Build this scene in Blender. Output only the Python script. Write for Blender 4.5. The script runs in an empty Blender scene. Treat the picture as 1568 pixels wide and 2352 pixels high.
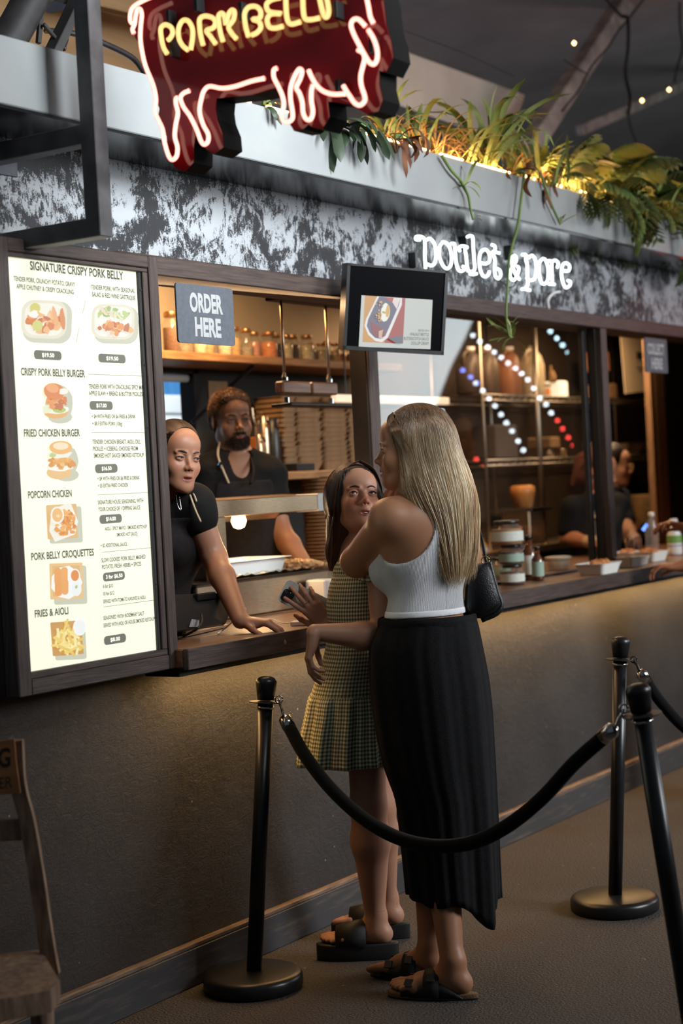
import bpy, math, random
import numpy as np
from mathutils import Vector, Matrix
random.seed(7); rng = np.random.default_rng(7)
A = np.array
# ---------------------------------------------------------------- camera
F_PX, CX, CY = 3800., 784., 1176.          # focal length in pixels of the 1568x2352 frame
CAM = A([0, -3.22, 1.5])
YAW, ROLL, PITCH = math.atan(2521/F_PX), math.atan(.052), -math.atan(65/F_PX)
FW = A([math.cos(YAW)*math.cos(PITCH), math.sin(YAW)*math.cos(PITCH), math.sin(PITCH)])
_r = A([math.sin(YAW), -math.cos(YAW), 0]); _u = np.cross(_r, FW)
RT = math.cos(ROLL)*_r - math.sin(ROLL)*_u; UP = math.sin(ROLL)*_r + math.cos(ROLL)*_u
CR, CF = A([_r[0], _r[1], 0]), A([math.cos(YAW), math.sin(YAW), 0])   # level 'right' and 'away'
def at(px, py, x=None, y=None, z=None, d=None):
    """the point of a wall, shelf or body plane that is measured at this pixel of the photograph"""
    v = FW + RT*(px-CX)/F_PX - UP*(py-CY)/F_PX
    t = d if d is not None else ((x-CAM[0])/v[0] if x is not None else ((y-CAM[1])/v[1] if y is not None else (z-CAM[2])/v[2]))
    return CAM + v*t
def depth(p): return float((A(p)-CAM) @ FW)
sc = bpy.context.scene
cd = bpy.data.cameras.new('camera'); cam = bpy.data.objects.new('camera', cd); sc.collection.objects.link(cam); sc.camera = cam
cd.sensor_fit = 'VERTICAL'; cd.sensor_height = 36; cd.sensor_width = 24; cd.lens = F_PX/2352*36
cam.matrix_world = Matrix([[RT[0], UP[0], -FW[0], CAM[0]], [RT[1], UP[1], -FW[1], CAM[1]], [RT[2], UP[2], -FW[2], CAM[2]], [0, 0, 0, 1]])
cd.dof.use_dof = True; cd.dof.focus_distance = 5.0; cd.dof.aperture_fstop = 2.3
# ---------------------------------------------------------------- world, lights, exposure
sc.view_settings.view_transform = 'Standard'; sc.view_settings.look = 'None'
sc.view_settings.gamma = 1; sc.view_settings.use_curve_mapping = False; sc.view_settings.exposure = 0.0
sc.cycles.use_denoising = True; sc.cycles.max_bounces = 8; sc.cycles.caustics_reflective = False; sc.cycles.caustics_refractive = False
sc.cycles.transparent_max_bounces = 12; sc.cycles.sample_clamp_indirect = 4
w = bpy.data.worlds.new('dusk'); sc.world = w; w.use_nodes = True
w.node_tree.nodes['Background'].inputs[0].default_value = (.60, .72, .85, 1); w.node_tree.nodes['Background'].inputs[1].default_value = .09
def light(name, kind, loc, col, power, size=None, sy=None, to=None, spread=None, shape='RECTANGLE'):
    l = bpy.data.lights.new(name, kind); l.color = col; l.energy = power
    if kind == 'AREA':
        l.shape = shape; l.size = size
        if shape == 'RECTANGLE': l.size_y = sy or size
        if spread: l.spread = math.radians(spread)
    elif size: l.shadow_soft_size = size
    if kind == 'SPOT' and spread: l.spot_size = math.radians(spread); l.spot_blend = .8
    o = bpy.data.objects.new(name, l); sc.collection.objects.link(o); o.location = loc
    if to is not None: o.rotation_euler = (Vector(to)-Vector(loc)).to_track_quat('-Z', 'Y').to_euler()
    return o
light('daylight_opening', 'AREA', (3.5, -2.7, 3.5), (.90, .97, 1.0), 30, 1.2, 1.0, (4.0, 0, 2.70), 64)
light('aisle_daylight', 'AREA', (6.4, -5.4, 3.0), (.94, .97, 1.0), 80, 2.4, 1.5, (6.0, 0, 1.2), 85)
light('tent_end_daylight', 'AREA', (12.4, -4.3, 2.9), (.85, .95, 1.0), 85, 2.2, 2.7, (5.4, 0, 1.4))
light('kitchen_ceiling_lamp', 'AREA', (5.3, .75, 2.42), (1, .58, .26), 12, .5, .25, (5.3, .75, 0))
light('shelf_spot', 'SPOT', (5.15, .62, 2.44), (1, .66, .34), 44, .03, to=(5.35, 1.3, 2.2), spread=120)
light('order_window_fill', 'AREA', (4.45, .10, 2.14), (1, .60, .30), 4.5, 1.0, .06, (4.4, -.35, 1.1))  # unseen warm fill added to light the counter and food warmer
light('hood_lamp', 'AREA', (7.6, .8, 2.42), (1, .62, .34), 17, .8, .3, (7.6, .8, 0))
light('service_lamp', 'AREA', (8.9, .7, 2.42), (1, .66, .36), 16, .6, .3, (8.9, .7, 0))
light('red_neon_next_stall', 'AREA', (10.2, -1.0, 2.9), (1, .12, .10), 6, .5, .5, (8.2, 0, 2.4))
for i in range(8): light('counter_led_light', 'AREA', (4.3+.95*i, -.075, .952), (1, .57, .21), 4.0, .93, .012, (4.3+.95*i, -.03, .6))
# ---------------------------------------------------------------- materials
def nrm_(v): return A(v)/np.linalg.norm(v)
def rgba(c): return (c[0], c[1], c[2], 1)
def mat(name, col, rough=.6, metal=0, spec=.5, noise=0, nscale=20, col2=None, bump=0, bscale=60, emit=0, ecol=None, coat=0, sss=0, trans=0, attr=None, stretch=None, sheen=0, detail=6, lo=.35, hi=.65, alpha=None, bdist=.004, aniso=0):
    m = bpy.data.materials.new(name); m.use_nodes = True; t = m.node_tree; N, Lk = t.nodes, t.links
    b = N['Principled BSDF']; I = b.inputs
    I['Base Color'].default_value = rgba(col); I['Roughness'].default_value = rough; I['Metallic'].default_value = metal
    I['Specular IOR Level'].default_value = spec; I['Coat Weight'].default_value = coat; I['Transmission Weight'].default_value = trans
    I['Sheen Weight'].default_value = sheen
    if sss: I['Subsurface Weight'].default_value = sss; I['Subsurface Radius'].default_value = (.012, .005, .003); I['Subsurface Scale'].default_value = 1
    if alpha is not None: I['Alpha'].default_value = alpha
    if emit: I['Emission Color'].default_value = rgba(ecol or col); I['Emission Strength'].default_value = emit
    tc = N.new('ShaderNodeTexCoord'); vec = tc.outputs['Object']
    if stretch:
        mp = N.new('ShaderNodeMapping'); mp.inputs['Scale'].default_value = stretch; Lk.new(vec, mp.inputs[0]); vec = mp.outputs[0]
    src = None
    if attr:
        a = N.new('ShaderNodeVertexColor'); a.layer_name = attr; src = a.outputs[0]
        if not emit: Lk.new(src, I['Base Color'])
        if emit: Lk.new(src, I['Emission Color'])
    if noise or col2:
        n = N.new('ShaderNodeTexNoise'); n.inputs['Scale'].default_value = nscale; n.inputs['Detail'].default_value = detail; Lk.new(vec, n.inputs[0])
        r = N.new('ShaderNodeMapRange'); r.inputs[1].default_value = lo; r.inputs[2].default_value = hi; Lk.new(n.outputs[0], r.inputs[0])
        mx = N.new('ShaderNodeMix'); mx.data_type = 'RGBA'; Lk.new(r.outputs[0], mx.inputs[0])
        c2 = col2 or tuple(c*(1-noise) for c in col); c1 = col if col2 else tuple(min(1, c*(1+noise)) for c in col)
        if src is not None:
            mx.blend_type = 'MULTIPLY'; Lk.new(src, mx.inputs[6]); mx.inputs[7].default_value = rgba((1-noise,)*3)
        else:
            mx.inputs[6].default_value = rgba(c1); mx.inputs[7].default_value = rgba(c2)
        Lk.new(mx.outputs[2], I['Base Color'])
        if emit: Lk.new(mx.outputs[2], I['Emission Color'])
    if bump:
        n = N.new('ShaderNodeTexNoise'); n.inputs['Scale'].default_value = bscale; n.inputs['Detail'].default_value = 5; Lk.new(vec, n.inputs[0])
        bp = N.new('ShaderNodeBump'); bp.inputs['Strength'].default_value = bump; bp.inputs['Distance'].default_value = bdist
        Lk.new(n.outputs[0], bp.inputs['Height']); Lk.new(bp.outputs[0], I['Normal'])
    return m
def glass(name, tint=(1, 1, 1), ior=1.45, rough=0.0, op=0):
    m = bpy.data.materials.new(name); m.use_nodes = True; N, Lk = m.node_tree.nodes, m.node_tree.links
    for n in list(N): N.remove(n)
    o = N.new('ShaderNodeOutputMaterial'); t = N.new('ShaderNodeBsdfTransparent'); g = N.new('ShaderNodeBsdfGlossy'); f = N.new('ShaderNodeFresnel'); x = N.new('ShaderNodeMixShader')
    t.inputs[0].default_value = rgba(tint); g.inputs['Roughness'].default_value = rough; f.inputs[0].default_value = ior
    ge = N.new('ShaderNodeNewGeometry'); mr = N.new('ShaderNodeMapRange'); mr.inputs[3].default_value = ior; mr.inputs[4].default_value = 1/ior; Lk.new(ge.outputs['Backfacing'], mr.inputs[0]); Lk.new(mr.outputs[0], f.inputs[0])
    Lk.new(f.outputs[0], x.inputs[0]); Lk.new(t.outputs[0], x.inputs[1]); Lk.new(g.outputs[0], x.inputs[2])
    if op:
        d = N.new('ShaderNodeBsdfPrincipled'); d.inputs['Base Color'].default_value = rgba(tint); y = N.new('ShaderNodeMixShader'); y.inputs[0].default_value = op
        Lk.new(x.outputs[0], y.inputs[1]); Lk.new(d.outputs[0], y.inputs[2]); Lk.new(y.outputs[0], o.inputs[0])
    else: Lk.new(x.outputs[0], o.inputs[0])
    return m
def glow(name, core, edge, s, se):
    """neon tube: bright core, saturated glass rim"""
    m = bpy.data.materials.new(name); m.use_nodes = True; N, Lk = m.node_tree.nodes, m.node_tree.links
    for n in list(N): N.remove(n)
    o = N.new('ShaderNodeOutputMaterial'); a = N.new('ShaderNodeEmission'); b = N.new('ShaderNodeEmission'); w_ = N.new('ShaderNodeLayerWeight'); x = N.new('ShaderNodeMixShader')
    a.inputs[0].default_value = rgba(core); a.inputs[1].default_value = s; b.inputs[0].default_value = rgba(edge); b.inputs[1].default_value = se; w_.inputs[0].default_value = .46
    Lk.new(w_.outputs['Facing'], x.inputs[0]); Lk.new(a.outputs[0], x.inputs[1]); Lk.new(b.outputs[0], x.inputs[2]); Lk.new(x.outputs[0], o.inputs[0])
    return m
M = {}
M['steel'] = mat('brushed_steel', (.62, .46, .31), .33, 1, noise=.12, nscale=30, stretch=(1, 1, 14), bump=.05, bscale=120)  # warm cast of the kitchen light is put into the steel colour
M['chrome'] = mat('chrome', (.62, .6, .57), .16, 1)
M['darksteel'] = mat('black_steel', (.016, .015, .016), .5, 0, noise=.3, nscale=18, bump=.06, bscale=90)
M['bracket'] = mat('bracket_steel', (.10, .095, .10), .48, .2, noise=.35, nscale=12, bump=.08, bscale=70)
M['satin'] = mat('satin_black', (.010, .010, .011), .34, 0, noise=.2, nscale=30, bump=.02, bscale=200)
M['velvet'] = mat('velvet_rope', (.004, .004, .005), .95, 0, spec=.1, sheen=.1, bump=.3, bscale=400)
M['wood'] = mat('dark_timber', (.085, .055, .045), .55, 0, col2=(.03, .018, .015), nscale=9, stretch=(1, 14, 14), bump=.25, bscale=26, lo=.3, hi=.7)
M['woodv'] = mat('dark_timber_upright', (.085, .055, .045), .55, 0, col2=(.03, .018, .015), nscale=9, stretch=(14, 14, 1), bump=.25, bscale=26, lo=.3, hi=.7)
M['jamb'] = mat('stained_jamb', (.010, .006, .005), .55, 0, noise=.4, nscale=20, stretch=(10, 10, 1), bump=.1)
M['counter'] = mat('counter_timber', (.23, .105, .055), .45, 0, col2=(.12, .05, .025), nscale=7, stretch=(1, 9, 9), bump=.12, bscale=30, coat=.15)
M['shelf'] = mat('oak_shelf', (.40, .21, .09), .5, 0, col2=(.22, .10, .04), nscale=7, stretch=(1, 10, 10), bump=.1)
M['base'] = mat('baseboard_paint', (.055, .052, .055), .6, 0, col2=(.16, .12, .09), nscale=6, stretch=(1, 5, 9), lo=.52, hi=.8, bump=.1)
M['rawwood'] = mat('raw_batten', (.20, .135, .09), .7, 0, noise=.4, nscale=12, stretch=(1, 10, 10), bump=.2)
M['paper'] = mat('white_paper', (.75, .74, .70), .7); M['white'] = mat('white_plastic', (.78, .77, .74), .35); M['black'] = mat('black_plastic', (.012, .012, .013), .4)
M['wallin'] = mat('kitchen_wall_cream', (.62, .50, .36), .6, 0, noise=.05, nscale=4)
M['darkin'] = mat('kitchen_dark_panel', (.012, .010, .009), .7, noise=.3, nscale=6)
M['kraft'] = mat('kraft_board', (.33, .19, .095), .8, 0, noise=.12, nscale=25)
M['card'] = mat('cardboard', (.52, .22, .08), .8, 0, noise=.2, nscale=14, bump=.1)
M['print'] = mat('printed', (.5, .5, .5), .6, attr='Col')
M['col'] = mat('coloured', (.5, .5, .5), .5, attr='Col')
M['foil'] = mat('foil', (.8, .72, .6), .22, 1, bump=.9, bscale=90, bdist=.01)
M['glass'] = glass('window_glass', (.96, .97, .96), 1.5)
M['jar'] = glass('jar_glass', (.93, .92, .88), 1.5, .02, .05)
M['leather'] = mat('black_leather', (.008, .008, .009), .36, bump=.35, bscale=260)
M['gold'] = mat('gold_metal', (.6, .42, .2), .25, 1)
M['signgrey'] = mat('sign_board_grey', (.085, .095, .115), .55, noise=.1, nscale=60)
M['lettergrey'] = mat('sign_letters', (.42, .42, .42), .6)
M['ink'] = mat('menu_ink', (.05, .05, .035), .6, emit=.35, ecol=(.12, .12, .08)); M['pill'] = mat('menu_pill', (.1, .1, .08), .6, emit=.8, ecol=(.13, .13, .10))
M['inkdark'] = mat('print_ink', (.03, .03, .03), .7)
M['lit'] = mat('backlit_print', (.08, .08, .07), .6, attr='Col', emit=.9)
M['menu'] = mat('backlit_menu_face', (.30, .30, .25), .4, emit=.86, ecol=(1.0, 1.0, .78))
M['menuwhite'] = mat('backlit_white', (.6, .6, .5), .5, emit=1.0, ecol=(1.0, 1.0, .86))
M['led'] = mat('warm_led', (1, .6, .25), .5, emit=9, ecol=(1, .58, .22)); M['bulb'] = mat('bulb_glow', (1, .7, .4), .5, emit=9, ecol=(1, .62, .26))
M['neonred'] = glow('red_neon', (1, .60, .46), (1, .06, .05), 2.3, 1.5); M['neonyel'] = glow('yellow_neon', (1, .74, .30), (1, .45, .08), 1.45, .9)
M['neonwhite'] = glow('white_neon', (.95, 1, .98), (.8, .95, 1), 3.4, 2.2)
M['panelred'] = mat('red_acrylic', (.17, .005, .008), .08, 0, spec=.6, coat=.25); M['panelside'] = mat('black_acrylic_edge', (.004, .003, .003), .7, spec=.1)
# ---------------------------------------------------------------- mesh kit
OFF = {}
def obj(name, geo, m, parent=None, smooth=False, label=None, cat=None, group=None, kind=None, col=None, uv=None, midx=None, origin=None):
    V = np.asarray(geo[0], float); Fc = geo[1]
    if parent is not None: off = OFF[parent.name]
    elif origin is not None: off = A(origin, float)
    else:
        lo, hi = V.min(0), V.max(0); off = A([(lo[0]+hi[0])/2, (lo[1]+hi[1])/2, lo[2]])
    me = bpy.data.meshes.new(name)
    if isinstance(Fc, np.ndarray):
        k = Fc.shape[1]; me.vertices.add(len(V)); me.vertices.foreach_set('co', (V-off).ravel()); me.loops.add(Fc.size); me.loops.foreach_set('vertex_index', Fc.ravel().astype(np.int32))
        me.polygons.add(len(Fc)); me.polygons.foreach_set('loop_start', np.arange(0, Fc.size, k, dtype=np.int32)); me.update(calc_edges=True)
    else: me.from_pydata([tuple(v) for v in (V-off)], [], Fc); me.update()
    for q in (m if isinstance(m, (list, tuple)) else [m]): me.materials.append(q)
    if midx is not None: me.polygons.foreach_set('material_index', np.asarray(midx, dtype=np.int32))
    if smooth: me.polygons.foreach_set('use_smooth', np.ones(len(me.polygons), dtype=bool))
    if col is not None:
        ca = me.color_attributes.new('Col', 'FLOAT_COLOR', 'POINT'); c = np.ones((len(V), 4)); c[:, :3] = np.asarray(col); ca.data.foreach_set('color', c.ravel())
    if uv is not None:
        ul = me.uv_layers.new(name='UVMap'); li = np.empty(len(me.loops), dtype=np.int32); me.loops.foreach_get('vertex_index', li); ul.data.foreach_set('uv', np.asarray(uv)[li].ravel())
    o = bpy.data.objects.new(name, me); sc.collection.objects.link(o); OFF[o.name] = off
    if parent is not None: o.parent = parent
    else: o.location = off
    tag(o, label, cat, group, kind); return o
def tag(o, label=None, cat=None, group=None, kind=None):
    for k, v in (('label', label), ('category', cat), ('group', group), ('kind', kind)):
        if v: o[k] = v
def thing(name, label, cat, loc, group=None, kind=None):
    o = bpy.data.objects.new(name, None); sc.collection.objects.link(o); o.location = loc; o.empty_display_size = .05; OFF[o.name] = A(loc, float); tag(o, label, cat, group, kind); return o
def dup(o, delta, label=None, parent=None):
    c = o.copy(); sc.collection.objects.link(c)
    if parent is None: c.location = Vector(o.location)+Vector(delta)
    else: c.parent = parent
    if label: c['label'] = label
    for ch in o.children: dup(ch, delta, None, c)
    return c
def join(*gs):
    V = []; Fc = []; n = 0
    for g in gs:
        V += [tuple(v) for v in g[0]]; Fc += [tuple(int(i)+n for i in f) for f in g[1]]; n = len(V)
    return V, Fc
def xf(g, mtx=None, loc=(0, 0, 0)):
    V = np.asarray(g[0], float)
    if mtx is not None: V = V @ np.asarray(mtx, float).T
    return V+A(loc), g[1]
def box(lo, hi, b=0.0):
    lo, hi = np.minimum(lo, hi).astype(float), np.maximum(lo, hi).astype(float); c = (lo+hi)/2; h = (hi-lo)/2; b = min(b, h.min()*.9)
    if b <= 0:
        V = [c+h*A([x, y, z]) for x in (-1, 1) for y in (-1, 1) for z in (-1, 1)]
        return V, [(0, 1, 3, 2), (4, 6, 7, 5), (0, 4, 5, 1), (2, 3, 7, 6), (0, 2, 6, 4), (1, 5, 7, 3)]
    V = []; idx = {}
    for x in (-1, 1):
        for y in (-1, 1):
            for z in (-1, 1):
                s = A([x, y, z]); 
                for a in range(3):
                    p = h-b; p[a] = h[a]; idx[(x, y, z, a)] = len(V); V.append(c+s*p)
    Fc = []
    for a in range(3):
        u, v = [i for i in range(3) if i != a]
        for s in (-1, 1):
            q = []
            for (i, j) in ((-1, -1), (1, -1), (1, 1), (-1, 1)):
                k = [0, 0, 0]; k[a] = s; k[u] = i; k[v] = j; q.append(idx[(*k, a)])
            Fc.append(tuple(q))
    for a in range(3):          # edges parallel to axis a
        u, v = [i for i in range(3) if i != a]
        for i in (-1, 1):
            for j in (-1, 1):
                k0 = [0, 0, 0]; k0[a] = -1; k0[u] = i; k0[v] = j; k1 = list(k0); k1[a] = 1
                Fc.append((idx[(*k0, u)], idx[(*k1, u)], idx[(*k1, v)], idx[(*k0, v)]))
    for x in (-1, 1):
        for y in (-1, 1):
            for z in (-1, 1): Fc.append(tuple(idx[(x, y, z, a)] for a in range(3)))
    return V, orient(V, Fc, c)
def orient(V, Fc, c):
    out = []
    for f in Fc:
        p = [A(V[i]) for i in f]; n = np.cross(p[1]-p[0], p[2]-p[0]); out.append(f if n @ (sum(p)/len(p)-c) > 0 else tuple(reversed(f)))
    return out
def frame(d, up=(0, 0, 1)):
    d = A(d, float); d /= np.linalg.norm(d); up = A(up, float)
    if abs(d @ up) > .97: up = A([1, 0, 0.])
    x = np.cross(up, d); x /= np.linalg.norm(x); return x, np.cross(d, x), d
def bar(a, b, w_, h_, bev=.002, up=(0, 0, 1)):
    a, b = A(a, float), A(b, float); x, y, d = frame(b-a, up); L = np.linalg.norm(b-a)
    return xf(box((-w_/2, -h_/2, 0), (w_/2, h_/2, L), bev), np.stack([x, y, d], 1), a)
def smooth_path(P, k=4):
    P = np.asarray(P, float)
    if len(P) < 3: return P
    Q = np.vstack([2*P[0]-P[1], P, 2*P[-1]-P[-2]]); out = []
    for i in range(1, len(Q)-2):
        for t in np.linspace(0, 1, k, endpoint=False):
            a, b, c, d = Q[i-1], Q[i], Q[i+1], Q[i+2]; out.append(.5*((2*b)+(-a+c)*t+(2*a-5*b+4*c-d)*t*t+(-a+3*b-3*c+d)*t**3))
    out.append(P[-1]); return A(out)
def tube(P, r, n=8, cap=True):
    P = np.asarray(P, float); m = len(P); r = np.full(m, r) if np.isscalar(r) else np.asarray(r); T = np.gradient(P, axis=0); T /= np.linalg.norm(T, axis=1)[:, None]+1e-12
    x, y, _ = frame(T[0]); V = []
    for i in range(m):
        x = x-T[i]*(x @ T[i]); x /= np.linalg.norm(x)+1e-12; y = np.cross(T[i], x)
        for j in range(n): a = 2*math.pi*j/n; V.append(P[i]+r[i]*(math.cos(a)*x+math.sin(a)*y))
    Fc = [(i*n+j, i*n+(j+1) % n, (i+1)*n+(j+1) % n, (i+1)*n+j) for i in range(m-1) for j in range(n)]
    if cap: Fc += [tuple(reversed(range(n))), tuple((m-1)*n+j for j in range(n))]
    return V, Fc
def lathe(prof, n=24, loc=(0, 0, 0), cap=True, sq=1.0):
    V = [(r*math.cos(2*math.pi*j/n), r*math.sin(2*math.pi*j/n)*sq, z) for r, z in prof for j in range(n)]; m = len(prof)
    Fc = [(i*n+j, i*n+(j+1) % n, (i+1)*n+(j+1) % n, (i+1)*n+j) for i in range(m-1) for j in range(n)]
    if cap: Fc += [tuple(reversed(range(n))), tuple((m-1)*n+j for j in range(n))]
    return xf((V, Fc), None, loc)
def cyl(r, h, loc=(0, 0, 0), n=20, b=.0015): return lathe([(r-b, 0), (r, b), (r, h-b), (r-b, h)], n, loc)
def loft(rings, cap=False):
    n = len(rings[0]); m = len(rings); V = np.concatenate(rings); Fc = [(i*n+j, i*n+(j+1) % n, (i+1)*n+(j+1) % n, (i+1)*n+j) for i in range(m-1) for j in range(n)]
    if cap: Fc += [tuple(reversed(range(n))), tuple((m-1)*n+j for j in range(n))]
    return V, Fc
def quad(p): return [A(q) for q in p], [tuple(range(len(p)))]
def slab(P, n, t):
    """flat outline P extruded by t along n"""
    P = [A(p, float) for p in P]; n = A(n, float)*t; k = len(P)
    return P+[p+n for p in P], [tuple(range(k)), tuple(reversed(range(k, 2*k)))]+[(i, k+i, k+(i+1) % k, (i+1) % k) for i in range(k)]
def rrect(c, ax, ay, w_, h_, r, n=5):
    c, ax, ay = A(c, float), A(ax, float), A(ay, float); out = []
    for sx, sy, a0 in ((1, 1, 0), (-1, 1, 90), (-1, -1, 180), (1, -1, 270)):
        for i in range(n+1):
            a = math.radians(a0+90*i/n); out.append(c+ax*(sx*(w_/2-r)+r*math.cos(a))+ay*(sy*(h_/2-r)+r*math.sin(a)))
    return out
def text_geo(s, bold=0.0):
    cu = bpy.data.curves.new('t', 'FONT'); cu.body = s; cu.offset = bold; cu.size = 1; cu.resolution_u = 3
    o = bpy.data.objects.new('t', cu); me = bpy.data.meshes.new_from_object(o)
    V = A([v.co[:] for v in me.vertices]); Fc = [tuple(p.vertices) for p in me.polygons]
    bpy.data.objects.remove(o); bpy.data.curves.remove(cu); bpy.data.meshes.remove(me); return V, Fc
def write(name, s, p0, p1, h, up, m, parent, nrm, bold=.0, lift=.0006):
    """lettering whose baseline runs p0 -> p1 with cap height h"""
    V, Fc = text_geo(s, bold); x0, x1 = V[:, 0].min(), V[:, 0].max(); p0, p1 = A(p0), A(p1); d = (p1-p0)/(x1-x0)
    W = p0+(V[:, :1]-x0)*d+V[:, 1:2]*A(up)*(h/.70)+A(nrm)*lift
    return obj(name, (W, Fc), m, parent)
# ---------------------------------------------------------------- special surfaces
def mat_distressed():
    m = bpy.data.materials.new('distressed_paint'); m.use_nodes = True; N, Lk = m.node_tree.nodes, m.node_tree.links; b = N['Principled BSDF']
    tc = N.new('ShaderNodeTexCoord')
    def noise(scale, det, sc_=(1, 1, 1), dist=0, rot=0):
        mp = N.new('ShaderNodeMapping'); mp.inputs['Scale'].default_value = sc_; mp.inputs['Rotation'].default_value = (0, rot, 0); Lk.new(tc.outputs['Object'], mp.inputs[0])
        n = N.new('ShaderNodeTexNoise'); n.inputs['Scale'].default_value = scale; n.inputs['Detail'].default_value = det; n.inputs['Roughness'].default_value = .62; n.inputs['Distortion'].default_value = dist
        Lk.new(mp.outputs[0], n.inputs[0]); return n.outputs[0]
    def m2(op, a, c):
        n = N.new('ShaderNodeMath'); n.operation = op
        for i, v in enumerate((a, c)):
            if isinstance(v, (int, float)): n.inputs[i].default_value = v
            else: Lk.new(v, n.inputs[i])
        return n.outputs[0]
    big = noise(3.4, 4, (1, 1, 1.3), 1.4, .4); stroke = noise(11, 7, (1.3, 1, .9), 2.6, .7); fine = noise(62, 6, (1.3, 1, .55), .6, .55); fine2 = noise(210, 2)
    v = m2('ADD', m2('ADD', m2('MULTIPLY', big, 1.15), m2('MULTIPLY', stroke, .75)), m2('ADD', m2('MULTIPLY', fine, .55), m2('MULTIPLY', fine2, .45)))
    r = N.new('ShaderNodeMapRange'); r.inputs[1].default_value = 1.42; r.inputs[2].default_value = 1.54; Lk.new(v, r.inputs[0])
    mx = N.new('ShaderNodeMix'); mx.data_type = 'RGBA'; Lk.new(r.outputs[0], mx.inputs[0]); mx.inputs[6].default_value = (.011, .011, .014, 1); mx.inputs[7].default_value = (.37, .385, .41, 1)
    Lk.new(mx.outputs[2], b.inputs['Base Color']); b.inputs['Roughness'].default_value = .6
    bp = N.new('ShaderNodeBump'); bp.inputs['Strength'].default_value = .4; bp.inputs['Distance'].default_value = .004; Lk.new(v, bp.inputs['Height']); Lk.new(bp.outputs[0], b.inputs['Normal'])
    return m
def mat_plaster():
    m = bpy.data.materials.new('dark_trowelled_plaster'); m.use_nodes = True; N, Lk = m.node_tree.nodes, m.node_tree.links; b = N['Principled BSDF']
    tc = N.new('ShaderNodeTexCoord'); mp = N.new('ShaderNodeMapping'); mp.inputs['Scale'].default_value = (1, 1, 1.3); Lk.new(tc.outputs['Object'], mp.inputs[0])
    n1 = N.new('ShaderNodeTexNoise'); n1.inputs['Scale'].default_value = 34; n1.inputs['Detail'].default_value = 12; n1.inputs['Roughness'].default_value = .78; n1.inputs['Distortion'].default_value = .7; Lk.new(mp.outputs[0], n1.inputs[0])
    n2 = N.new('ShaderNodeTexNoise'); n2.inputs['Scale'].default_value = 3; n2.inputs['Detail'].default_value = 5; Lk.new(mp.outputs[0], n2.inputs[0])
    vo = N.new('ShaderNodeTexVoronoi'); vo.inputs['Scale'].default_value = 17; Lk.new(tc.outputs['Object'], vo.inputs[0])
    r = N.new('ShaderNodeMapRange'); r.inputs[1].default_value = .30; r.inputs[2].default_value = .70; Lk.new(n2.outputs[0], r.inputs[0])
    mx = N.new('ShaderNodeMix'); mx.data_type = 'RGBA'; Lk.new(r.outputs[0], mx.inputs[0]); mx.inputs[6].default_value = (.019, .020, .023, 1); mx.inputs[7].default_value = (.040, .040, .043, 1)
    sp = N.new('ShaderNodeMath'); sp.operation = 'LESS_THAN'; sp.inputs[1].default_value = .07; Lk.new(vo.outputs['Distance'], sp.inputs[0])
    sx = N.new('ShaderNodeSeparateXYZ'); Lk.new(vo.outputs['Color'], sx.inputs[0]); sg = N.new('ShaderNodeMath'); sg.operation = 'GREATER_THAN'; sg.inputs[1].default_value = .86; Lk.new(sx.outputs[0], sg.inputs[0])
    sm = N.new('ShaderNodeMath'); sm.operation = 'MULTIPLY'; Lk.new(sp.outputs[0], sm.inputs[0]); Lk.new(sg.outputs[0], sm.inputs[1])
    m3 = N.new('ShaderNodeMix'); m3.data_type = 'RGBA'; Lk.new(sm.outputs[0], m3.inputs[0]); Lk.new(mx.outputs[2], m3.inputs[6]); m3.inputs[7].default_value = (.25, .25, .25, 1)
    Lk.new(m3.outputs[2], b.inputs['Base Color']); b.inputs['Roughness'].default_value = .46; b.inputs['Specular IOR Level'].default_value = .5
    bp = N.new('ShaderNodeBump'); bp.inputs['Strength'].default_value = .75; bp.inputs['Distance'].default_value = .010; Lk.new(n1.outputs[0], bp.inputs['Height']); Lk.new(bp.outputs[0], b.inputs['Normal'])
    return m
def mat_asphalt():
    m = bpy.data.materials.new('asphalt'); m.use_nodes = True; N, Lk = m.node_tree.nodes, m.node_tree.links; b = N['Principled BSDF']; tc = N.new('ShaderNodeTexCoord')
    def nz(s, d, lo, hi):
        n = N.new('ShaderNodeTexNoise'); n.inputs['Scale'].default_value = s; n.inputs['Detail'].default_value = d; Lk.new(tc.outputs['Object'], n.inputs[0]); r = N.new('ShaderNodeMapRange'); r.inputs[1].default_value = lo; r.inputs[2].default_value = hi; Lk.new(n.outputs[0], r.inputs[0]); return n.outputs[0], r.outputs[0]
    _, a = nz(1.4, 4, .35, .65); g, gr = nz(120, 4, .42, .70); _, st = nz(.9, 2, .58, .66); _, ch = nz(38, 1, .76, .79)
    def mix(f, x, y, bl='MIX'):
        n = N.new('ShaderNodeMix'); n.data_type = 'RGBA'; n.blend_type = bl; Lk.new(f, n.inputs[0])
        for i, v in ((6, x), (7, y)):
            if isinstance(v, tuple): n.inputs[i].default_value = rgba(v)
            else: Lk.new(v, n.inputs[i])
        return n.outputs[2]
    c = mix(a, (.040, .034, .031), (.066, .057, .052)); c = mix(gr, c, (.095, .085, .08)); c = mix(st, c, (.07, .048, .036)); c = mix(ch, c, (.22, .2, .18))
    Lk.new(c, b.inputs['Base Color']); b.inputs['Roughness'].default_value = .72
    bp = N.new('ShaderNodeBump'); bp.inputs['Strength'].default_value = 1.0; bp.inputs['Distance'].default_value = .012; Lk.new(g, bp.inputs['Height']); Lk.new(bp.outputs[0], b.inputs['Normal']); return m
M['distressed'] = mat_distressed(); M['plaster'] = mat_plaster(); M['asphalt'] = mat_asphalt()
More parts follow.
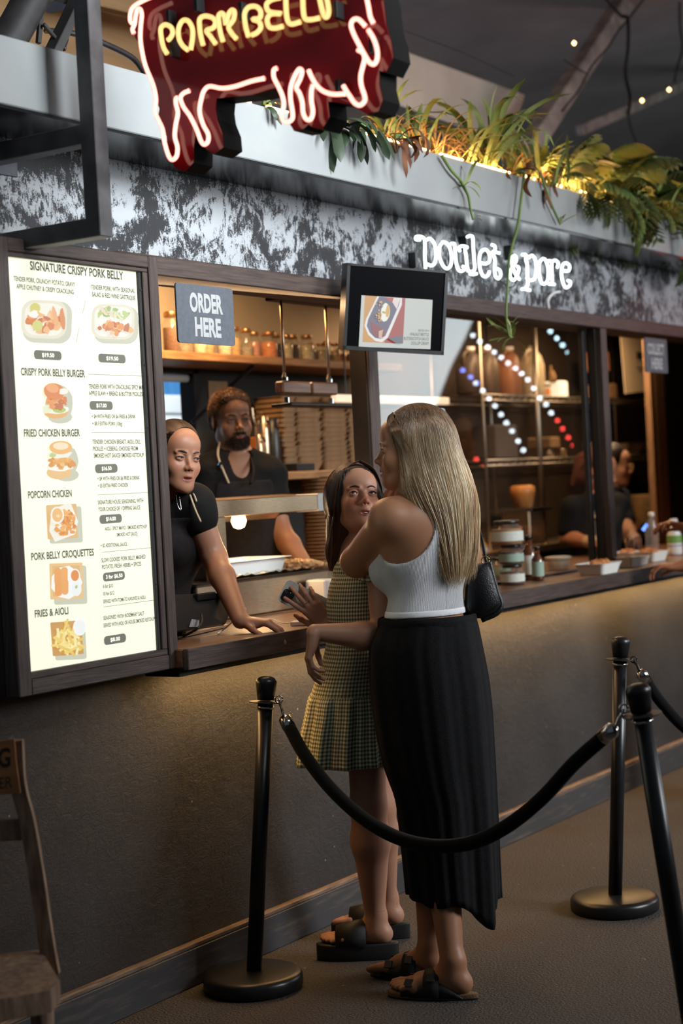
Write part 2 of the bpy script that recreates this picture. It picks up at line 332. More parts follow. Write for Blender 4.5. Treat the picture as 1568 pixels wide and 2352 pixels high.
M['fascia'] = mat('fascia_cement', (.27, .28, .285), .45, 0, col2=(.32, .33, .33), nscale=3, bump=.12, bscale=160, coat=.0)
M['soffit'] = mat('soffit_gloss', (.012, .012, .014), .22, 0, spec=.45)
M['fabric'] = mat('canopy_fabric', (.52, .47, .45), .9, 0, noise=.12, nscale=2, bump=.2, bscale=5)
M['valance'] = mat('valance_fabric', (.80, .72, .62), .9, 0, noise=.1, nscale=3); M['pipe'] = mat('galvanised_beam', (.42, .37, .33), .55, .2, noise=.35, nscale=10)
M['tan'] = mat('tan_panel', (.20, .115, .05), .8, noise=.08, nscale=3, stretch=(1, 1, 12)); M['tarp'] = mat('blue_tarp', (.05, .19, .42), .6, noise=.2, nscale=4, stretch=(6, 1, 1)); M['outwhite'] = mat('white_cladding', (.75, .78, .8), .6)
def S(name, geo, m, **k): return obj(name, geo, m, kind='structure', **k)
# ---------------------------------------------------------------- setting
S('floor', box((-1, -8, -.1), (15, 0, 0)), M['asphalt'], origin=(0, 0, 0))
S('wall_front', join(box((.6, 0, 0), (13, .10, .985))), M['plaster'], origin=(0, 0, 0))
S('wall_upper', box((.6, 0, 2.215), (13, .10, 2.68)), M['distressed'], origin=(0, 0, 0))
S('wall_left', box((.6, 0, .985), (3.70, .10, 2.215)), M['distressed'], origin=(0, 0, 0))
S('wall_right', box((8.45, 0, 1.045), (13, .10, 2.155)), M['jamb'], origin=(0, 0, 0))
b_ = S('baseboard_front', box((.6, -.028, 0), (13, 0, .115), .003), M['base'], origin=(0, 0, 0)); obj('batten', box((.6, -.026, .115), (13, 0, .130), .003), M['rawwood'], b_)
t_ = S('trim_1', box((3.70, -.03, 2.155), (13, .14, 2.215), .004), M['wood'], origin=(0, 0, 0))   # timber lintel
t2 = thing('trim_2', None, None, (5.07, 0, 1.045), kind='structure'); obj('post', box((5.036, -.03, 1.045), (5.101, .05, 2.155), .003), M["woodv"], t2); obj('side_lining', box((5.030, -.02, 1.045), (5.036, .048, 2.155), .001), M["jamb"], t2)
t3 = S('trim_3', box((7.045, -.03, 1.045), (7.105, .045, 2.155), .003), M['woodv'])
obj('side_lining', box((7.038, .0, 1.045), (7.045, .042, 2.155), .001), M['jamb'], t3)
S('trim_4', box((8.36, -.02, 1.045), (8.45, .06, 2.155), .003), M['jamb'])
S('trim_5', box((3.70, -.03, 1.045), (3.745, .14, 2.155), .003), M['woodv'])
wn = S('window_1', box((5.101, .055, 1.05), (7.038, .061, 2.155)), M['glass'], origin=(6, .05, 1.05))
obj('glazing_bead', box((5.101, .04, 1.045), (7.038, .054, 1.058), .002), M['darksteel'], wn); obj('edge_channel', box((7.005, .045, 1.06), (7.038, .07, 2.15), .002), M['darksteel'], wn)
# counter ledge along the front
lg = S('trim_6', join(box((3.715, -.18, .990), (5.10, .28, 1.045), .004), box((5.10, -.18, .990), (12, .66, 1.045), .004)), M['counter'], origin=(3.7, 0, .985)); obj('front_board', box((3.715, -.20, .985), (12, -.18, 1.046), .002), M['wood'], lg)
obj('under_batten', box((3.73, -.15, .962), (12, -.02, .990), .002), M['jamb'], lg)
tg = obj('led_strip', box((3.85, -.012, .955), (11.5, -.004, .962)), M['led'], label='warm strip light under the counter ledge', cat='strip light')
# fascia box
S('trim_7', box((.6, -.25, 2.497), (13, 0.0, 2.672), .003), M['fascia'], origin=(0, 0, 0)); S('trim_8', box((.6, -.245, 2.489), (13, 0, 2.497)), M['soffit'], origin=(0, 0, 0))
for k, (a, c) in enumerate(((560, 576), (612, 662), (818, 985), (1010, 1062), (1083, 1170))):
    p, q = at(a, 75+.277*a, y=-.248), at(c, 75+.277*c, y=-.248)
    obj('led_strip', box((p[0], -.252, 2.672), (q[0], -.244, 2.6775)), M['led'], label=['short warm strip light run on the fascia edge behind the pig sign', 'warm strip light run between the pig legs on the fascia edge', 'warm strip light run on the fascia edge right of the pig snout', 'short warm strip light run left of the tall grass tuft', 'warm strip light run under the tall grass tuft'][k], cat='strip light')
rb = A([at(1180, 405, y=-.25)[0], -.248, 2.676]); k = 0; n0 = None
for i in range(30):
    px = 1183+i*11.5+random.uniform(-3, 3)
    if random.random() < .3 and px < 1430: continue
    p = at(px, 400, y=-.25); g = lathe([(.001, -.006), (.005, -.003), (.006, 0), (.005, .003), (.001, .006)], 8, (p[0], -.25, 2.678))
    o = obj('fairy_bulb', g, M['led'], label='tiny warm bulb glowing on the fascia edge under the ferns', cat='bulb', group='fairy bulbs along the fascia edge')
# ceiling and tent
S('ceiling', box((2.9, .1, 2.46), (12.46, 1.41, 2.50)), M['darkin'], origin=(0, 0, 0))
def fab(name, pts, th=.01, m=None, **k):
    P = [A(p) for p in pts]; n = np.cross(P[1]-P[0], P[2]-P[0]); n /= np.linalg.norm(n); return obj(name, slab(P, n, th), m or M['fabric'], **k)
P = [];nx, ny = 24, 16
for j in range(ny+1):
    for i in range(nx+1):
        x = 1+18*i/nx; y = -9+13*j/ny; P.append((x, y, 4.55-.10*(y-.5)**2*.35-.10*abs(math.sin(x*1.05))+.03*math.sin(3*y+x)))
P = [(x, y, max(z, 2.9)) for x, y, z in P]
g = (P, [(j*(nx+1)+i, j*(nx+1)+i+1, (j+1)*(nx+1)+i+1, (j+1)*(nx+1)+i) for j in range(ny) for i in range(nx) if not (-4.6 < -9+13*j/ny < -2.0 and i < 4) and not (j < 5 and 2 < i < 16)])
S('wall_tent', box((4.5, 3.4, 2.2), (16, 3.45, 5.2)), M['fabric'], origin=(0, 0, 0))
S('ceiling.001', g, M['fabric'], smooth=True, origin=(0, 0, 0))
v1 = [at(560, -15, y=1.3), at(1205, 218, y=1.3), at(1170, 330, y=1.3), at(530, 105, y=1.3)]
fab('canopy_valance', v1, label='pale fabric valance of the tent roof behind the planter', cat='valance', m=M['valance'])
def beam(a, b, w_, h_, lab): obj('tent_beam', bar(a, b, w_, h_, .006), M['pipe'], label=lab, cat='beam')
beam(at(1195, 370, y=1.0), at(1475, -60, y=1.0), .09, .12, 'wide sloping tent beam rising to the top edge')
beam(at(1330, 300, y=1.2), at(1640, 165, y=1.2), .05, .07, 'thin tent strut meeting the wide sloping beam on its right')
def cable(px, r, lab, y=.7, **k): obj('hanging_cable', tube(smooth_path([at(a, b, y=y+.02*math.sin(i*2)) for i, (a, b) in enumerate(px)], 5), r, 6), M['darksteel'], smooth=True, label=lab, cat='cable')
cable([(1390, -5), (1425, 35), (1441, 44), (1442, 110), (1436, 170), (1447, 225), (1442, 262)], .011, 'thick black cable bundle dropping from the knot on the sloping beam')
cable([(1480, -5), (1441, 46), (1420, 70), (1395, 110), (1360, 150), (1330, 205), (1290, 255)], .006, 'black cable running down along the sloping beam')
cable([(1560, -5), (1561, 60), (1567, 110), (1556, 150), (1548, 190)], .007, 'black cable hanging at the right edge of the roof')
cable([(1295, 138), (1322, 155), (1348, 170)], .004, 'short black tie around the sloping beam')
cable([(1442, 262), (1450, 300), (1470, 345), (1490, 380)], .006, 'black cable dropping into the ferns')
cable([(760, 3), (900, 60), (1060, 120), (1180, 175)], .002, 'thin seam cord across the tent roof')
for px, py in ((1536, 206), (1474, 231), (1318, 99)):
    o = obj('pin_light', lathe([(.002, -.012), (.012, 0), (.002, .012)], 8, at(px, py, y=.65)), M['led'], label='tiny warm light on the tent strut at px %d' % px if 0 else {1536: 'pin light on the thin strut near the right edge', 1474: 'faint pin light on the thin strut left of its brighter neighbour', 1318: 'faint pin light beside the wide sloping beam'}[px], cat='light')
# upper left: tan panels, duct, cables over the fascia
fab('roof_panel', [at(-60, -40, y=1.1), at(420, -40, y=1.1), at(420, 260, y=1.1), at(-60, 190, y=1.1)], label='tan sheet panel under the roof at upper left', cat='panel', m=M['tan'])
obj('roof_batten', bar(at(140, -30, y=.9), at(420, 38, y=.9), .05, .09, .004), M['tan'], label='lit tan batten crossing behind the pig tail', cat='batten')
obj('air_duct', tube(smooth_path([at(100, -60, y=.35), at(60, 20, y=.35), at(20, 90, y=.35), at(-30, 150, y=.35)]), .055, 16), M['darksteel'], smooth=True, label='dark flexible duct at the top left corner', cat='duct')
obj('black_bracing', join(bar(at(188, -20, y=.3), at(118, 125, y=.3), .05, .03), bar(at(95, 20, y=.32), at(88, 100, y=.32), .015, .015), bar(at(100, 55, y=.3), at(150, 115, y=.3), .012, .012)), M['darksteel'], label='black diagonal bracing left of the sign bracket', cat='brace')
obj('gutter_fitting', box(at(90, -20, y=.4)-A([0, .06, .0]), at(150, 25, y=.4)+A([0, .06, 0]), .01), M['darksteel'], label='dark roof fitting above the bracing', cat='fitting')
cable([(105, 70), (160, 75), (220, 92), (300, 130), (330, 165)], .010, 'black conduit looping behind the sign bracket', y=.5)
cable([(150, 70), (155, 90), (148, 112)], .004, 'thin black wire dropping beside the bracing', y=.3)
# opposite side of the aisle, seen mirrored in the glass
S('wall_opposite', box((-1, -8.2, 0), (15, -8, 4.5)), mat('dark_hall', (.035, .033, .035), .9), origin=(0, 0, 0))
S('wall_end', box((15, -8.2, 0), (15.1, 3, 4.5)), mat('dark_hall_end', (.03, .03, .034), .9), origin=(0, 0, 0))
# ---------------------------------------------------------------- sign bracket
sb = thing('sign_bracket', 'black steel bracket frame holding the pig sign out from the wall', 'bracket', (3.21, 0, 2.25))
obj('upright', box((3.19, -.415, 2.16), (3.24, -.365, 2.95), .002), M['bracket'], sb)
obj('arm', box((3.19, -.37, 2.16), (3.24, -.004, 2.21), .002), M['bracket'], sb); obj('arm', box((3.19, -.37, 2.40), (3.24, -.004, 2.45), .002), M['bracket'], sb)
for z in (2.185, 2.425): pl = obj('wall_plate', box((3.16, -.006, z-.04), (3.33, -.0005, z+.04), .001), M['signgrey'], sb); obj('bolt', cyl(.008, .006, (3.29, -.010, z), 10), M['darksteel'], pl)
# ---------------------------------------------------------------- neon pig
SX = 3.262
def c2(u, v): return at(280+.2168*u, .2168*v, x=SX)
def c3(u, v): return at(580+.2232*u, .2232*v, x=SX)
pg = thing('neon_pig_sign', 'red neon pig outline with yellow lettering hung above the menu', 'neon sign', (3.30, -.8, 2.32))
red = [(c2, [(330, -40), (200, 20), (120, 75), (90, 140), (88, 220), (112, 250)]), (c2, [(125, 355), (112, 310), (135, 250), (145, 170), (165, 100), (195, 100), (210, 160), (200, 260), (195, 400), (210, 530), (250, 700), (330, 900), (360, 1050), (350, 1180), (385, 1270), (430, 1370), (450, 1500), (490, 1640), (530, 1692), (578, 1655), (588, 1560), (560, 1450), (568, 1330), (592, 1200), (572, 1100), (572, 1045), (592, 1035)]),
       (c2, [(715, 960), (650, 990), (620, 1040), (650, 1130), (720, 1230), (790, 1370), (835, 1490), (870, 1530), (910, 1500), (912, 1420), (860, 1320), (822, 1180), (840, 1050), (870, 960), (930, 915), (1060, 935), (1200, 915), (1370, 860), (1510, 830)]),
       (c3, [(252, 702), (218, 720), (220, 800), (270, 900), (310, 1000), (320, 1090), (298, 1180), (318, 1245), (365, 1255), (408, 1220), (410, 1150), (390, 1020), (392, 900), (430, 790), (478, 712), (508, 735), (490, 810), (450, 900), (482, 960), (510, 1050), (520, 1160), (552, 1225), (598, 1225), (620, 1150), (605, 1040), (605, 940), (622, 870)]),
       (c3, [(575, 722), (610, 800), (660, 880), (730, 940), (830, 970), (960, 965)]), (c3, [(932, 880), (960, 930), (1000, 990), (1050, 1060), (1105, 1082), (1152, 1040), (1150, 980), (1118, 880), (1112, 780), (1140, 660), (1152, 600), (1135, 545), (1080, 512)]),
       (c3, [(1160, 270), (1090, 200), (1035, 205), (1012, 260), (1040, 350), (1090, 450), (1150, 560), (1200, 640), (1250, 660), (1282, 600), (1278, 500), (1240, 390), (1188, 305)]), (c3, [(1165, -60), (1190, 60), (1210, 170), (1242, 240)])]
for f, L in red: obj('neon_tube', tube(smooth_path([f(*p) for p in L], 5), .0062, 10), M['neonred'], pg, True)
yel = [(c2, [(478, 570), (440, 500), (418, 400), (412, 300), (460, 262), (520, 290), (537, 350), (510, 405), (485, 425)]), (c2, [(700, 532), (640, 480), (602, 400), (600, 300), (640, 222), (700, 222), (745, 300), (748, 400), (728, 530)]), (c2, [(860, 480), (835, 380), (822, 280), (825, 200), (880, 170), (960, 190), (990, 240), (965, 295), (895, 325), (940, 390), (992, 465)]),
       (c2, [(1070, 440), (1040, 330), (1022, 180), (1055, 140), (1085, 175), (1100, 262)]), (c2, [(1100, 262), (1130, 150), (1165, 108), (1192, 130), (1180, 210), (1130, 285), (1160, 350), (1212, 412)]), (c2, [(1340, 390), (1310, 280), (1298, 150), (1340, 78), (1420, 70), (1468, 120), (1458, 190), (1385, 205), (1450, 230), (1470, 290), (1430, 345), (1375, 372)]),
       (c3, [(285, -25), (190, 0), (142, 50), (170, 120), (290, 140), (190, 145), (150, 200), (170, 275), (230, 290), (312, 270)]), (c3, [(340, -60), (345, 100), (360, 210), (400, 248), (492, 225)]), (c3, [(515, -60), (520, 100), (540, 190), (600, 202), (688, 185)]), (c3, [(680, -60), (710, 80), (738, 165), (768, 170), (782, 100), (755, -60)])]
for f, L in yel: obj('letter_tube', tube(smooth_path([f(*p) for p in L], 5), .0066, 10), M['neonyel'], pg, True)
outl = [(340, -90), (306, -10), (298, 25), (295, 75), (310, 95), (318, 130), (325, 150), (334, 195), (352, 240), (348, 262), (368, 302), (374, 345), (385, 372), (402, 378), (414, 366), (414, 335), (418, 305), (424, 283), (432, 290), (445, 312), (458, 330), (470, 338), (483, 330), (480, 305), (468, 275), (464, 245), (470, 212), (500, 206), (560, 200), (608, 186), (626, 172), (642, 205), (652, 235), (648, 268), (658, 284), (672, 280), (688, 268), (700, 276), (716, 280), (726, 262), (722, 215), (735, 215), (790, 222), (806, 232), (825, 245), (843, 240), (848, 225), (840, 190), (842, 150), (860, 150), (872, 125), (868, 95), (856, 55), (850, 0), (835, -90)]
O = [at(a, b, x=SX) for a, b in outl]; O2 = A([[p[1], p[2]] for p in O]); n_ = len(O2)
tn = np.roll(O2, -1, 0)-np.roll(O2, 1, 0); tn /= np.linalg.norm(tn, axis=1)[:, None]; nm = np.stack([tn[:, 1], -tn[:, 0]], 1)
ctr = O2.mean(0); area = .5*np.sum(O2[:, 0]*np.roll(O2[:, 1], -1)-np.roll(O2[:, 0], -1)*O2[:, 1]); nm *= np.sign(area)
O3 = O2+nm*.012
pnl = [(SX+.038, a, b) for a, b in O3]
g = slab(pnl, (1, 0, 0), .002); obj('acrylic_face', g, M['panelred'], pg)
g = slab([(SX+.041, a, b) for a, b in O2+nm*.0125], (1, 0, 0), .075); obj('sign_box', g, M['panelside'], pg)
for u, v in ((465, 190), (760, 20), (1235, 110), (500, 500)): p = c2(u, v); obj('tube_clip', box(p+A([.006, -.006, -.022]), p+A([.037, .006, .022]), .001), M['black'], pg)
for u, v in ((830, 90), (1200, 450), (850, 900)): p = c3(u, v); obj('tube_clip', box(p+A([.006, -.006, -.02]), p+A([.037, .006, .02]), .001), M['black'], pg)
obj('hanger', box((3.235, -.62, 2.86), (3.30, -.40, 2.89), .002), M['bracket'], pg)
# ---------------------------------------------------------------- white neon name
def n1(u, v): return at(940+.2551*u, 520+.2551*v, y=-.045)
nn = thing('neon_name_sign', 'white neon script reading poulet and porc above the glass', 'neon sign', (5.9, -.03, 2.25))
wl = [[(95, 120), (60, 118), (60, 95), (100, 92), (130, 108), (140, 150), (138, 250), (145, 380)], [(150, 125), (185, 110), (225, 160), (240, 250), (225, 335), (190, 352), (150, 335)], [(300, 140), (270, 190), (270, 270), (300, 350), (340, 380), (375, 340), (375, 240), (345, 160), (300, 140)],
      [(375, 155), (405, 160), (412, 230), (420, 320), (440, 390), (475, 402), (500, 375), (480, 360)], [(455, 225), (445, 190), (480, 178), (520, 188), (500, 205), (510, 260), (518, 350), (530, 405)], [(520, 95), (545, 85), (570, 100), (575, 200), (582, 300), (588, 380), (560, 408), (525, 398)], [(545, 428), (575, 432), (605, 425)],
      [(640, 330), (690, 335), (722, 310), (715, 240), (680, 208), (640, 235), (628, 310), (640, 400), (670, 450), (705, 440), (720, 405)], [(742, 165), (768, 180), (768, 215), (740, 240), (755, 260), (768, 300), (768, 400), (775, 450), (800, 470), (820, 440), (815, 400), (790, 380)], [(745, 240), (775, 232), (808, 240)],
      [(990, 478), (950, 420), (925, 340), (925, 280), (950, 265), (962, 300), (940, 350), (910, 400), (905, 450), (935, 485), (965, 450), (985, 380), (970, 360)],
      [(1015, 255), (1045, 255), (1050, 285), (1075, 270)], [(1045, 290), (1060, 350), (1062, 450), (1065, 520), (1040, 560), (1012, 565)], [(1045, 565), (1085, 575)], [(1070, 285), (1105, 262), (1135, 310), (1142, 400), (1125, 470), (1090, 485), (1055, 465)],
      [(1200, 290), (1168, 330), (1165, 420), (1185, 500), (1215, 518), (1245, 480), (1248, 380), (1225, 305), (1200, 290)], [(1250, 310), (1278, 320), (1280, 400), (1285, 500)], [(1255, 518), (1305, 522)], [(1282, 320), (1310, 305), (1340, 330), (1330, 372)],
      [(1390, 400), (1430, 400), (1442, 360), (1415, 332), (1380, 345), (1368, 420), (1380, 500), (1405, 550), (1440, 535), (1448, 500), (1425, 488)]]
for L in wl: obj('neon_tube', tube(smooth_path([n1(*p) for p in L], 5), .0062, 8), M['neonwhite'], nn, True)
for u, v in ((90, 300), (545, 150), (470, 280), (945, 230), (1015, 420)): p = n1(u, v); obj('support', box(p+A([-.008, .012, -.03]), p+A([.008, .044, .03]), .001), M['black'], nn)
obj('cable_loop', tube(smooth_path([n1(*p)+A([0, .02, 0]) for p in ((1390, 585), (1330, 600), (1285, 660), (1290, 740))]), .006, 8), M['white'], nn, True)
obj('back_wire', tube(smooth_path([n1(*p)+A([0, .03, 0]) for p in ((835, 445), (900, 500), (960, 545), (1010, 510), (1020, 400))]), .003, 6), M['black'], nn, True)
# ---------------------------------------------------------------- menu light box
mb = thing('menu_board', 'backlit menu board in a dark timber frame left of the order window', 'menu board', (3.4, -.07, .99))
x0, x1, z0, z1 = 3.082, 3.734, .990, 2.185; a0, a1, c0, c1 = 3.137, 3.660, 1.050, 2.137
obj('stile', box((x0, -.150, z0), (a0-.006, -.10, z1), .003), M['woodv'], mb); obj('stile', box((a1+.034, -.150, z0), (x1, -.10, z1), .003), M['woodv'], mb)
obj('rail', box((a0-.006, -.148, z0), (a1+.034, -.10, c0-.018), .003), M['wood'], mb); obj('rail', box((a0-.006, -.148, c1+.012), (a1+.034, -.10, z1), .003), M['wood'], mb)
obj('side_panel', box((x0, -.10, z0), (x0+.02, 0, z1), .002), M['jamb'], mb); obj('side_panel', box((x1-.02, -.10, z0), (x1, 0, z1), .002), M['woodv'], mb)
obj('back_panel', box((x0+.02, -.09, z0), (x1-.02, -.004, z0+.02), .002), M['jamb'], mb)
obj('bead', box((a0-.006, -.143, c0-.018), (a1+.034, -.125, c0), .002), M['wood'], mb); obj('bead', box((a0-.006, -.143, c1), (a1+.034, -.125, c1+.012), .002), M['wood'], mb); obj('bead', box((a1+.012, -.143, c0), (a1+.034, -.125, c1), .002), M['woodv'], mb)
obj('retainer', box((a1, -.136, c0), (a1+.012, -.120, c1), .001), M['darksteel'], mb)
RX = [[1, 0, 0], [0, 0, 1], [0, -1, 0]]
for z in (2.085, 1.87, 1.69, 1.45, 1.24): obj('screw', xf(cyl(.003, .002, (0, 0, 0), 10, .0005), RX, (a1+.006, -.138, z)), M['chrome'], mb)
lp = obj('light_panel', box((a0-.004, -.128, c0-.002), (a1, -.112, c1+.002)), M['menu'], mb)
MY = -.1285
def m3(u, v): return at(.2551*u, 560+.2551*v, y=MY)
def m4(u, v): return at(.2679*u, 1080+.2679*v, y=MY)
NF = (0, -1, 0); UZ = (0, 0, 1)
def ml(f, s, a, b, h, bold=0, m=None, name='lettering'): write(name, s, f(*a), f(*b), h*1.06, UZ, m or M['ink'], lp, NF, bold+.014)
k3 = .2551/880*1; H = lambda v: v*.2551/ (3800/4.42)
for a in ((m3, 'SIGNATURE CRISPY PORK BELLY', (270, 232), (1110, 325), H(72), .012), (m3, 'TENDER PORK, CRUNCHY POTATO, GRAVY', (122, 332), (675, 388), H(40)), (m3, 'APPLE CHUTNEY & CRISPY CRACKLING', (148, 402), (663, 455), H(40)), (m3, 'TENDER PORK, WITH SEASONAL', (820, 408), (1214, 444), H(40)), (m3, 'SALAD & RED WINE GASTRIQUE', (828, 474), (1218, 508), H(40)),
          (m3, 'CRISPY PORK BELLY BURGER', (188, 1182), (765, 1202), H(62), .01), (m3, 'TENDER PORK WITH CRACKLING, SPICY MAYO', (798, 1303), (1318, 1314), H(40)), (m3, 'APPLE SLAW + BREAD & BUTTER PICKLES', (800, 1364), (1282, 1371), H(38)), (m3, '+ $4 WITH FRIES OR $6 FRIES & DRINK', (824, 1570), (1220, 1571), H(34)), (m3, '+ $8.5 EXTRA PORK (100g)', (830, 1634), (1100, 1636), H(34)),
          (m3, 'FRIED CHICKEN BURGER', (216, 1736), (720, 1733), H(62), .01), (m3, 'TENDER CHICKEN BREAST, AIOLI, DILL', (832, 1802), (1266, 1800), H(38)), (m3, 'PICKLES + ICEBERG, CHOOSE FROM', (838, 1864), (1240, 1860), H(38)), (m3, 'SMOKED HOT SAUCE/ SMOKED KETCHUP', (844, 1926), (1294, 1920), H(38)),
          (m4, '+ $4 WITH FRIES OR $6 FRIES & DRINK', (834, 88), (1196, 80), H(34)), (m4, '+ $5 EXTRA FRIED CHICKEN', (840, 150), (1097, 142), H(34)), (m4, 'POPCORN CHICKEN', (241, 242), (614, 226), H(60), .01), (m4, 'SIGNATURE HOUSE SEASONING, WITH', (838, 294), (1226, 276), H(36)), (m4, 'YOUR CHOICE OF 1 DIPPING SAUCE', (842, 352), (1202, 336), H(36)), (m4, 'AIOLI - SPICY MAYO - SMOKED KETCHUP', (898, 518), (1258, 496), H(32)), (m4, 'SMOKED HOT SAUCE', (1000, 568), (1178, 558), H(32)), (m4, '+ $2 ADDITIONAL SAUCE', (862, 662), (1088, 648), H(32)),
          (m4, 'PORK BELLY CROQUETTES', (268, 772), (805, 730), H(60), .01), (m4, 'SLOW COOKED PORK BELLY, MASHED', (870, 790), (1246, 757), H(36)), (m4, 'POTATO, FRESH HERBS + SPICES', (874, 848), (1210, 818), H(36)), (m4, '6 for $10', (882, 1010), (967, 1004), H(32)), (m4, '10 for $12', (884, 1074), (979, 1066), H(32)), (m4, 'SERVED WITH TOMATO KASUNDI & AIOLI', (884, 1142), (1245, 1102), H(32)),
          (m4, 'FRIES & AIOLI', (298, 1262), (586, 1232), H(60), .01), (m4, 'SEASONED WITH ROSEMARY SALT', (886, 1284), (1234, 1242), H(34)), (m4, 'SERVED WITH AIOLI OR HOUSE SMOKED KETCHUP', (886, 1348), (1325, 1288), H(34))): ml(*a)
for f, s, a, b in ((m3, '$19.50', (305, 1000), (552, 1006)), (m3, '$19.50', (885, 1030), (1128, 1036)), (m3, '$17.00', (806, 1454), (1012, 1458)), (m3, '$16.50', (855, 2022), (1056, 2024)), (m4, '$14.00', (852, 420), (1042, 414)), (m4, '3 for $6.50', (882, 914), (1068, 904)), (m4, '$8.00', (890, 1454), (1078, 1444))):
    p, q = f(*a), f(*b); p[2] = q[2] = (p[2]+q[2])/2; c = (p+q)/2; w_ = q[0]-p[0]; hh = .0245
    pl = obj('price_tag', slab(rrect(c+A([0, -.0003, 0]), (1, 0, 0), (0, 0, 1), w_, hh, hh*.42), (0, -1, 0), .0006), M['pill'], lp)
    write('lettering', s, c-A([w_*(.38 if len(s) > 7 else .22), .0008, .005]), c+A([w_*(.38 if len(s) > 7 else .22), -.0008, -.005]), .0105, UZ, M['menuwhite'], lp, NF, .02)
for f, a, b in ((m3, (790, 1173), (1310, 1193)), (m3, (822, 1699), (1312, 1700)), (m4, (834, 212), (1275, 190)), (m4, (868, 704), (1303, 663)), (m4, (888, 1172), (1315, 1114))):
    obj('divider', bar(f(*a)+A([0, -.0008, 0]), f(*b)+A([0, -.0008, 0]), .0009, .0009, 0), M['ink'], lp)
for a, b in (((768, 512), (741, 628)), ((710, 760), (683, 890))): obj('divider', bar(m3(*a)+A([0, -.0008, 0]), m3(*b)+A([0, -.0008, 0]), .0006, .0006, 0), M['ink'], lp)
def picture(f, items, name='food_picture'):
    """flat printed picture: layers of coloured outlines on the light panel"""
    V = []; Fc = []; C = []; k = 0
    for pts, col in items:
        P = [f(*p)+A([0, -.0006-.00018*k, 0]) for p in pts]; n = len(V); V += P; Fc.append(tuple(range(n, n+len(P)))); C += [col]*len(P); k += 1
    obj(name, (V, Fc), M['lit'], lp, col=C)
def el(cx, cy, rx, ry, n=14, j=0, rot=0):
    out = []
    for i in range(n):
        a = 2*math.pi*i/n; r = 1+random.uniform(-j, j); x, y = rx*r*math.cos(a), ry*r*math.sin(a); out.append((cx+x*math.cos(rot)-y*math.sin(rot), cy+x*math.sin(rot)+y*math.cos(rot)))
    return out
def rr(cx, cy, w_, h_, r, rot=0): 
    return [(cx+(p[0])*math.cos(rot)-p[1]*math.sin(rot), cy+p[0]*math.sin(rot)+p[1]*math.cos(rot)) for p in rrect((0, 0, 0), (1, 0, 0), (0, 1, 0), w_, h_, r)]
SH = (.62, .62, .48); CRM = (.84, .80, .64)
def blobs(cx, cy, rx, ry, n, cols, s, el_=1.0):
    out = []
    for i in range(n):
        a, r = random.uniform(0, 6.28), math.sqrt(random.random()); out.append((el(cx+rx*r*math.cos(a), cy+ry*r*math.sin(a), s*random.uniform(.6, 1.2)*el_, s*random.uniform(.5, 1), 9, .25, random.uniform(0, 3)), random.choice(cols)))
    return out
ORG = [(.85, .33, .10), (.72, .22, .06), (.92, .50, .22), (.95, .62, .35), (.60, .17, .05)]
picture(m3, [(rr(425, 705, 440, 380, 110, .04), (.66, .66, .52)), (rr(395, 680, 410, 345, 110, .04), CRM), (rr(395, 680, 350, 290, 90, .04), (.95, .92, .80))]+blobs(390, 690, 150, 100, 30, ORG, 36, 1.5)+[(el(300, 580, 48, 46), (.72, .66, .18)), (el(290, 640, 45, 35, 12, .2), (.96, .95, .88)), (el(320, 740, 48, 50), (.70, .68, .22)), (el(545, 680, 24, 100, 12, .1, -.1), (.75, .28, .10)), (el(480, 660, 22, 95, 12, .1, -.2), (.88, .45, .22))])
picture(m3, [(rr(1045, 730, 400, 340, 100, .03), (.66, .66, .52)), (rr(1015, 702, 385, 315, 95, .03), CRM), (rr(1015, 702, 335, 270, 80, .03), (.95, .93, .84))]+blobs(1010, 630, 140, 55, 34, [(.96, .95, .85), (.55, .68, .25), (.80, .84, .55), (.9, .72, .6), (.4, .55, .2)], 20, 1.9)+blobs(1010, 765, 140, 45, 20, ORG, 34))
picture(m3, [(el(530, 1440, 125, 170, 16, .05), SH), (el(540, 1560, 110, 60), SH), (el(500, 1520, 108, 55), (.85, .45, .15)), (el(500, 1490, 112, 42, 16, .1), (.95, .93, .80)), (el(530, 1495, 60, 28), (.45, .60, .15)), (el(420, 1490, 45, 35, 10, .2), (.85, .88, .60))]+blobs(500, 1425, 85, 55, 26, ORG, 28)+[(el(470, 1330, 95, 75, 16, .03, .3), (.78, .24, .06)), (el(455, 1300, 60, 42, 12, 0, .3), (.90, .40, .16)), (el(555, 1330, 40, 32, 10, .2), (.98, .90, .80))])
picture(m3, [(el(590, 1960, 115, 150, 16, .05), SH), (el(600, 2080, 110, 60), SH), (el(530, 2060, 115, 62), (.87, .55, .24)), (el(530, 2010, 125, 36, 16, .1), (.97, .94, .84))]+blobs(545, 1965, 105, 48, 28, [(.85, .42, .10), (.92, .55, .2), (.75, .32, .06)], 32)+[(el(520, 1898, 110, 34, 14, .2), (.90, .92, .78)), (el(460, 1905, 30, 20, 10, .2), (.55, .65, .25)), (el(530, 1835, 105, 62), (.90, .50, .16)), (el(530, 1822, 70, 34), (.98, .80, .55))])
picture(m4, [(rr(560, 470, 285, 310, 20, -.05), SH), (rr(530, 440, 262, 295, 14, -.05), (.80, .50, .20)), ([(600, 272), (668, 440), (640, 550), (470, 615), (420, 520), (440, 340)], (.95, .92, .80))]+blobs(545, 455, 90, 105, 60, [(.84, .36, .08), (.92, .48, .14), (.72, .25, .05)], 22)+[(el(463, 388, 58, 76), (.97, .95, .88)), (el(463, 386, 45, 60), (.90, .52, .18)), (el(470, 395, 20, 16, 8, .2), (.96, .70, .4))])
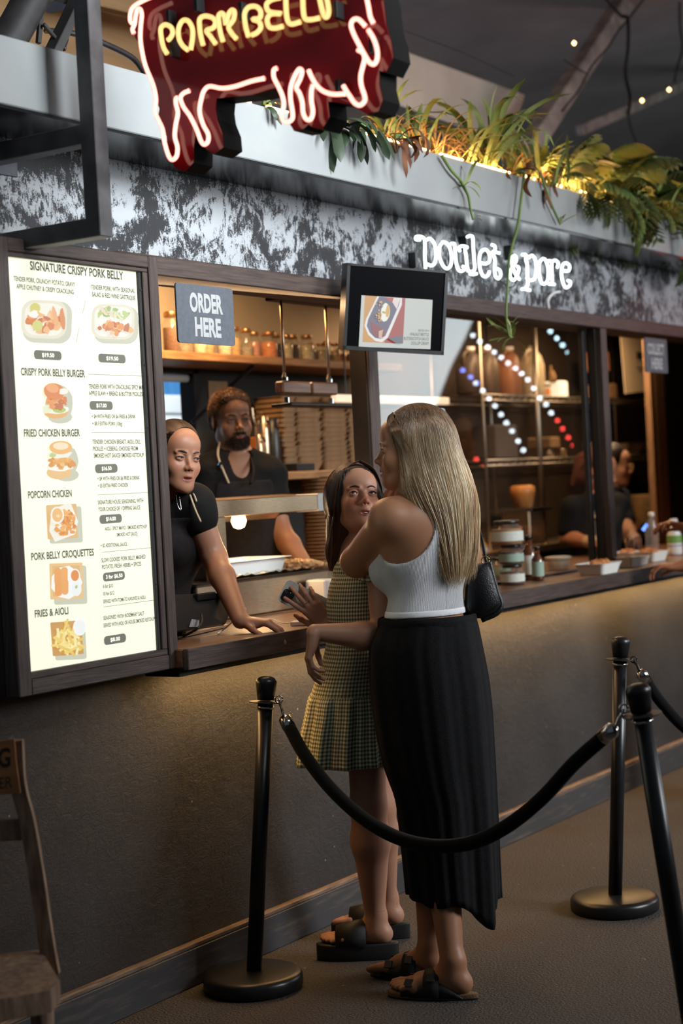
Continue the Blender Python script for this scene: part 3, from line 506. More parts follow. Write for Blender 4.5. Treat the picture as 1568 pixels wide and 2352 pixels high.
picture(m4, [(rr(600, 985, 285, 330, 20, -.03), SH), (rr(567, 950, 285, 310, 10, -.03), (.86, .56, .24)), (rr(567, 950, 235, 262, 10, -.03), (.78, .48, .18)), (el(565, 960, 135, 145, 9, .04), (.97, .97, .93)), (rr(492, 910, 60, 150, 30, 0), (.88, .38, .10)), (rr(548, 900, 58, 140, 28), (.90, .42, .12)), (rr(497, 1010, 62, 140, 30), (.86, .36, .09)), (rr(552, 1000, 60, 135, 28), (.88, .40, .11)), (el(637, 905, 46, 62), (.97, .96, .92)), (el(637, 903, 35, 48), (.80, .28, .05)), (el(650, 1020, 44, 60), (.90, .94, .92)), (el(650, 1000, 12, 16, 6, .3), (.4, .6, .2))])
FR = []
for i in range(46):
    FR.append((rr(570+random.uniform(-95, 95), 1440+random.uniform(-110, 110), random.uniform(90, 130), 22, 8, random.uniform(-1.6, 1.6)), random.choice([(.96, .78, .28), (.90, .66, .18), (.98, .86, .42), (.85, .58, .12)])))
picture(m4, [(rr(600, 1470, 270, 310, 20, -.05), SH), (rr(572, 1440, 265, 290, 10, -.08), (.62, .32, .08))]+FR+[(el(662, 1345, 56, 74), (.97, .98, .96)), (el(662, 1345, 44, 60), (.92, .95, .93))])
# ---------------------------------------------------------------- hanging sign boards
def board(name, lab, corners, y, lines, th=.006, col='signgrey'):
    p = [at(*c, y=y) for c in corners]; x0, x1 = (p[0][0]+p[3][0])/2, (p[1][0]+p[2][0])/2; z1, z0 = (p[0][2]+p[1][2])/2, (p[2][2]+p[3][2])/2
    c = A([(x0+x1)/2, y, (z0+z1)/2]); b = obj(name, slab(rrect(c, (1, 0, 0), (0, 0, 1), x1-x0, z1-z0, .010), (0, 1, 0), th), M[col], label=lab, cat='sign')
    for s, u0, u1, v, h in lines: write('lettering', s, (x0+(x1-x0)*u0, y, z1-(z1-z0)*v), (x0+(x1-x0)*u1, y, z1-(z1-z0)*v), (z1-z0)*h, UZ, M['lettergrey'], b, NF, .045, .0008)
    return b
board('order_sign', 'grey sign reading ORDER HERE hung in the left opening', ((403, 650), (534, 662), (540, 793), (410, 788)), -.045, [('ORDER', .22, .80, .45, .30), ('HERE', .29, .75, .86, .30)])
board('collect_sign', 'grey sign reading COLLECT HERE hung in the right opening', ((1478, 775), (1530, 780), (1534, 858), (1484, 854)), -.045, [('COLLECT', .12, .86, .46, .30), ('HERE', .26, .76, .88, .30)])
# screen: rigid panel, tilted towards the queue
def solve_rect(px, d0, w_, h_):
    """pose of a w x h rectangle whose corners were measured at px (tl, tr, br, bl)"""
    c = sum(at(*q, d=d0) for q in px)/4; par = np.r_[c, math.atan2(-RT[1], -RT[0]), 0., 0., w_, h_]
    def corners(p):
        ya, ti, ro = p[3:6]; n = A([-math.sin(ya), math.cos(ya), 0])
        X = A([math.cos(ya), math.sin(ya), 0]); Nn = A([math.sin(ya), -math.cos(ya), 0]); Z = A([0, 0, 1.]); Z2 = Z*math.cos(ti)+Nn*math.sin(ti)*-1; X2 = X*math.cos(ro)+Z2*math.sin(ro); Z3 = Z2*math.cos(ro)-X*math.sin(ro)
        return [p[:3]+X2*sx*p[6]/2+Z3*sz*p[7]/2 for sx, sz in ((-1, 1), (1, 1), (1, -1), (-1, -1))], X2, Z3
    def res(p):
        cs = corners(p)[0]; o = []
        for c_, q in zip(cs, px):
            v = c_-CAM; Z = v @ FW; o += [CX+F_PX*(v @ RT)/Z-q[0], CY-F_PX*(v @ UP)/Z-q[1]]
        return A(o+[(depth(p[:3])-d0)*200, (p[6]/p[7]-w_/h_)*300, p[5]*60])
    par[3] = -.35
    for it in range(60):
        r = res(par); J = np.stack([(res(par+np.eye(8)[i]*1e-5)-r)/1e-5 for i in range(8)], 1); par = par-np.linalg.solve(J.T @ J+1e-2*np.eye(8), J.T @ r)
    return (*corners(par), par)
cs, TX, TZ, par = solve_rect([(797, 603), (1027, 625), (1018, 815), (785, 803)], 5.75, 1.35, 1)
TN = np.cross(TX, TZ); TN = TN if TN @ (CAM-par[:3]) > 0 else -TN
tv = thing('menu_screen', 'black wall screen showing a dessert photo at lower centre', 'screen', tuple(par[:3]-TZ*par[7]/2))
def tvp(u, v, l=0): return cs[0]*(1-u)*(1-v)+cs[1]*u*(1-v)+cs[2]*u*v+cs[3]*(1-u)*v+TN*l
def tvr(u0, u1, v0, v1, l): return [tvp(u0, v0, l), tvp(u1, v0, l), tvp(u1, v1, l), tvp(u0, v1, l)]
obj('casing', slab(tvr(0, 1, 0, 1, 0), -TN, .035), M['black'], tv)
for a in ((0, 1, 0, .025), (0, 1, .955, 1), (0, .03, 0, 1), (.97, 1, 0, 1)): obj('bezel', slab(tvr(*a, 0), TN, .006), M['satin'], tv)
scn = obj('display', slab(tvr(.03, .97, .025, .955, .0005), TN, .001), mat('screen_glass', (.004, .004, .005), .12, spec=.6), tv)
def tq(a, b): return ((a/1568*270+780), (b/1394*240+590))
def tpt(a, b, l=.002):
    px, py = tq(a, b); v = FW+RT*(px-CX)/F_PX-UP*(py-CY)/F_PX; o = par[:3]+TN*l; t = ((o-CAM) @ TN)/(v @ TN); return CAM+v*t
TP = [([(290, 512), (1238, 574), (1208, 1232), (252, 1200)], (.50, .52, .50)), ([(335, 515), (875, 552), (842, 1158), (302, 1136)], (.55, .25, .05)), ([(560, 530), (875, 552), (842, 1158), (600, 1148)], (.33, .04, .04)),
      ([(500, 525), (830, 548), (828, 640), (640, 1080), (560, 1140), (470, 1120), (380, 1040), (330, 920), (350, 830), (430, 670)], (.72, .72, .74)), ([(525, 530), (810, 550), (790, 640), (610, 1050), (545, 1095), (470, 1080), (400, 1010), (360, 920), (380, 830), (450, 680)], (.10, .09, .16)),
      ([(640, 540), (810, 550), (760, 700), (700, 600)], (.72, .62, .60)), ([(610, 540), (720, 545), (700, 610), (650, 580)], (.42, .05, .04)), ([(410, 860), (480, 900), (600, 980), (600, 1060), (540, 1090), (440, 1040)], (.22, .03, .05)), ([(520, 990), (580, 970), (560, 1060), (580, 1090), (520, 1085)], (.55, .38, .30)), (el(608, 740, 60, 124, 18, .05, .12), (.80, .80, .72)), (el(640, 720, 28, 80, 12, .15, .1), (.62, .36, .08)), (el(590, 740, 25, 20, 8, .3), (.4, .36, .08))]
TP += [(el(540+random.gauss(0, 25), 700+random.uniform(-100, 160), 9, 13, 6, .3), random.choice([(.75, .42, .12), (.5, .25, .06)])) for _ in range(26)]+[([(640, 1080), (842, 1050), (842, 1158), (760, 1155), (700, 1120)], (.10, .10, .16))]
V = []; Fc = []; C = []
for k, (pts, col) in enumerate(TP): n = len(V); V += [tpt(a, b, .002+.0002*k) for a, b in pts]; Fc.append(tuple(range(n, len(V)))); C += [col]*len(pts)
obj('screen_picture', (V, Fc), M['lit'], scn, col=C)
for s, a, b, h in (('SERVED WITH', (1045, 992), (1190, 998), 26), ('WALNUT BRITTLE', (935, 1048), (1185, 1058), 40), ('BUTTERSCOTCH SAUCE', (853, 1106), (1183, 1116), 40), ('DOLLOP CREAM', (952, 1168), (1180, 1174), 40)): write('lettering', s, tpt(*a, .009), tpt(*b, .009), h*.172/660, TZ, M['inkdark'], scn, TN)
obj('wall_mount', bar(par[:3]-TN*.03+TZ*.05, par[:3]-TN*.03+TZ*.05+A([0, max(.05, -.03-par[1]), 0]), .05, .05), M['darksteel'], tv)
# ---------------------------------------------------------------- kitchen shell
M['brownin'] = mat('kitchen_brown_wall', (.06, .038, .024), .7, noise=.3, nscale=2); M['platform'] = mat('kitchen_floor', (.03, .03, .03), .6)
S('floor.001', box((2.9, .1, 0), (12.5, 2.4, .11)), M['platform'], origin=(0, 0, 0))
YB = 1.35
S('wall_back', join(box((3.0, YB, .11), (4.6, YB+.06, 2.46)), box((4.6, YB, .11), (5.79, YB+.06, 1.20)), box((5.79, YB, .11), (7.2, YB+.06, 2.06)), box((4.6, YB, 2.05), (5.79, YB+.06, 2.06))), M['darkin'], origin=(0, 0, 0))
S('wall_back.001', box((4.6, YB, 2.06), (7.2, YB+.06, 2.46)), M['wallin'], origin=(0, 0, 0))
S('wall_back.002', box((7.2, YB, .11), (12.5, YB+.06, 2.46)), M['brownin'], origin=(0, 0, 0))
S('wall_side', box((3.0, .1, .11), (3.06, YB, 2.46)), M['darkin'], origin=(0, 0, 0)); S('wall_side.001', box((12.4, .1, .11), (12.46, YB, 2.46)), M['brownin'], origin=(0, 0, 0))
wf = S('window_2', join(box((4.6, YB-.01, 1.2), (4.64, YB+.07, 2.05)), box((5.75, YB-.01, 1.2), (5.79, YB+.07, 2.05)), box((4.6, YB-.01, 2.02), (5.79, YB+.07, 2.05))), M['darkin'], origin=(5.2, YB, 1.2))
obj('blind_roll', tube([(4.64, YB+.03, 2.0), (5.75, YB+.03, 2.0)], .018, 10), M['paper'], wf, True)
zb = at(420, 909, y=2.6)[2]
obj('blue_tarpaulin', box((4.6, 2.60, zb), (8.5, 2.62, 2.9)), M['tarp'], label='blue tarpaulin outside the back window', cat='tarpaulin')
wc = obj('white_cladding', box((4.6, 2.58, .6), (8.5, 2.60, zb)), M['outwhite'], label='white cladding wall outside the back window', cat='cladding')
for i in range(5): obj('cladding_board', box((4.6, 2.57, zb-.10-.13*i), (8.5, 2.58, zb-.006-.13*i+.0), .002), M['outwhite'], wc)
light('back_lane_daylight', 'AREA', (6.3, 1.75, 2.9), (.85, .94, 1.0), 55, 1.2, .5, (6.6, 2.6, 1.6))
# shelf above the service side and its jars
js = obj('jar_shelf', box((4.4, 1.05, 2.040), (7.05, 1.34, 2.076), .004), M['shelf'], label='long oak wall shelf holding the storage jars', cat='shelf')
obj('shelf_bracket', bar((5.85, 1.08, 2.04), (5.72, 1.34, 1.80), .018, .018), M['darksteel'], js)
JC = {'brown spice': (.22, .10, .05), 'cream flour': (.72, .62, .46), 'orange spice': (.62, .20, .06), 'golden grains': (.55, .36, .16), 'pink flakes': (.55, .24, .18), 'dark beans': (.03, .018, .015), 'pale oats': (.5, .42, .30), 'clear nothing': (.3, .25, .18)}
JM = {k: mat('fill_'+k.replace(' ', '_'), v, .8, noise=.25, nscale=120) for k, v in JC.items()}
ordw = ['first', 'second', 'third', 'fourth', 'fifth', 'sixth', 'seventh', 'eighth', 'ninth', 'tenth', 'eleventh', 'twelfth', 'thirteenth', 'fourteenth', 'fifteenth', 'sixteenth', 'seventeenth', 'eighteenth', 'nineteenth', 'twentieth']
def jar(name, p, r, h, fill, lab, grp, lid='shelf', level=.8, n=20, labelcol=None, catg='jar'):
    t = thing(name, lab, catg, p, grp)
    obj('glass', lathe([(r*.9, 0), (r, r*.15), (r, h*.70), (r*.72, h*.80), (r*.72, h*.86)], n, p), M['jar'], t, True)
    obj('contents', lathe([(r*.86, .003), (r*.93, r*.18), (r*.93, h*.70*level), (r*.90, h*.70*level+.002)], n, p), fill, t, True)
    obj('lid', lathe([(r*.74, h*.86), (r*.80, h*.87), (r*.80, h*.98), (r*.76, h)], n, p), lid if not isinstance(lid, str) else M[lid], t, True)
    if labelcol is not None:
        obj('paper_label', lathe([(r*1.012, h*.16), (r*1.012, h*.56)], n, p, False), labelcol, t, True)
    return t
JM['lidgold'] = mat('copper_lid', (.5, .27, .12), .35, .8)
spec = [(78, 'brown spice', .034, .17), (185, 'clear nothing', .030, .10), (285, 'cream flour', .030, .10), (365, 'golden grains', .030, .10), (470, 'cream flour', .032, .11), (560, 'golden grains', .031, .13), (628, 'clear nothing', .031, .125), (706, 'pink flakes', .029, .115), (795, 'orange spice', .038, .118), (868, 'dark beans', .028, .112), (925, 'pale oats', .028, .112), (990, 'dark beans', .030, .115), (1072, 'cream flour', .032, .118), (1124, 'pale oats', .022, .085), (1180, 'pale oats', .030, .085), (1240, 'clear nothing', .024, .10), (1280, 'golden grains', .024, .09), (1338, 'orange spice', .028, .07), (1392, 'brown spice', .028, .07)]
for i, (u, f, r, h) in enumerate(spec):
    x = at(370+.3125*u, 810, y=1.12)[0]
    jar('storage_jar', (x, 1.12+.015*(i % 2), 2.0765), r, h, JM[f], 'glass jar of %s, %s jar from the left on the oak shelf' % (f.replace('clear nothing', 'pale powder'), ordw[i]), 'storage jars on the oak shelf', JM['lidgold'], .45 if f == 'clear nothing' else .85)
obj('wall_lamp', lathe([(.004, 0), (.03, .02), (.034, .05), (.02, .055)], 16, (5.36, 1.30, 2.30)), M['bulb'], smooth=True, label='small round warm lamp on the cream wall above the jars', cat='lamp')
obj('round_shade', lathe([(.02, 0), (.07, .01), (.07, .03), (.03, .05)], 20, (7.0, 1.1, 2.16)), M['signgrey'], smooth=True, label='grey round fitting beside the screen above the jars', cat='fitting') if 0 else None
# lower shelf with takeaway boxes
obj('box_shelf', box((5.75, .95, 1.530), (7.15, 1.34, 1.564), .003), M['shelf'], label='timber shelf under the takeaway box stacks', cat='shelf')
def tray_geo(w_, d_, h, taper=.82, th=.002, n=3, rim=.005):
    def ring(z, s, e=0): return A(rrect((0, 0, z), (1, 0, 0), (0, 1, 0), w_*s+e, d_*s+e, min(w_, d_)*.12*s, n))
    return loft([ring(0, taper), ring(h, 1), ring(h, 1, rim), ring(h+.002, 1, rim), ring(h+.002, 1, -.002), ring(.003, taper, -.004)], True)
bx = 0
for s_, (u0, u1, top, lab) in enumerate(((1012, 1205, 1040, 'left of the two lit stacks'), (1200, 1392, 1040, 'right of the two lit stacks'), (905, 1010, 1100, 'shadowed stack left of them'), (1394, 1460, 1060, 'stack nearest the post'))):
    a, b = at(370+.3125*u0, 1060, y=1.08)[0], at(370+.3125*u1, 1060, y=1.08)[0]; proto = None
    for k in range(14):
        z = 1.566+k*.0225; dx = random.uniform(-.004, .004)
        if proto is None:
            proto = obj('takeaway_box', xf(tray_geo((b-a)*.94, .17, .045, .76, rim=.016), [[1, 0, 0], [0, 1, 0], [0, 0, 1]], ((a+b)/2, 1.16, z)), M['kraft'], label='lowest brown takeaway box, %s' % lab, cat='takeaway box', group='takeaway boxes in the %s' % lab, origin=((a+b)/2, 1.16, z)); P0 = z
        else:
            c = proto.copy(); sc.collection.objects.link(c); c['label'] = ('topmost' if k == 13 else ordw[13-k]+' from top')+' brown takeaway box, %s' % lab; c.location = Vector(((a+b)/2+dx, 1.16+random.uniform(-.004, .004), z)); c.rotation_euler[2] = random.uniform(-.05, .05)
obj('low_shelf', box((5.2, .85, 1.085), (6.6, 1.34, 1.110), .003), M['shelf'], label='low timber shelf behind the man under the bowls', cat='shelf')
p0 = at(728, 1325, y=1.0); proto = None
for k in range(24):
    z = 1.112+k*.0165
    if proto is None: proto = obj('paper_bowl', lathe([(.05, 0), (.072, .045), (.075, .045), (.074, .048), (.07, .046), (.048, .003)], 20, (p0[0]+.04, 1.0, z)), M['kraft'], smooth=True, label='brown paper bowl in the tall stack behind the food warmer', cat='bowl', group='stacked paper bowls behind the food warmer')
    else: c = proto.copy(); sc.collection.objects.link(c); c['label'] = ('upper' if k > 15 else 'middle' if k > 7 else 'lower')+' brown paper bowl of the tall stack behind the food warmer'; c.location = Vector((p0[0]+.04+random.uniform(-.002, .002), 1.0, z))
# utensils beside the stacks
for u, r, h, m_, lab in ((782, .022, .25, 'steel', 'tall steel dispenser tube beside the black one'), (845, .030, .24, 'black', 'black insulated flask beside the takeaway boxes'), (742, .014, .17, 'steel', 'slim steel shaker left of the tall tube')):
    x = at(370+.3125*u, 1060, y=1.05)[0]; t = thing('drink_dispenser', lab, 'dispenser', (x, 1.06, 1.565)); obj('body', lathe([(r*.95, 0), (r, .004), (r, h*.86), (r*.9, h*.88), (r*.9, h*.99), (r*.6, h)], 18, (x, 1.06, 1.565)), M[m_], t, True)
    obj('spout', bar((x, 1.03, 1.565+h*.8), (x-.03, 1.02, 1.565+h*.9), .012, .012), M['chrome'], t)
x = at(370+.3125*715, 1000, y=1.2)[0]; obj('hook_rack', join(tube(smooth_path([(x-.04, 1.2, 1.86), (x-.03, 1.2, 1.80), (x, 1.2, 1.78), (x+.03, 1.2, 1.84)]), .006, 8), box((x-.02, 1.2, 1.565), (x+.02, 1.23, 1.79), .003)), M['steel'], label='steel utensil holder left of the dispenser tubes', cat='utensil holder')
for u, w_, z0, h, c, lab in ((640, .06, 1.565, .16, (.45, .14, .03), 'orange carton behind the man'), (935, .09, 1.60, .05, (.5, .13, .02), 'small orange box beside the flask')):
    x = at(370+.3125*u, 1020, y=1.15)[0]; obj('carton', box((x-w_/2, 1.12, z0), (x+w_/2, 1.2, z0+h), .003), mat('carton_orange', c, .6), label=lab, cat='box')
x = at(612, 1062, y=1.0)[0]; obj('dark_tin', box((x+.20, .98, 1.565), (x+.34, 1.08, 1.60), .003), M['black'], label='flat black tin under the small orange box', cat='tin')
obj('wall_notice', box((5.86, YB-.005, 1.90), (6.0, YB, 1.99)), M['kraft'], label='tan notice on the dark wall behind the man', cat='notice')
# hanging rail
hr = thing('hanging_rail', 'hanging rail of two timber blocks on steel rods in the order window', 'rail', (5.19, .42, 1.87))
pa, pb = at(648, 760, y=.35)[0], at(750, 760, y=.35)[0]
obj('ceiling_bar', box((pa-.06, .32, 2.19), (pb+.35, .38, 2.235), .003), M['jamb'], hr)
for x, yy in ((pa, .35), (pb, .35)): obj('rod', tube([(x, yy, 1.90), (x, yy, 2.2)], .0055, 8), M['steel'], hr, True); obj('rod_cap', lathe([(.012, 0), (.012, .012), (.006, .03)], 10, (x, yy, 1.895)), M['chrome'], hr)
mid = (pa+pb)/2
for a, b in ((pa-.04, mid-.004), (mid+.004, pb+.03)): obj('timber_block', box((a, .33, 1.845), (b, .37, 1.892), .006), M['counter'], hr)
obj('under_tray', box((pa+.0, .325, 1.80), (pb+.45, .42, 1.812), .003), M['darksteel'], hr)
for x in (pa+.02, pb+.02): obj('bolt', cyl(.010, .022, (x, .36, 1.812), 10), M['chrome'], hr)
a, b = at(768, 915, y=.95), at(1028, 918, y=.95); obj('glowing_shelf_edge', box((a[0], .94, a[2]-.018), (b[0], .97, a[2]+.018), .004), mat('shelf_edge_sheen', (.7, .6, .5), .3, emit=.75, ecol=(1, .72, .48)), label='long steel shelf edge, its reflected light made to glow, behind the blonde head', cat='lamp')  # steel shelf edge; the light it reflects is put in as emission
for q in (.1, .9): obj('edge_rod', tube([(a[0]+(b[0]-a[0])*q, .955, a[2]+.018), (a[0]+(b[0]-a[0])*q, .955, 2.46)], .004, 6), M['darksteel'], bpy.data.objects['glowing_shelf_edge'])
# food warmer
obj('service_bench', join(box((4.40, .285, 1.010), (5.36, .57, 1.047), .003), box((4.42, .30, .11), (5.34, .55, 1.010), .003)), M['steel'], label='steel service bench behind the order ledge', cat='bench')
fw_ = thing('food_warmer', 'stainless heated food display on the service bench', 'food warmer', (4.85, .5, 1.047))
obj('service_bench', box((3.10, .62, 1.015), (5.03, .80, 1.045)), M['steel']) if 0 else None
obj('base_cabinet', box((4.40, .305, 1.050), (5.34, .56, 1.175), .004), M['steel'], fw_); obj('top_rim', box((4.39, .295, 1.175), (5.35, .57, 1.184), .002), M['chrome'], fw_)
obj('front_bar', box((4.50, .30, 1.405), (5.145, .34, 1.465), .003), M['steel'], fw_); cb = obj('control_box', box((5.145, .295, 1.400), (5.262, .40, 1.468), .003), mat('brushed_plate', (.5, .5, .5), .45, .7), fw_)
obj('upright', box((4.50, .30, 1.184), (4.575, .34, 1.405), .002), M['steel'], fw_); obj('upright', box((4.52, .535, 1.184), (4.66, .54, 1.405), .002), M['steel'], fw_)
for p in ((4.53, .530, 1.36), (4.645, .530, 1.36), (4.53, .530, 1.21), (4.645, .530, 1.21)): obj('rivet', lathe([(.005, 0), (.003, .003)], 8, p), M['chrome'], fw_)
obj('hood', slab([(4.50, .34, 1.455), (5.26, .34, 1.455), (5.26, .54, 1.465), (4.50, .54, 1.465)], (0, 0, 1), .006), M['steel'], fw_); obj('hood_slope', slab([(4.50, .47, 1.435), (5.2, .47, 1.435), (5.2, .54, 1.38), (4.50, .54, 1.38)], (0, 0, 1), .004), M['steel'], fw_)
bp_ = at(548, 1197, y=.42); hb = obj('heat_bulb', lathe([(.006, -.028), (.020, -.022), (.029, 0), (.024, .018), (.013, .032), (.012, .05)], 8, tuple(bp_)), M['bulb'], fw_)
l = light('heat_lamp_light', 'POINT', tuple(bp_-A([0, .05, .05])), (1, .62, .28), 5, .03)
lg_ = at(747, 1166, y=.294); obj('raised_logo', join(slab([lg_+A([-.013, 0, -.004]), lg_+A([0, 0, .022]), lg_+A([.013, 0, -.004]), lg_+A([.007, 0, -.004]), lg_+A([0, 0, .012]), lg_+A([-.007, 0, -.004])], (0, -1, 0), .0015), slab([lg_+A([-.016, 0, -.014]), lg_+A([-.013, 0, -.006]), lg_+A([.013, 0, -.006]), lg_+A([.016, 0, -.014])], (0, -1, 0), .0015)), M['chrome'], cb)
obj('gastro_tray', xf(tray_geo(.42, .20, .055, .9, rim=.03), None, (4.80, .45, 1.186)), M['white'], smooth=False, label='white deep food tray on top of the warmer', cat='tray')
gx = 40; P = [(4.55+.76*i/gx, .31+.10*j/6, 1.19+.010*random.random()) for j in range(7) for i in range(gx+1)]
obj('foil_edge', (P, [(j*(gx+1)+i, j*(gx+1)+i+1, (j+1)*(gx+1)+i+1, (j+1)*(gx+1)+i) for j in range(6) for i in range(gx)]), M['foil'], label='crumpled foil along the front rim of the warmer', cat='foil')
gx = 24; P = [(4.98+.34*i/gx, .36+.19*j/10, 1.192+.012*random.random()+.02*j/10) for j in range(11) for i in range(gx+1)]
obj('foil_sheet', (P, [(j*(gx+1)+i, j*(gx+1)+i+1, (j+1)*(gx+1)+i+1, (j+1)*(gx+1)+i) for j in range(10) for i in range(gx)]), M['foil'], label='foil sheet on the right of the warmer top', cat='foil')
obj('white_tub', box((5.10, .20, 1.047), (5.02, .29, 1.150), .006), M['white'], label='white tub behind the phone at the warmer corner', cat='tub')
# tablet, cables, reader, laptop
tb = thing('tablet', 'black tablet on a stand, its back to the customers', 'tablet', (4.1, .06, 1.047))
T4 = [at(385, 1366, y=.10), at(545, 1361, y=.10), at(518, 1432, y=.02), at(385, 1452, y=.02)]
obj('case', slab(T4, np.cross(T4[1]-T4[0], T4[3]-T4[0])/np.linalg.norm(np.cross(T4[1]-T4[0], T4[3]-T4[0])), .012), M['black'], tb)
obj('clip', box(at(448, 1372, y=.085)-A([0, .012, .012]), at(490, 1362, y=.085)+A([0, .01, .004]), .003), M['satin'], tb); obj('stand_stem', bar((4.02, .09, 1.047), (4.06, .09, 1.12), .05, .02), M['satin'], tb)
obj('sticker', slab([at(*q, y=.03)+A([0, -.012, 0]) for q in ((433, 1422), (450, 1424), (449, 1440), (427, 1440))], (0, -1, 0), .0008), M['lettergrey'], tb)
obj('charging_cable', tube(smooth_path([at(532, 1394, y=.06), at(558, 1393, y=.04), at(564, 1402, y=.03), at(555, 1415, y=.02), at(530, 1432, y=.0), at(508, 1450, z=1.05), at(500, 1455, z=1.05)], 6), .0022, 8), M['white'], smooth=True, label='white charging cable looping from the tablet', cat='cable')
obj('black_cable', tube(smooth_path([at(462, 1410, y=.0), at(463, 1430, y=-.03), at(450, 1446, y=-.03), at(420, 1462, z=1.052), at(405, 1466, z=1.052)], 6), .004, 8), M['black'], smooth=True, label='black cable curling under the tablet', cat='cable')
q = [at(425, 1463, z=1.047), at(524, 1440, z=1.047), at(500, 1432, z=1.047), at(420, 1447, z=1.047)]; obj('silver_laptop', slab(q, (0, 0, 1), .008), M['steel'], label='thin closed silver laptop under the tablet', cat='laptop')
rc = at(693, 1434, z=1.047); cr = thing('card_reader', 'small white card reader on the counter ledge', 'card reader', tuple(rc)); X = A([.93, .37, 0]); Yv = A([-.37, .93, 0])
obj('body', slab(rrect(rc, X, Yv, .070, .066, .012), (0, 0, 1), .011), M['white'], cr); obj('card_slot', box(rc+A([-.01, -.036, .006]), rc+A([.03, -.033, .008])), M['satin'], cr)
obj('reader_cable', tube(smooth_path([at(664, 1432, z=1.052), at(645, 1430, z=1.052), at(625, 1423, z=1.052), at(605, 1424, z=1.052)], 6), .0018, 6), M['white'], smooth=True, label='thin white cable running to the card reader', cat='cable')
# ---------------------------------------------------------------- goods on the pass counter
def cpt(u, v): return at(1100+.2985*u, 1150+.2985*v, z=1.0465)
M['amber'] = mat('amber_sauce', (.10, .028, .008), .15, coat=.5); M['cream'] = mat('pale_label', (.60, .62, .56), .7, noise=.05, nscale=100); M['mint'] = mat('mint_label', (.30, .42, .34), .7); M['peach'] = mat('peach_label', (.55, .34, .24), .7)
M['fillgold'] = mat('gold_relish', (.36, .18, .05), .5); M['filldark'] = mat('dark_relish', (.09, .04, .02), .4)
cj = [(258, 645, .052, .082, 'filldark', 'cream', 'bottom jar of the stack of three on the pass'), (165, 600, .046, .095, 'fillgold', 'mint', 'squat jar left of the three stacked jars'), (100, 590, .036, .09, 'fillgold', 'cream', 'jar with green label beside the handbag strap'), (30, 560, .036, .09, 'fillgold', 'peach', 'jar half hidden behind the handbag'), (338, 580, .036, .088, 'filldark', 'peach', 'small jar with a peach label behind the tall bottles')]
for u, v, r, h, f, lb, lab in cj: jar('relish_jar', tuple(cpt(u, v)), r, h, M[f], lab+', pale label', 'relish jars on the pass', 'satin', .9, labelcol=M[lb])
p = cpt(258, 645); jar('relish_jar', (p[0], p[1], p[2]+.083), .052, .082, M['filldark'], 'middle jar of the stack of three, mint label', 'relish jars on the pass', 'satin', .9, labelcol=M['mint']); jar('relish_jar', (p[0]-.03, p[1], p[2]+.167), .068, .10, M['fillgold'], 'top jar of the stack of three, wider, cream label', 'relish jars on the pass', 'satin', .9, labelcol=M['cream'])
def bottle(p, r, h, m_, lab, lbl='cream', cap='satin', cat='bottle', grp=None):
    t = thing('sauce_bottle', lab, cat, p, grp); obj('glass', lathe([(r*.9, 0), (r, .005), (r, h*.62), (r*.42, h*.76), (r*.40, h*.90)], 18, p), m_, t, True); obj('cap', lathe([(r*.48, h*.90), (r*.48, h*.99), (r*.4, h)], 14, p), M[cap], t, True)
    obj('paper_label', lathe([(r*1.015, h*.12), (r*1.015, h*.55)], 18, p, False), M[lbl], t, True)
bottle(tuple(cpt(392, 605)), .033, .19, M['amber'], 'tall amber sauce bottle with a cream label'); bottle(tuple(cpt(455, 612)), .026, .145, M['amber'], 'shorter amber bottle right of the tall one', 'mint'); bottle(tuple(cpt(30, 470)), .03, .14, M['fillgold'], 'pale bottle behind the handbag strap', 'cream')
M['frost'] = mat('frosted_plastic', (.7, .62, .5), .3, alpha=.55); M['clearp'] = glass('clear_plastic', (.9, .9, .88), 1.4, .05, .12)
p = cpt(612, 530); t = thing('plastic_tub', 'clear plastic tub with a pale lid on the pass', 'tub', tuple(p)); obj('tub', lathe([(.045, 0), (.055, .05)], 20, p), M['frost'], t, True); obj('lid', lathe([(.06, .05), (.062, .053), (.062, .06), (.05, .062)], 20, p), M['paper'], t, True)
FOODC = mat('fried_food', (.38, .12, .03), .6, col2=(.55, .24, .07), nscale=60, bump=.6, bscale=50)
def meal(u, v, w_, h, lab, food=True, cat='food tray'):
    p = cpt(u, v); t = thing('meal_tray', lab, cat, tuple(p)); obj('tray', xf(tray_geo(w_, w_*.7, h, .8, rim=.008), None, p), M['paper'], t)
    if food:
        for k in range(9):
            a = random.uniform(0, 6.28); rr_ = random.uniform(0, .30); c = p+A([w_*rr_*math.cos(a), w_*.6*rr_*math.sin(a), h*.8+random.uniform(0, .01)]); n = 10
            V, Fc = lathe([(.002, -.014), (.016, -.008), (.020, .003), (.012, .014), (.002, .017)], 8, c); V = V+rng.normal(0, .0025, V.shape); obj('fried_piece', (V, Fc), FOODC, t, True)
meal(920, 560, .20, .045, 'kraft tray of chips behind the glass by the mullion'); meal(1150, 510, .12, .045, 'small white tray nearest the mullion in the opening', False); meal(1215, 495, .12, .04, 'second small white tray in the opening', False); meal(1310, 465, .19, .045, 'white tray of fried food in the opening'); meal(1160, 455, .17, .04, 'white tray of fried food behind the small trays')
p = cpt(1338, 420); t = thing('water_bottle', 'clear ribbed water bottle with a white cap', 'bottle', tuple(p)); obj('body', lathe([(.035, 0)]+[(.036-.002*(k % 2), .01+.012*k) for k in range(10)]+[(.036, .14), (.014, .185), (.013, .20)], 20, p), M['clearp'], t, True); obj('cap', lathe([(.016, .20), (.016, .22), (.013, .223)], 14, p), M['white'], t, True)
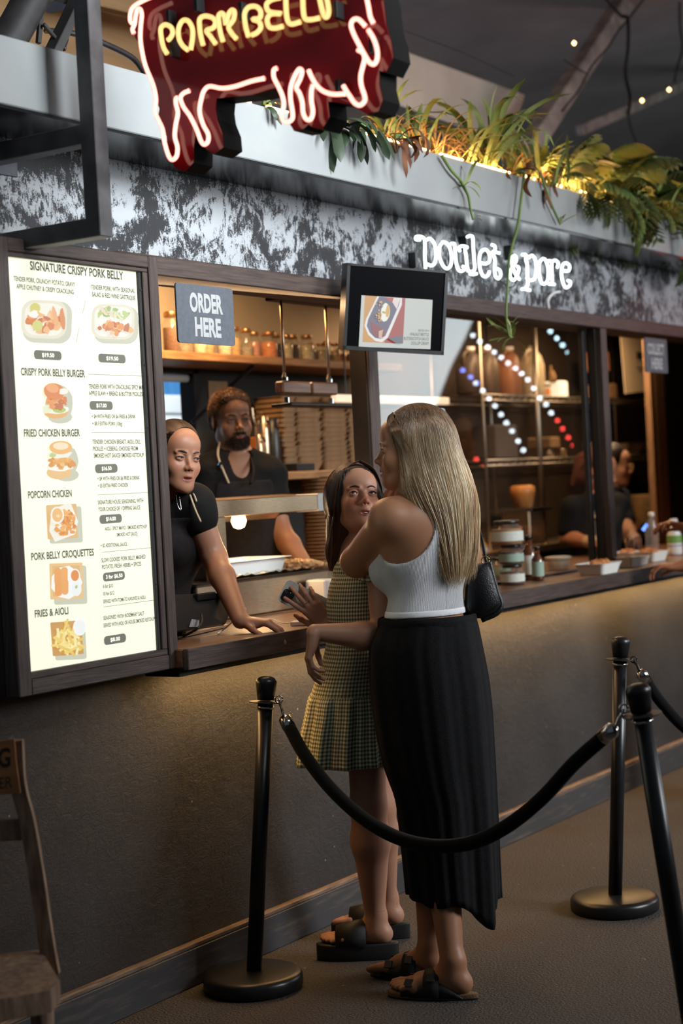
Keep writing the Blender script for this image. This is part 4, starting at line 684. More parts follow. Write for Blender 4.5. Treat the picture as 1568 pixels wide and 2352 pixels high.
p = cpt(1508, 415); t = thing('spray_bottle', 'white and green spray bottle at the right end of the counter', 'spray bottle', tuple(p)); obj('body', lathe([(.036, 0), (.038, .01), (.038, .10), (.018, .14), (.014, .155)], 20, p), M['white'], t, True); obj('wrap_label', lathe([(.0386, .06), (.0386, .10)], 20, p, False), mat('green_label', (.18, .38, .08), .5), t, True)
obj('trigger_head', join(box(p+A([-.035, -.012, .155]), p+A([.03, .012, .185]), .006), bar(p+A([-.018, 0, .155]), p+A([-.034, 0, .12]), .012, .008)), M['white'], t); obj('blue_line', lathe([(.0388, .045), (.0388, .05)], 20, p, False), mat('blue_print', (.05, .10, .3), .5), t, True)
# cutlery urn / coffee station
p = cpt(300, 420); p[1] += .35; x = at(1205, 1160, y=.95); cs_ = thing('coffee_station', 'coffee grinder with an orange lit hopper behind the jars', 'coffee machine', (x[0], .95, 1.12))
obj('body', box((x[0]-.09, .88, 1.12), (x[0]+.09, 1.05, 1.30), .006), M['steel'], cs_); obj('top_plate', box((x[0]-.12, .85, 1.300), (x[0]+.12, 1.08, 1.318), .004), M['chrome'], cs_); obj('hopper', lathe([(.05, 1.318), (.068, 1.40), (.068, 1.43), (.05, 1.44)], 20, (x[0], .96, 0)), mat('orange_hopper', (.55, .22, .06), .4), cs_, True)
obj('back_bench', box((7.15, .98, 1.06), (12.3, 1.34, 1.10), .003), M['steel'], label='steel back bench under the wire rack', cat='bench')
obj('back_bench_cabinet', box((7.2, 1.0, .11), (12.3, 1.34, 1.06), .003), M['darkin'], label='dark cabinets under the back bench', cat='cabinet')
# ---------------------------------------------------------------- wire rack
def rx(px, y=1.0): return at(px, 1000, y=y)[0]
wr = thing('wire_rack', 'chrome wire shelving unit at the back of the kitchen', 'rack', (9.2, 1.15, 1.10)); M['wire'] = mat('brass_lit_wire', (.40, .35, .29), .4, .9)
x0r, xpr, x1r = rx(1112), rx(1237), rx(1515)
for x, y in ((x0r, 1.0), (xpr, 1.0), (x1r, 1.0), (x0r, 1.31), (xpr+.02, 1.31), (x1r, 1.31)): obj('post', tube([(x, y, 1.10), (x, y, 2.42)], .016 if y < 1.1 and x > x0r else .008, 10), M['wire'], wr, True)
z1, z2 = at(1237, 915, y=1.0)[2], at(1237, 1058, y=1.0)[2]
for z in (z1, z2):
    parts = []
    for yy in (1.0, 1.31): parts += [tube([(x0r, yy, z+.012), (x1r, yy, z+.012)], .005, 6), tube([(x0r, yy, z-.018), (x1r, yy, z-.018)], .005, 6)]
    zz = [(x0r+.04*i, 1.0, z+(.012 if i % 2 else -.018)) for i in range(int((x1r-x0r)/.04))]; parts.append(tube(zz, .003, 5)); sh = obj('shelf_frame', join(*parts), M['wire'], wr, True)
    obj('shelf_wires', join(*[tube([(x0r+.03*i, 1.0, z+.014), (x0r+.03*i, 1.31, z+.014)], .002, 4, False) for i in range(int((x1r-x0r)/.03))]), M['wire'], sh, kind='stuff')
def on(px, w_, h, z, y=1.08, d=.16, m_='white', name='storage_box', lab='', bev=.01, cat='box'):
    x = at(px, 1000, y=y)[0]; return obj(name, box((x-w_/2, y, z+.018), (x+w_/2, y+d, z+.018+h), bev), M[m_] if isinstance(m_, str) else m_, label=lab, cat=cat)
def jug(px, w_, h, col, lab, y=1.1):
    x = at(px, 900, y=y)[0]; z = z1+.019; t = thing('jug', lab, 'jug', (x, y, z)); m_ = mat('jug_'+lab[:5], col, .45)
    def ring(zz, a, b, ox=0): return A([(x+ox+a*math.copysign(abs(math.cos(q))**.6, math.cos(q)), y+b*math.copysign(abs(math.sin(q))**.6, math.sin(q)), zz) for q in np.linspace(0, 2*math.pi, 20, endpoint=False)])
    obj('body', loft([ring(z, w_*.46, .06), ring(z+.01, w_*.5, .065), ring(z+h*.62, w_*.5, .065), ring(z+h*.80, w_*.30, .05, w_*.1), ring(z+h*.93, .02, .02, w_*.18)], True), m_, t, True); obj('cap', cyl(.024, .025, (x+w_*.18, y, z+h*.93), 14), M['white'], t, True)
    obj('handle', tube(smooth_path([(x-w_*.42, y, z+h*.6), (x-w_*.40, y, z+h*.85), (x-w_*.05, y, z+h*.92), (x+w_*.12, y, z+h*.84)]), .012, 8), m_, t, True)
jug(1170, .125, .27, (.30, .13, .07), 'brown plastic jug on the top rack shelf'); jug(1222, .155, .29, (.62, .50, .34), 'cream plastic jug beside the brown one'); jug(1080, .13, .25, (.07, .05, .04), 'dark jug at the left end of the top rack shelf'); jug(1118, .12, .26, (.10, .07, .05), 'darker jug left of the brown one')
b1 = on(1262, .14, .07, z1, m_='paper', name='lidded_box', lab='pale carton with an orange label on the top shelf'); obj('label_patch', box((b1.location.x-.03, 1.079, z1+.03), (b1.location.x+.03, 1.0795, z1+.07)), mat('orange_label', (.6, .2, .06), .6), b1); obj('lid', box((b1.location.x-.08, 1.07, z1+.089), (b1.location.x+.08, 1.25, z1+.10), .003), M['paper'], b1)
on(1302, .10, .10, z1, m_=mat('lit_cube', (.9, .85, .7), .4, emit=1.1, ecol=(1, .84, .62)), name='lit_box', lab='glowing white square light on the top shelf', cat='lamp')
for k, (px, h) in enumerate(((1272, .10), (1278, .07))): obj('small_bottle', lathe([(.014, 0), (.014, h*.6), (.006, h*.8), (.006, h)], 10, (rx(px, 1.1), 1.10, z1+.105)), M['kraft'], smooth=True, label=['small squeeze bottle on the pale carton', 'shorter squeeze bottle on the pale carton'][k], cat='bottle')
on(1275, .13, .07, z2+.05, m_='kraft', lab='tan carton on the middle shelf right of the post')
for k, px in enumerate((1258, 1288)): obj('tin_pot', cyl(.028, .05, (rx(px, 1.12), 1.12, z2+.017), 14), M['steel'], smooth=True, label=['left steel pot under the tan carton', 'right steel pot under the tan carton'][k], cat='pot')
on(1165, .26, .19, z2, m_=mat('dim_carton', (.10, .075, .06), .8), lab='large dim carton on the middle shelf left of the post'); on(1190, .20, .12, z2-.45+.02, m_='darkin', lab='dark box on the back bench', name='dark_box')
on(1412, .14, .10, z1, m_='kraft', name='plastic_tub', lab='tan tub on the top shelf left of the poster', cat='tub'); on(1400, .12, .13, z1+.17, m_='card', lab='brown carton above the tan tub', name='carton')
on(1440, .40, .025, z2, m_='steel', name='long_pan', lab='long steel lid on the middle shelf in the opening', cat='lid'); on(1465, .34, .05, z2+.03, m_='steel', name='steel_tray', lab='deep steel tray on the long lid', cat='tray'); on(1400, .14, .09, z2, y=1.03, m_=M['foil'], name='foil_pack', lab='foil wrapped pack left of the steel tray', cat='pack')
x = rx(1467, 1.05); obj('waste_bag', lathe([(.05, 1.10), (.085, 1.12), (.115, 1.32), (.12, 1.33), (.112, 1.325)], 16, (x, 1.05, 0)), mat('tan_bag', (.36, .22, .10), .5, bump=.6, bscale=14, bdist=.02), smooth=True, label='tan liner bag in a bin on the back bench', cat='bag')
po = [at(1425, 770, y=.93), at(1507, 782, y=.93), at(1507, 896, y=.93), at(1436, 904, y=.93)]; pt = obj('notice_board', slab(po, (0, 1, 0), .006), mat('notice_cream', (.72, .58, .40), .6), label='cream printed notice board hung in the right opening', cat='notice board')
for q in (po[0], po[1]): obj('hanging_wire', tube([q+A([.02 if q is po[0] else -.02, .003, -.005]), A([q[0]+(.02 if q is po[0] else -.02), q[1]+.003, 2.46])], .0015, 5), M['darksteel'], pt)
for a, b in (((1461, 808), (1479, 826)), ((1461, 830), (1478, 832)), ((1461, 843), (1480, 847)), ((1466, 850), (1475, 853)), ((1484, 872), (1504, 882))): obj('printing', box(at(*a, y=.928), at(*b, y=.928)+A([0, -.001, 0])), M['inkdark'], pt)
for a, b, lab in ((1499, 1508, 'narrow tan door post strip'), (1511, 1530, 'wide tan door post beside the narrow strip')):
    xa, xb = at(a, 1000, y=.60)[0], at(b, 1000, y=.60)[0]; obj('door_post', box((xa, .60, .11), (xb, .64, 2.44), .003), mat('tan_post', (.30, .17, .09), .5, noise=.2, nscale=10, stretch=(8, 8, 1)), label=lab, cat='post')
obj('dark_door_edge', box((at(1533, 1000, y=.6)[0], .60, .11), (at(1533, 1000, y=.6)[0]+1.2, .65, 2.44)), M['jamb'], label='dark door leaf right of the tan posts', cat='door')
# ---------------------------------------------------------------- string lights across the aisle, mirrored in the glass
GL = .0575
def mir(px, py, d): p = at(px, py, d=d); p[1] = 2*.055-p[1]; return p
SL = [('blue white', [(1087, 770), (1103, 784), (1121, 797), (1136, 809), (1152, 821), (1168, 834), (1185, 846), (1199, 858), (1213, 872), (1227, 892), (1241, 914), (1255, 929), (1267, 948)], (.75, .88, 1)), ('cool white', [(1249, 746), (1265, 761), (1280, 777), (1293, 793), (1306, 809), (1320, 826)], (.55, .85, 1)), ('pale', [(1094, 880), (1110, 897), (1124, 915), (1138, 932), (1152, 952), (1164, 971), (1177, 990), (1191, 1013), (1203, 1034)], (.75, .88, 1)),
      ('soft white', [(1016, 945), (1030, 963), (1042, 982), (1046, 990)], (.75, .88, 1)), ('red', [(1330, 840), (1343, 858), (1366, 893), (1055, 1000), (1068, 1019), (1082, 1037), (1095, 1055), (1108, 1074), (1281, 966), (1293, 985), (1306, 1005), (1317, 1023), (1329, 1041)], (1, .06, .05)), ('blue', [(1064, 850), (1082, 866), (1096, 880)], (.15, .25, 1))]
for nm_, L, c in SL:
    m_ = mat('bulb_'+nm_, c, .5, emit=20 if nm_ != 'red' else 16, ecol=c); t = thing('string_lights', '%s string lights across the aisle, mirrored in the glass' % nm_, 'string lights', tuple(mir(*L[0], 11.4)))
    P = [mir(a, b, 11.4) for a, b in L]
    for p in P: obj('bulb', lathe([(.002, -.014), (.012, -.006), (.012, .004), (.004, .014)], 8, p), m_, t)
    obj('wire', tube(P, .003, 4) if nm_ != 'red' else tube(P[:3], .003, 4), M['black'], t)
q_ = [mir(a, b, 12.0) for a, b in ((1112, 640), (1085, 780), (1050, 850), (1020, 930), (1000, 1010), (990, 1100), (1500, 1060), (1500, 560))]
n_ = nrm_(np.cross(q_[1]-q_[0], q_[6]-q_[0]))
for i in range(1, 7): obj('arch_occluder', slab([q_[0], q_[i], q_[i+1]], n_, .01), M['darkin'], label='dark occluder added across the aisle to end the mirrored daylight at the arch', cat='panel') if 0 else None
obj('arch_occluder', slab(q_, n_, .01), M['darkin'], label='dark occluder added across the aisle to end the mirrored daylight at the arch', cat='panel')  # added occluder, cuts the mirrored daylight off right of the arch
# dark curved tent arch in front of the daylight opening
arc = [mir(a, b, 12.5) for a, b in ((1118, 700), (1085, 780), (1050, 850), (1020, 930), (1000, 1010), (985, 1100))]
obj('tent_arch', join(*[bar(arc[i], arc[i+1], .10, .10, 0) for i in range(5)]), M['outwhite'], label='pale curved tent arch across the aisle, mirrored in the glass', cat='arch')
# ---------------------------------------------------------------- plants in the fascia planter
def leafmat(name, c, c2, rough=.5): return mat(name, c, rough, col2=c2, nscale=14, spec=.4)
M['blade'] = leafmat('spider_blade', (.16, .24, .05), (.34, .36, .12)); M['grass'] = leafmat('dry_grass', (.42, .22, .07), (.24, .15, .05)); M['dead'] = leafmat('dead_leaf', (.20, .075, .03), (.10, .035, .018), .7)
M['dark'] = leafmat('dark_leaf', (.025, .045, .025), (.05, .07, .035)); M['lobed'] = leafmat('lobed_leaf', (.10, .17, .05), (.24, .24, .08)); M['stemg'] = leafmat('green_stem', (.20, .28, .08), (.12, .2, .05))
def ribbon(P, Wd, side, fold=.25):
    P = np.asarray(P); T = np.gradient(P, axis=0); T /= np.linalg.norm(T, axis=1)[:, None]; V = []
    for i in range(len(P)):
        s = A(side)-T[i]*(A(side) @ T[i]); s /= np.linalg.norm(s); n = np.cross(T[i], s); V += [P[i]-s*Wd[i]-n*Wd[i]*fold, P[i], P[i]+s*Wd[i]-n*Wd[i]*fold]
    Fc = [(3*i+j, 3*i+j+1, 3*i+j+4, 3*i+j+3) for i in range(len(P)-1) for j in (0, 1)]; return V, Fc
def blade_geo(L, w_, up, droop, m=9, wig=0):
    """arching blade in the local x-z plane"""
    P = []; x = z = 0; a = up
    for i in range(m): P.append((x, wig*math.sin(i*.9), z)); x += L/m*math.cos(a); z += L/m*math.sin(a); a -= droop/m*(.5+i/m)
    t = np.linspace(0, 1, m); return ribbon(P, w_*.5*np.clip(np.minimum(.55+t*1.6, 2.2*(1-t)**.6), .02, 1), (0, 1, 0))
def lobed_geo(L, w_, n=6, up=.9, droop=1.7):
    P = []; x = z = 0; a = up; m = 14
    for i in range(m): P.append((x, 0, z)); x += L/m*math.cos(a); z += L/m*math.sin(a); a -= droop/m
    P = A(P); gs = [tube(P[:8], .003, 5)]
    k = 0
    for i in range(5, m):
        s = math.sin((i-4)/(m-4)*math.pi)**.6*w_; 
        for sd in (-1, 1):
            d = A([.55, sd, -.22-.1*random.random()]); d /= np.linalg.norm(d); q = [P[i]+d*s*t+A([0, 0, -.25*s*t*t]) for t in np.linspace(0, 1, 5)]; gs.append(ribbon(q, s*A([.10, .15, .17, .11, .015]), (1, 0, .2)))
    gs.append(ribbon(P[5:], np.linspace(.008, .003, m-5), (0, 1, 0))); return join(*gs)
def meshof(name, geo, m):
    me = bpy.data.meshes.new(name); me.from_pydata([tuple(v) for v in geo[0]], [], geo[1]); me.materials.append(m); me.polygons.foreach_set('use_smooth', [True]*len(me.polygons)); return me
LF = {'blade': [meshof('blade', blade_geo(.36, .021, u, d, wig=.004), M['blade']) for u, d in ((1.35, 2.6), (1.45, 1.7), (1.2, 3.2), (1.5, 1.0), (1.1, 2.2))],
      'grass': [meshof('grass', blade_geo(.24, .007, u, d), M['grass']) for u, d in ((1.3, 3.4), (1.4, 2.6), (.9, 3.2), (1.0, 2.2), (.5, 2.4))],
      'dead': [meshof('dead', blade_geo(.20, .026, u, d, wig=.012), M['dead']) for u, d in ((.2, 3.4), (-.5, 2.4), (.8, 5.0))],
      'dark': [meshof('dark', blade_geo(.19, .042, u, d), M['dark']) for u, d in ((.3, 2.4), (-.4, 1.6), (-.9, 1.0), (.0, 2.6))],
      'lobed': [meshof('lobed', lobed_geo(.30, .085, up=u, droop=d), M['lobed']) for u, d in ((1.1, 2.6), (.8, 3.0), (1.3, 2.0), (.4, 2.6), (.9, 1.4))]}
def plant(name, lab, px, y, kinds, n, sc_=(.7, 1.2), z=2.676, az=None, grp=None, spread=.05, tilt=.2, leafname='leaf'):
    x = at(px, 75+.277*px, y=y)[0]; t = thing(name, lab, 'plant', (x, y, z), grp)
    cr_ = obj('root_crown', lathe([(.002, -.0), (.018, .004), (.014, .02), (.002, .026)], 8, (x, y, z)), M['stemg'], t)
    for i in range(n):
        me = random.choice(LF[random.choice(kinds)]); o = bpy.data.objects.new(leafname, me); sc.collection.objects.link(o); o.parent = t
        a = random.uniform(0, 6.283) if az is None else random.gauss(az[0], az[1]); s = random.uniform(*sc_)
        o.location = (random.gauss(0, spread), random.gauss(0, spread*.5), 0); o.rotation_euler = (random.gauss(0, tilt), random.gauss(0, tilt), a); o.scale = (s, s, s)
    return t
DN = -math.pi/2
plant('hanging_vine', 'dark drooping leafy plant below the pig front legs', 790, -.27, ['dark'], 16, (.6, 1.05), az=(DN-.4, 1.0), spread=.06, z=2.67); plant('hanging_vine', 'dark leaves hanging just right of the pig belly', 835, -.27, ['dark'], 8, (.5, .8), az=(DN+.4, .9), spread=.05, z=2.68)
plant('hanging_vine', 'small dark star shaped leaf behind the pig legs', 612, -.24, ['dark'], 5, (.35, .5), az=(DN, .8), spread=.02)
for i, (px, n, k, s) in enumerate(((855, 36, ['grass', 'dead'], (.6, 1.1)), (900, 40, ['grass', 'grass', 'blade'], (.55, 1.0)), (950, 44, ['grass', 'grass', 'blade'], (.6, 1.1)), (1000, 50, ['grass'], (.7, 1.25)), (1048, 50, ['grass'], (.7, 1.25)), (1085, 30, ['grass', 'blade'], (.6, .9)), (1180, 34, ['grass', 'blade'], (.5, 1.0)), (1225, 30, ['grass', 'grass', 'dead'], (.6, 1.0)))):
    plant('grass_clump', ['low dry grass beside the pig snout', 'dry grass mixed with green blades by the snout', 'bushy yellow grass left of centre on the planter', 'dense arching yellow grass on the planter', 'dense yellow grass left of the tall tuft', 'thin grass against the tall tuft', 'yellow grass right of the tall tuft', 'sparse yellow grass under the first fern'][i], px, -.14-.05*(i % 2), k, n, s, spread=.05)
plant('spider_plant', 'tall spider plant tuft with long upright arching blades', 1122, -.215, ['blade'], 34, (1.0, 1.5), spread=.02, tilt=.22); plant('spider_plant', 'dark spider plant blades behind the pig snout', 915, .0, ['blade'], 14, (.8, 1.1), spread=.03, tilt=.3)
plant('spider_plant', 'loose spider plant right of the tall tuft', 1215, -.12, ['blade'], 18, (.8, 1.3), spread=.03, tilt=.3); plant('wilted_plant', 'wilted brown leaves hanging over the fascia right of the snout', 915, -.262, ['dead'], 9, (.7, 1.0), az=(DN, .8), spread=.05)
plant('wilted_plant', 'dry brown leaves under the tall tuft', 1195, -.262, ['dead'], 6, (.6, .9), az=(DN, .8), spread=.04); plant('leafy_shrub', 'green leafy shrub just right of the pig snout', 905, -.08, ['dark', 'lobed'], 12, (.4, .7), spread=.04)
for i, (px, y, n, s) in enumerate(((1290, -.16, 16, (.7, 1.1)), (1335, -.06, 18, (1.1, 1.8)), (1385, -.2, 16, (.7, 1.2)), (1430, -.08, 20, (1.1, 1.7)), (1480, -.2, 16, (.7, 1.2)), (1525, -.06, 18, (1.1, 1.6)), (1575, -.2, 14, (.8, 1.2)))):
    plant('fern_plant', ['first lobed fern right of the spider plant', 'second fern from the spider plant, set further back', 'third fern hanging over the fascia', 'tallest fern, middle of the right bank', 'fern drooping in front of the tallest one', 'fern near the right edge of the photo', 'fern cut by the right edge of the photo'][i], px, y, ['lobed'], n, s, az=None if i % 2 else (DN, 1.4), spread=.06, tilt=.3)
for i, (px, n) in enumerate(((1270, 7), (1395, 9), (1500, 9))): plant('trailing_fern', ['sparse trailing fern fronds left on the fascia face', 'trailing fern fronds over the middle of the fascia face', 'trailing fern fronds at the right of the fascia face'][i], px, -.27, ['lobed', 'blade'], n, (.5, .9), az=(DN, .9), spread=.08, z=2.66)
# runners with plantlets
def runner(lab, px, y, pl, n, s):
    P = smooth_path([at(a, b, y=y) for a, b in px], 5); t = thing('plantlet', lab, 'plant', tuple(P[-1])); obj('runner_stem', tube(P, np.linspace(.0068, .005, len(P)), 6), M['stemg'], t, True)
    for i in range(n):
        me = random.choice(LF['blade']); o = bpy.data.objects.new('leaf', me); sc.collection.objects.link(o); o.parent = t; o.rotation_euler = (random.gauss(0, .5), random.uniform(-.5, 1.6), random.uniform(0, 6.28)); k = random.uniform(*s); o.scale = (k, k*1.3, k)
runner('long runner hanging in front of the neon name with a plantlet at its tip', [(1205, 385), (1195, 470), (1188, 520), (1170, 590), (1165, 660), (1162, 720), (1168, 768), (1175, 775)], -.275, None, 11, (.28, .42))
runner('runner plantlet hanging on the fascia left of the tall tuft', [(1015, 358), (1035, 390), (1058, 415), (1064, 428)], -.27, None, 9, (.25, .5)); runner('thin dangling plantlet stem below the left runner', [(1064, 428), (1075, 450), (1080, 480), (1086, 505)], -.27, None, 2, (.15, .2))
runner('second runner blade hanging right of the long one', [(1240, 395), (1262, 460), (1282, 505), (1286, 515)], -.27, None, 3, (.2, .3))
for i, P in enumerate(([(560, 10), (600, 5)],)): pass
light('planter_glow', 'AREA', (at(1000, 350, y=-.2)[0]+.1, -.235, 2.685), (1, .52, .18), 4.5, 2.4, .03, (at(1000, 350, y=-.2)[0]+.1, .05, 3.1)); 
for q in range(8): light('fern_glow', 'POINT', tuple(at(1255+42*q, 75+.277*(1255+42*q)-24, y=-.20)), (1, .52, .18), 1.5, .02)
for q in range(3): light('valance_wash', 'POINT', (5.6+.8*q, .55, 2.82), (1, .60, .30), 3.5, .06)  # unseen points added behind the planter to brighten the valance
light('roof_glow_left', 'POINT', (3.9, .6, 2.85), (1, .55, .2), 2.5, .1)
# ---------------------------------------------------------------- barrier posts and ropes
def along(geo, a, b):
    x, y, d = frame(A(b)-A(a)); return xf(geo, np.stack([x, y, d], 1), a)
def stanchion(lab, base, top, base_r=.150):
    base, top = A(base), A(top); L = np.linalg.norm(top-base); t = thing('barrier_post', lab, 'barrier post', (base[0], base[1], 0), 'black rope barrier posts')
    obj('base', lathe([(base_r-.008, 0), (base_r, .006), (base_r, .036), (base_r-.006, .045), (base_r-.02, .050), (.03, .053)], 48, (base[0], base[1], 0)), M['satin'], t, True)
    obj('pole', along(lathe([(.0235, .045), (.0235, L-.075)], 24), (base[0], base[1], 0) if 0 else base-(top-base)/L*.0, top), M['satin'], t, True)
    obj('cap', along(lathe([(.0255, L-.072), (.032, L-.022), (.032, L-.014), (.026, L-.005), (.012, L)], 24), base, top), M['satin'], t, True)
    obj('rope_ring', along(lathe([(.025, L-.082), (.050, L-.080), (.050, L-.077), (.025, L-.076)], 24), base, top), M['darksteel'], t); obj('collar', along(lathe([(.0262, L-.098), (.0262, L-.090)], 24), base, top), M['chrome'], t, True); return t
def zat(px, py, z): return at(px, py, z=z)
b1 = zat(568, 2228, 0.05); b1[2] = .0; s1 = stanchion('black rope post left of the women, standing against the wall', (b1[0], b1[1]-.02, 0), at(612, 1553, d=depth(b1)+.02))
b2 = zat(1410, 2055, .05); b2[2] = 0; s2 = stanchion('black rope post at the back right by the wall', (b2[0], b2[1], 0), at(1425, 1462, d=depth(b2)))
b3 = zat(1600, 2405, .05); b3[2] = 0; s3 = stanchion('black rope post at the front right, leaning, base cut off', (b3[0], b3[1], 0), at(1462, 1570, d=depth(b3)-.03))
DB1, DB2, DB3 = depth(b1), depth(b2), depth(b3)
def rope(lab, px, d0, d1, hook0, hook1=None):
    n = len(px); P = smooth_path([at(a, b, d=d0+(d1-d0)*i/(n-1)) for i, (a, b) in enumerate(px)], 6); t = thing('barrier_rope', lab, 'rope', tuple(P[len(P)//2]), None)
    obj('rope', tube(P, .0195, 14), M['velvet'], t, True)
    for q, r_, hk in ((P[0], P[1], hook0), (P[-1], P[-2], hook1)):
        if hk is None: continue
        d = q-r_; d = d/np.linalg.norm(d); e = obj('end_fitting', along(lathe([(.0205, -.004), (.0205, .034), (.012, .044), (.008, .046)], 16), q-d*.004, q+d), M['chrome'], t, True)
        h = at(*hk[:2], d=hk[2]); s_ = q+d*.046; obj('snap_hook', join(tube(smooth_path([s_-d*.004, s_+(h-s_)*.35+A([0, 0, .006]), s_+(h-s_)*.6, h], 4), .0045, 6), tube([h+.011*(math.cos(a)*_r+math.sin(a)*A([0, 0, 1])) for a in np.linspace(0, 6.28, 13)], .0028, 6)), M['chrome'] if hk[2] < 5.1 else M['darksteel'], e, True)
    return t
rope('black velvet rope sagging in front of the two women', [(663, 1668), (700, 1735), (760, 1812), (835, 1880), (915, 1925), (1000, 1943), (1085, 1935), (1165, 1897), (1245, 1833), (1320, 1752), (1390, 1690)], DB1-.03, DB3+.03, (640, 1606, DB1-.05), (1432, 1628, DB3))
b4 = b2+A([1.1, -1.3, 0]); s4 = stanchion('black rope post beyond the right edge', (b4[0], b4[1], 0), (b4[0], b4[1], .93))
rope('black velvet rope running off the right edge from the back post', [(1482, 1562), (1515, 1610), (1568, 1668), (1640, 1715), (1730, 1730), (1830, 1700)], DB2-.03, DB2+.1, (1455, 1515, DB2-.02), None)
# ---------------------------------------------------------------- wooden chair with a cardboard sign
M['oldwood'] = mat('weathered_wood', (.42, .27, .18), .7, 0, col2=(.20, .12, .075), nscale=14, stretch=(5, 5, 1), bump=.3, bscale=50)
ch = thing('wooden_chair', 'weathered wooden chair at the lower left corner', 'chair', (2.60, -.62, 0)); CL = -CR
zc = .46; top = [zat(*q, zc) for q in ((-8, 2192), (90, 2182), (104, 2198), (137, 2252), (115, 2274), (-8, 2297))]; c0 = top[0]; 
back = [top[0]+CL*.02, top[1], top[2], top[3], top[4], top[5]]; ext = [top[5]+CL*.30, top[0]+CL*.28]
obj('seat', slab(top+ext, (0, 0, -1), .048), M['oldwood'], ch)
pp = smooth_path([at(a, b, d=3.80) for a, b in ((36, 1700), (42, 1800), (62, 1880), (80, 1980), (95, 2080), (110, 2180), (120, 2235))], 4)
for k in (0, 1):
    P = pp+CL*.36*k; V = []
    for q in P: V += [q+CR*.017+CF*.012, q-CR*.017+CF*.012, q-CR*.017-CF*.012, q+CR*.017-CF*.012]
    n = len(P); obj('back_post', (V, [(4*i+j, 4*i+(j+1) % 4, 4*i+4+(j+1) % 4, 4*i+4+j) for i in range(n-1) for j in range(4)]+[(3, 2, 1, 0), (4*n-4, 4*n-3, 4*n-2, 4*n-1)]), M['oldwood'], ch)
for f in (2, 9): obj('back_slat', bar(pp[f], pp[f]+CL*.36, .05, .014, .003, up=CF), M['oldwood'], ch)
for q in (zat(100, 2262, .42), zat(100, 2262, .42)+CL*.34, zat(84, 2200, .42), zat(84, 2200, .42)+CL*.34): obj('leg', tube([q, A([q[0]-.01, q[1], 0])], [.021, .017], 10), M['oldwood'], ch, True)
obj('stretcher', tube([zat(100, 2262, .2)*0+A([top[3][0], top[3][1], .2]), A([top[3][0], top[3][1], .2])+CL*.34], .011, 8), M['oldwood'], ch, True)
cq = [at(*q, d=3.765) for q in ((-60, 1712), (33, 1697), (38, 1760), (47, 1822), (-60, 1832))]; n_ = np.cross(cq[1]-cq[0], cq[-1]-cq[0]); n_ /= np.linalg.norm(n_); n_ = n_ if n_ @ FW < 0 else -n_
cs2 = obj('cardboard_sign', slab(cq, -n_, .005), M['card'], label='brown cardboard sign with dark letters hung on the chair back', cat='sign')
def spt(a, b, l=.001): v = FW+RT*(a-CX)/F_PX-UP*(b-CY)/F_PX; o = cq[0]+n_*l; return CAM+v*(((o-CAM) @ n_)/(v @ n_))
write('lettering', 'G', spt(-5, 1762), spt(24, 1760), .042, UP, M['inkdark'], cs2, n_, .03); write('lettering', 'ER', spt(-2, 1812), spt(28, 1808), .026, UP, M['inkdark'], cs2, n_, .0)
obj('string', tube([spt(20, 1700, .003), at(30, 1690, d=3.79)], .0015, 5), M['black'], cs2)
# ---------------------------------------------------------------- smooth-union body modeller
def nrm(v): v = A(v, float); return v/np.linalg.norm(v)
class Sdf:
    def __init__(s): s.p = []; s.M = np.eye(3); s.o = np.zeros(3); s.s = 1.0
    def at(s, o, M=None, sc_=1.0): s.o = A(o, float); s.M = np.eye(3) if M is None else np.asarray(M, float); s.s = sc_; return s
    def w(s, p): return s.o+s.M @ (A(p, float)*s.s)
    def cone(s, a, b, r1, r2, k=.02, op='u'): s.p.append(('c', op, k*s.s, s.w(a), s.w(b), r1*s.s, r2*s.s)); return s
    def ell(s, c, r, k=.02, op='u', R=None): s.p.append(('e', op, k*s.s, s.w(c), s.M @ (np.eye(3) if R is None else np.asarray(R)), A(r, float)*s.s, 0)); return s
    def plane(s, o, n, k=.003, op='i'): s.p.append(('p', op, k, s.w(o), nrm(s.M @ A(n, float)), 0, 0)); return s
    def off(s, t): s.p.append(('o', 'o', 0, t, 0, 0, 0)); return s
def sd1(P, q):
    t = q[0]
    if t == 'c':
        a, b = q[3], q[4]; ba = b-a; L = ba @ ba+1e-12; h = np.clip((P-a) @ ba/L, 0, 1); return np.linalg.norm(P-a-h[:, None]*ba, axis=1)-(q[5]+(q[6]-q[5])*h)
    if t == 'e':
        l = (P-q[3]) @ q[4]; r = q[5]; k0 = np.sqrt(((l/r)**2).sum(1)); k1 = np.sqrt(((l/r**2)**2).sum(1))+1e-9; return k0*(k0-1)/k1
    if t == 'p': return (P-q[3]) @ q[4]
def sdf(P, prims):
    d = np.full(len(P), 1.0)
    for q in prims:
        if q[1] == 'o': d = d-q[3]; continue
        e = sd1(P, q); k = max(q[2], 1e-5)
        if q[1] == 'u': h = np.maximum(k-np.abs(d-e), 0)/k; d = np.minimum(d, e)-h*h*k*.25
        elif q[1] == 's': e = -e; h = np.maximum(k-np.abs(d-e), 0)/k; d = np.maximum(d, e)+h*h*k*.25
        else: h = np.maximum(k-np.abs(d-e), 0)/k; d = np.maximum(d, e)+h*h*k*.25
    return d
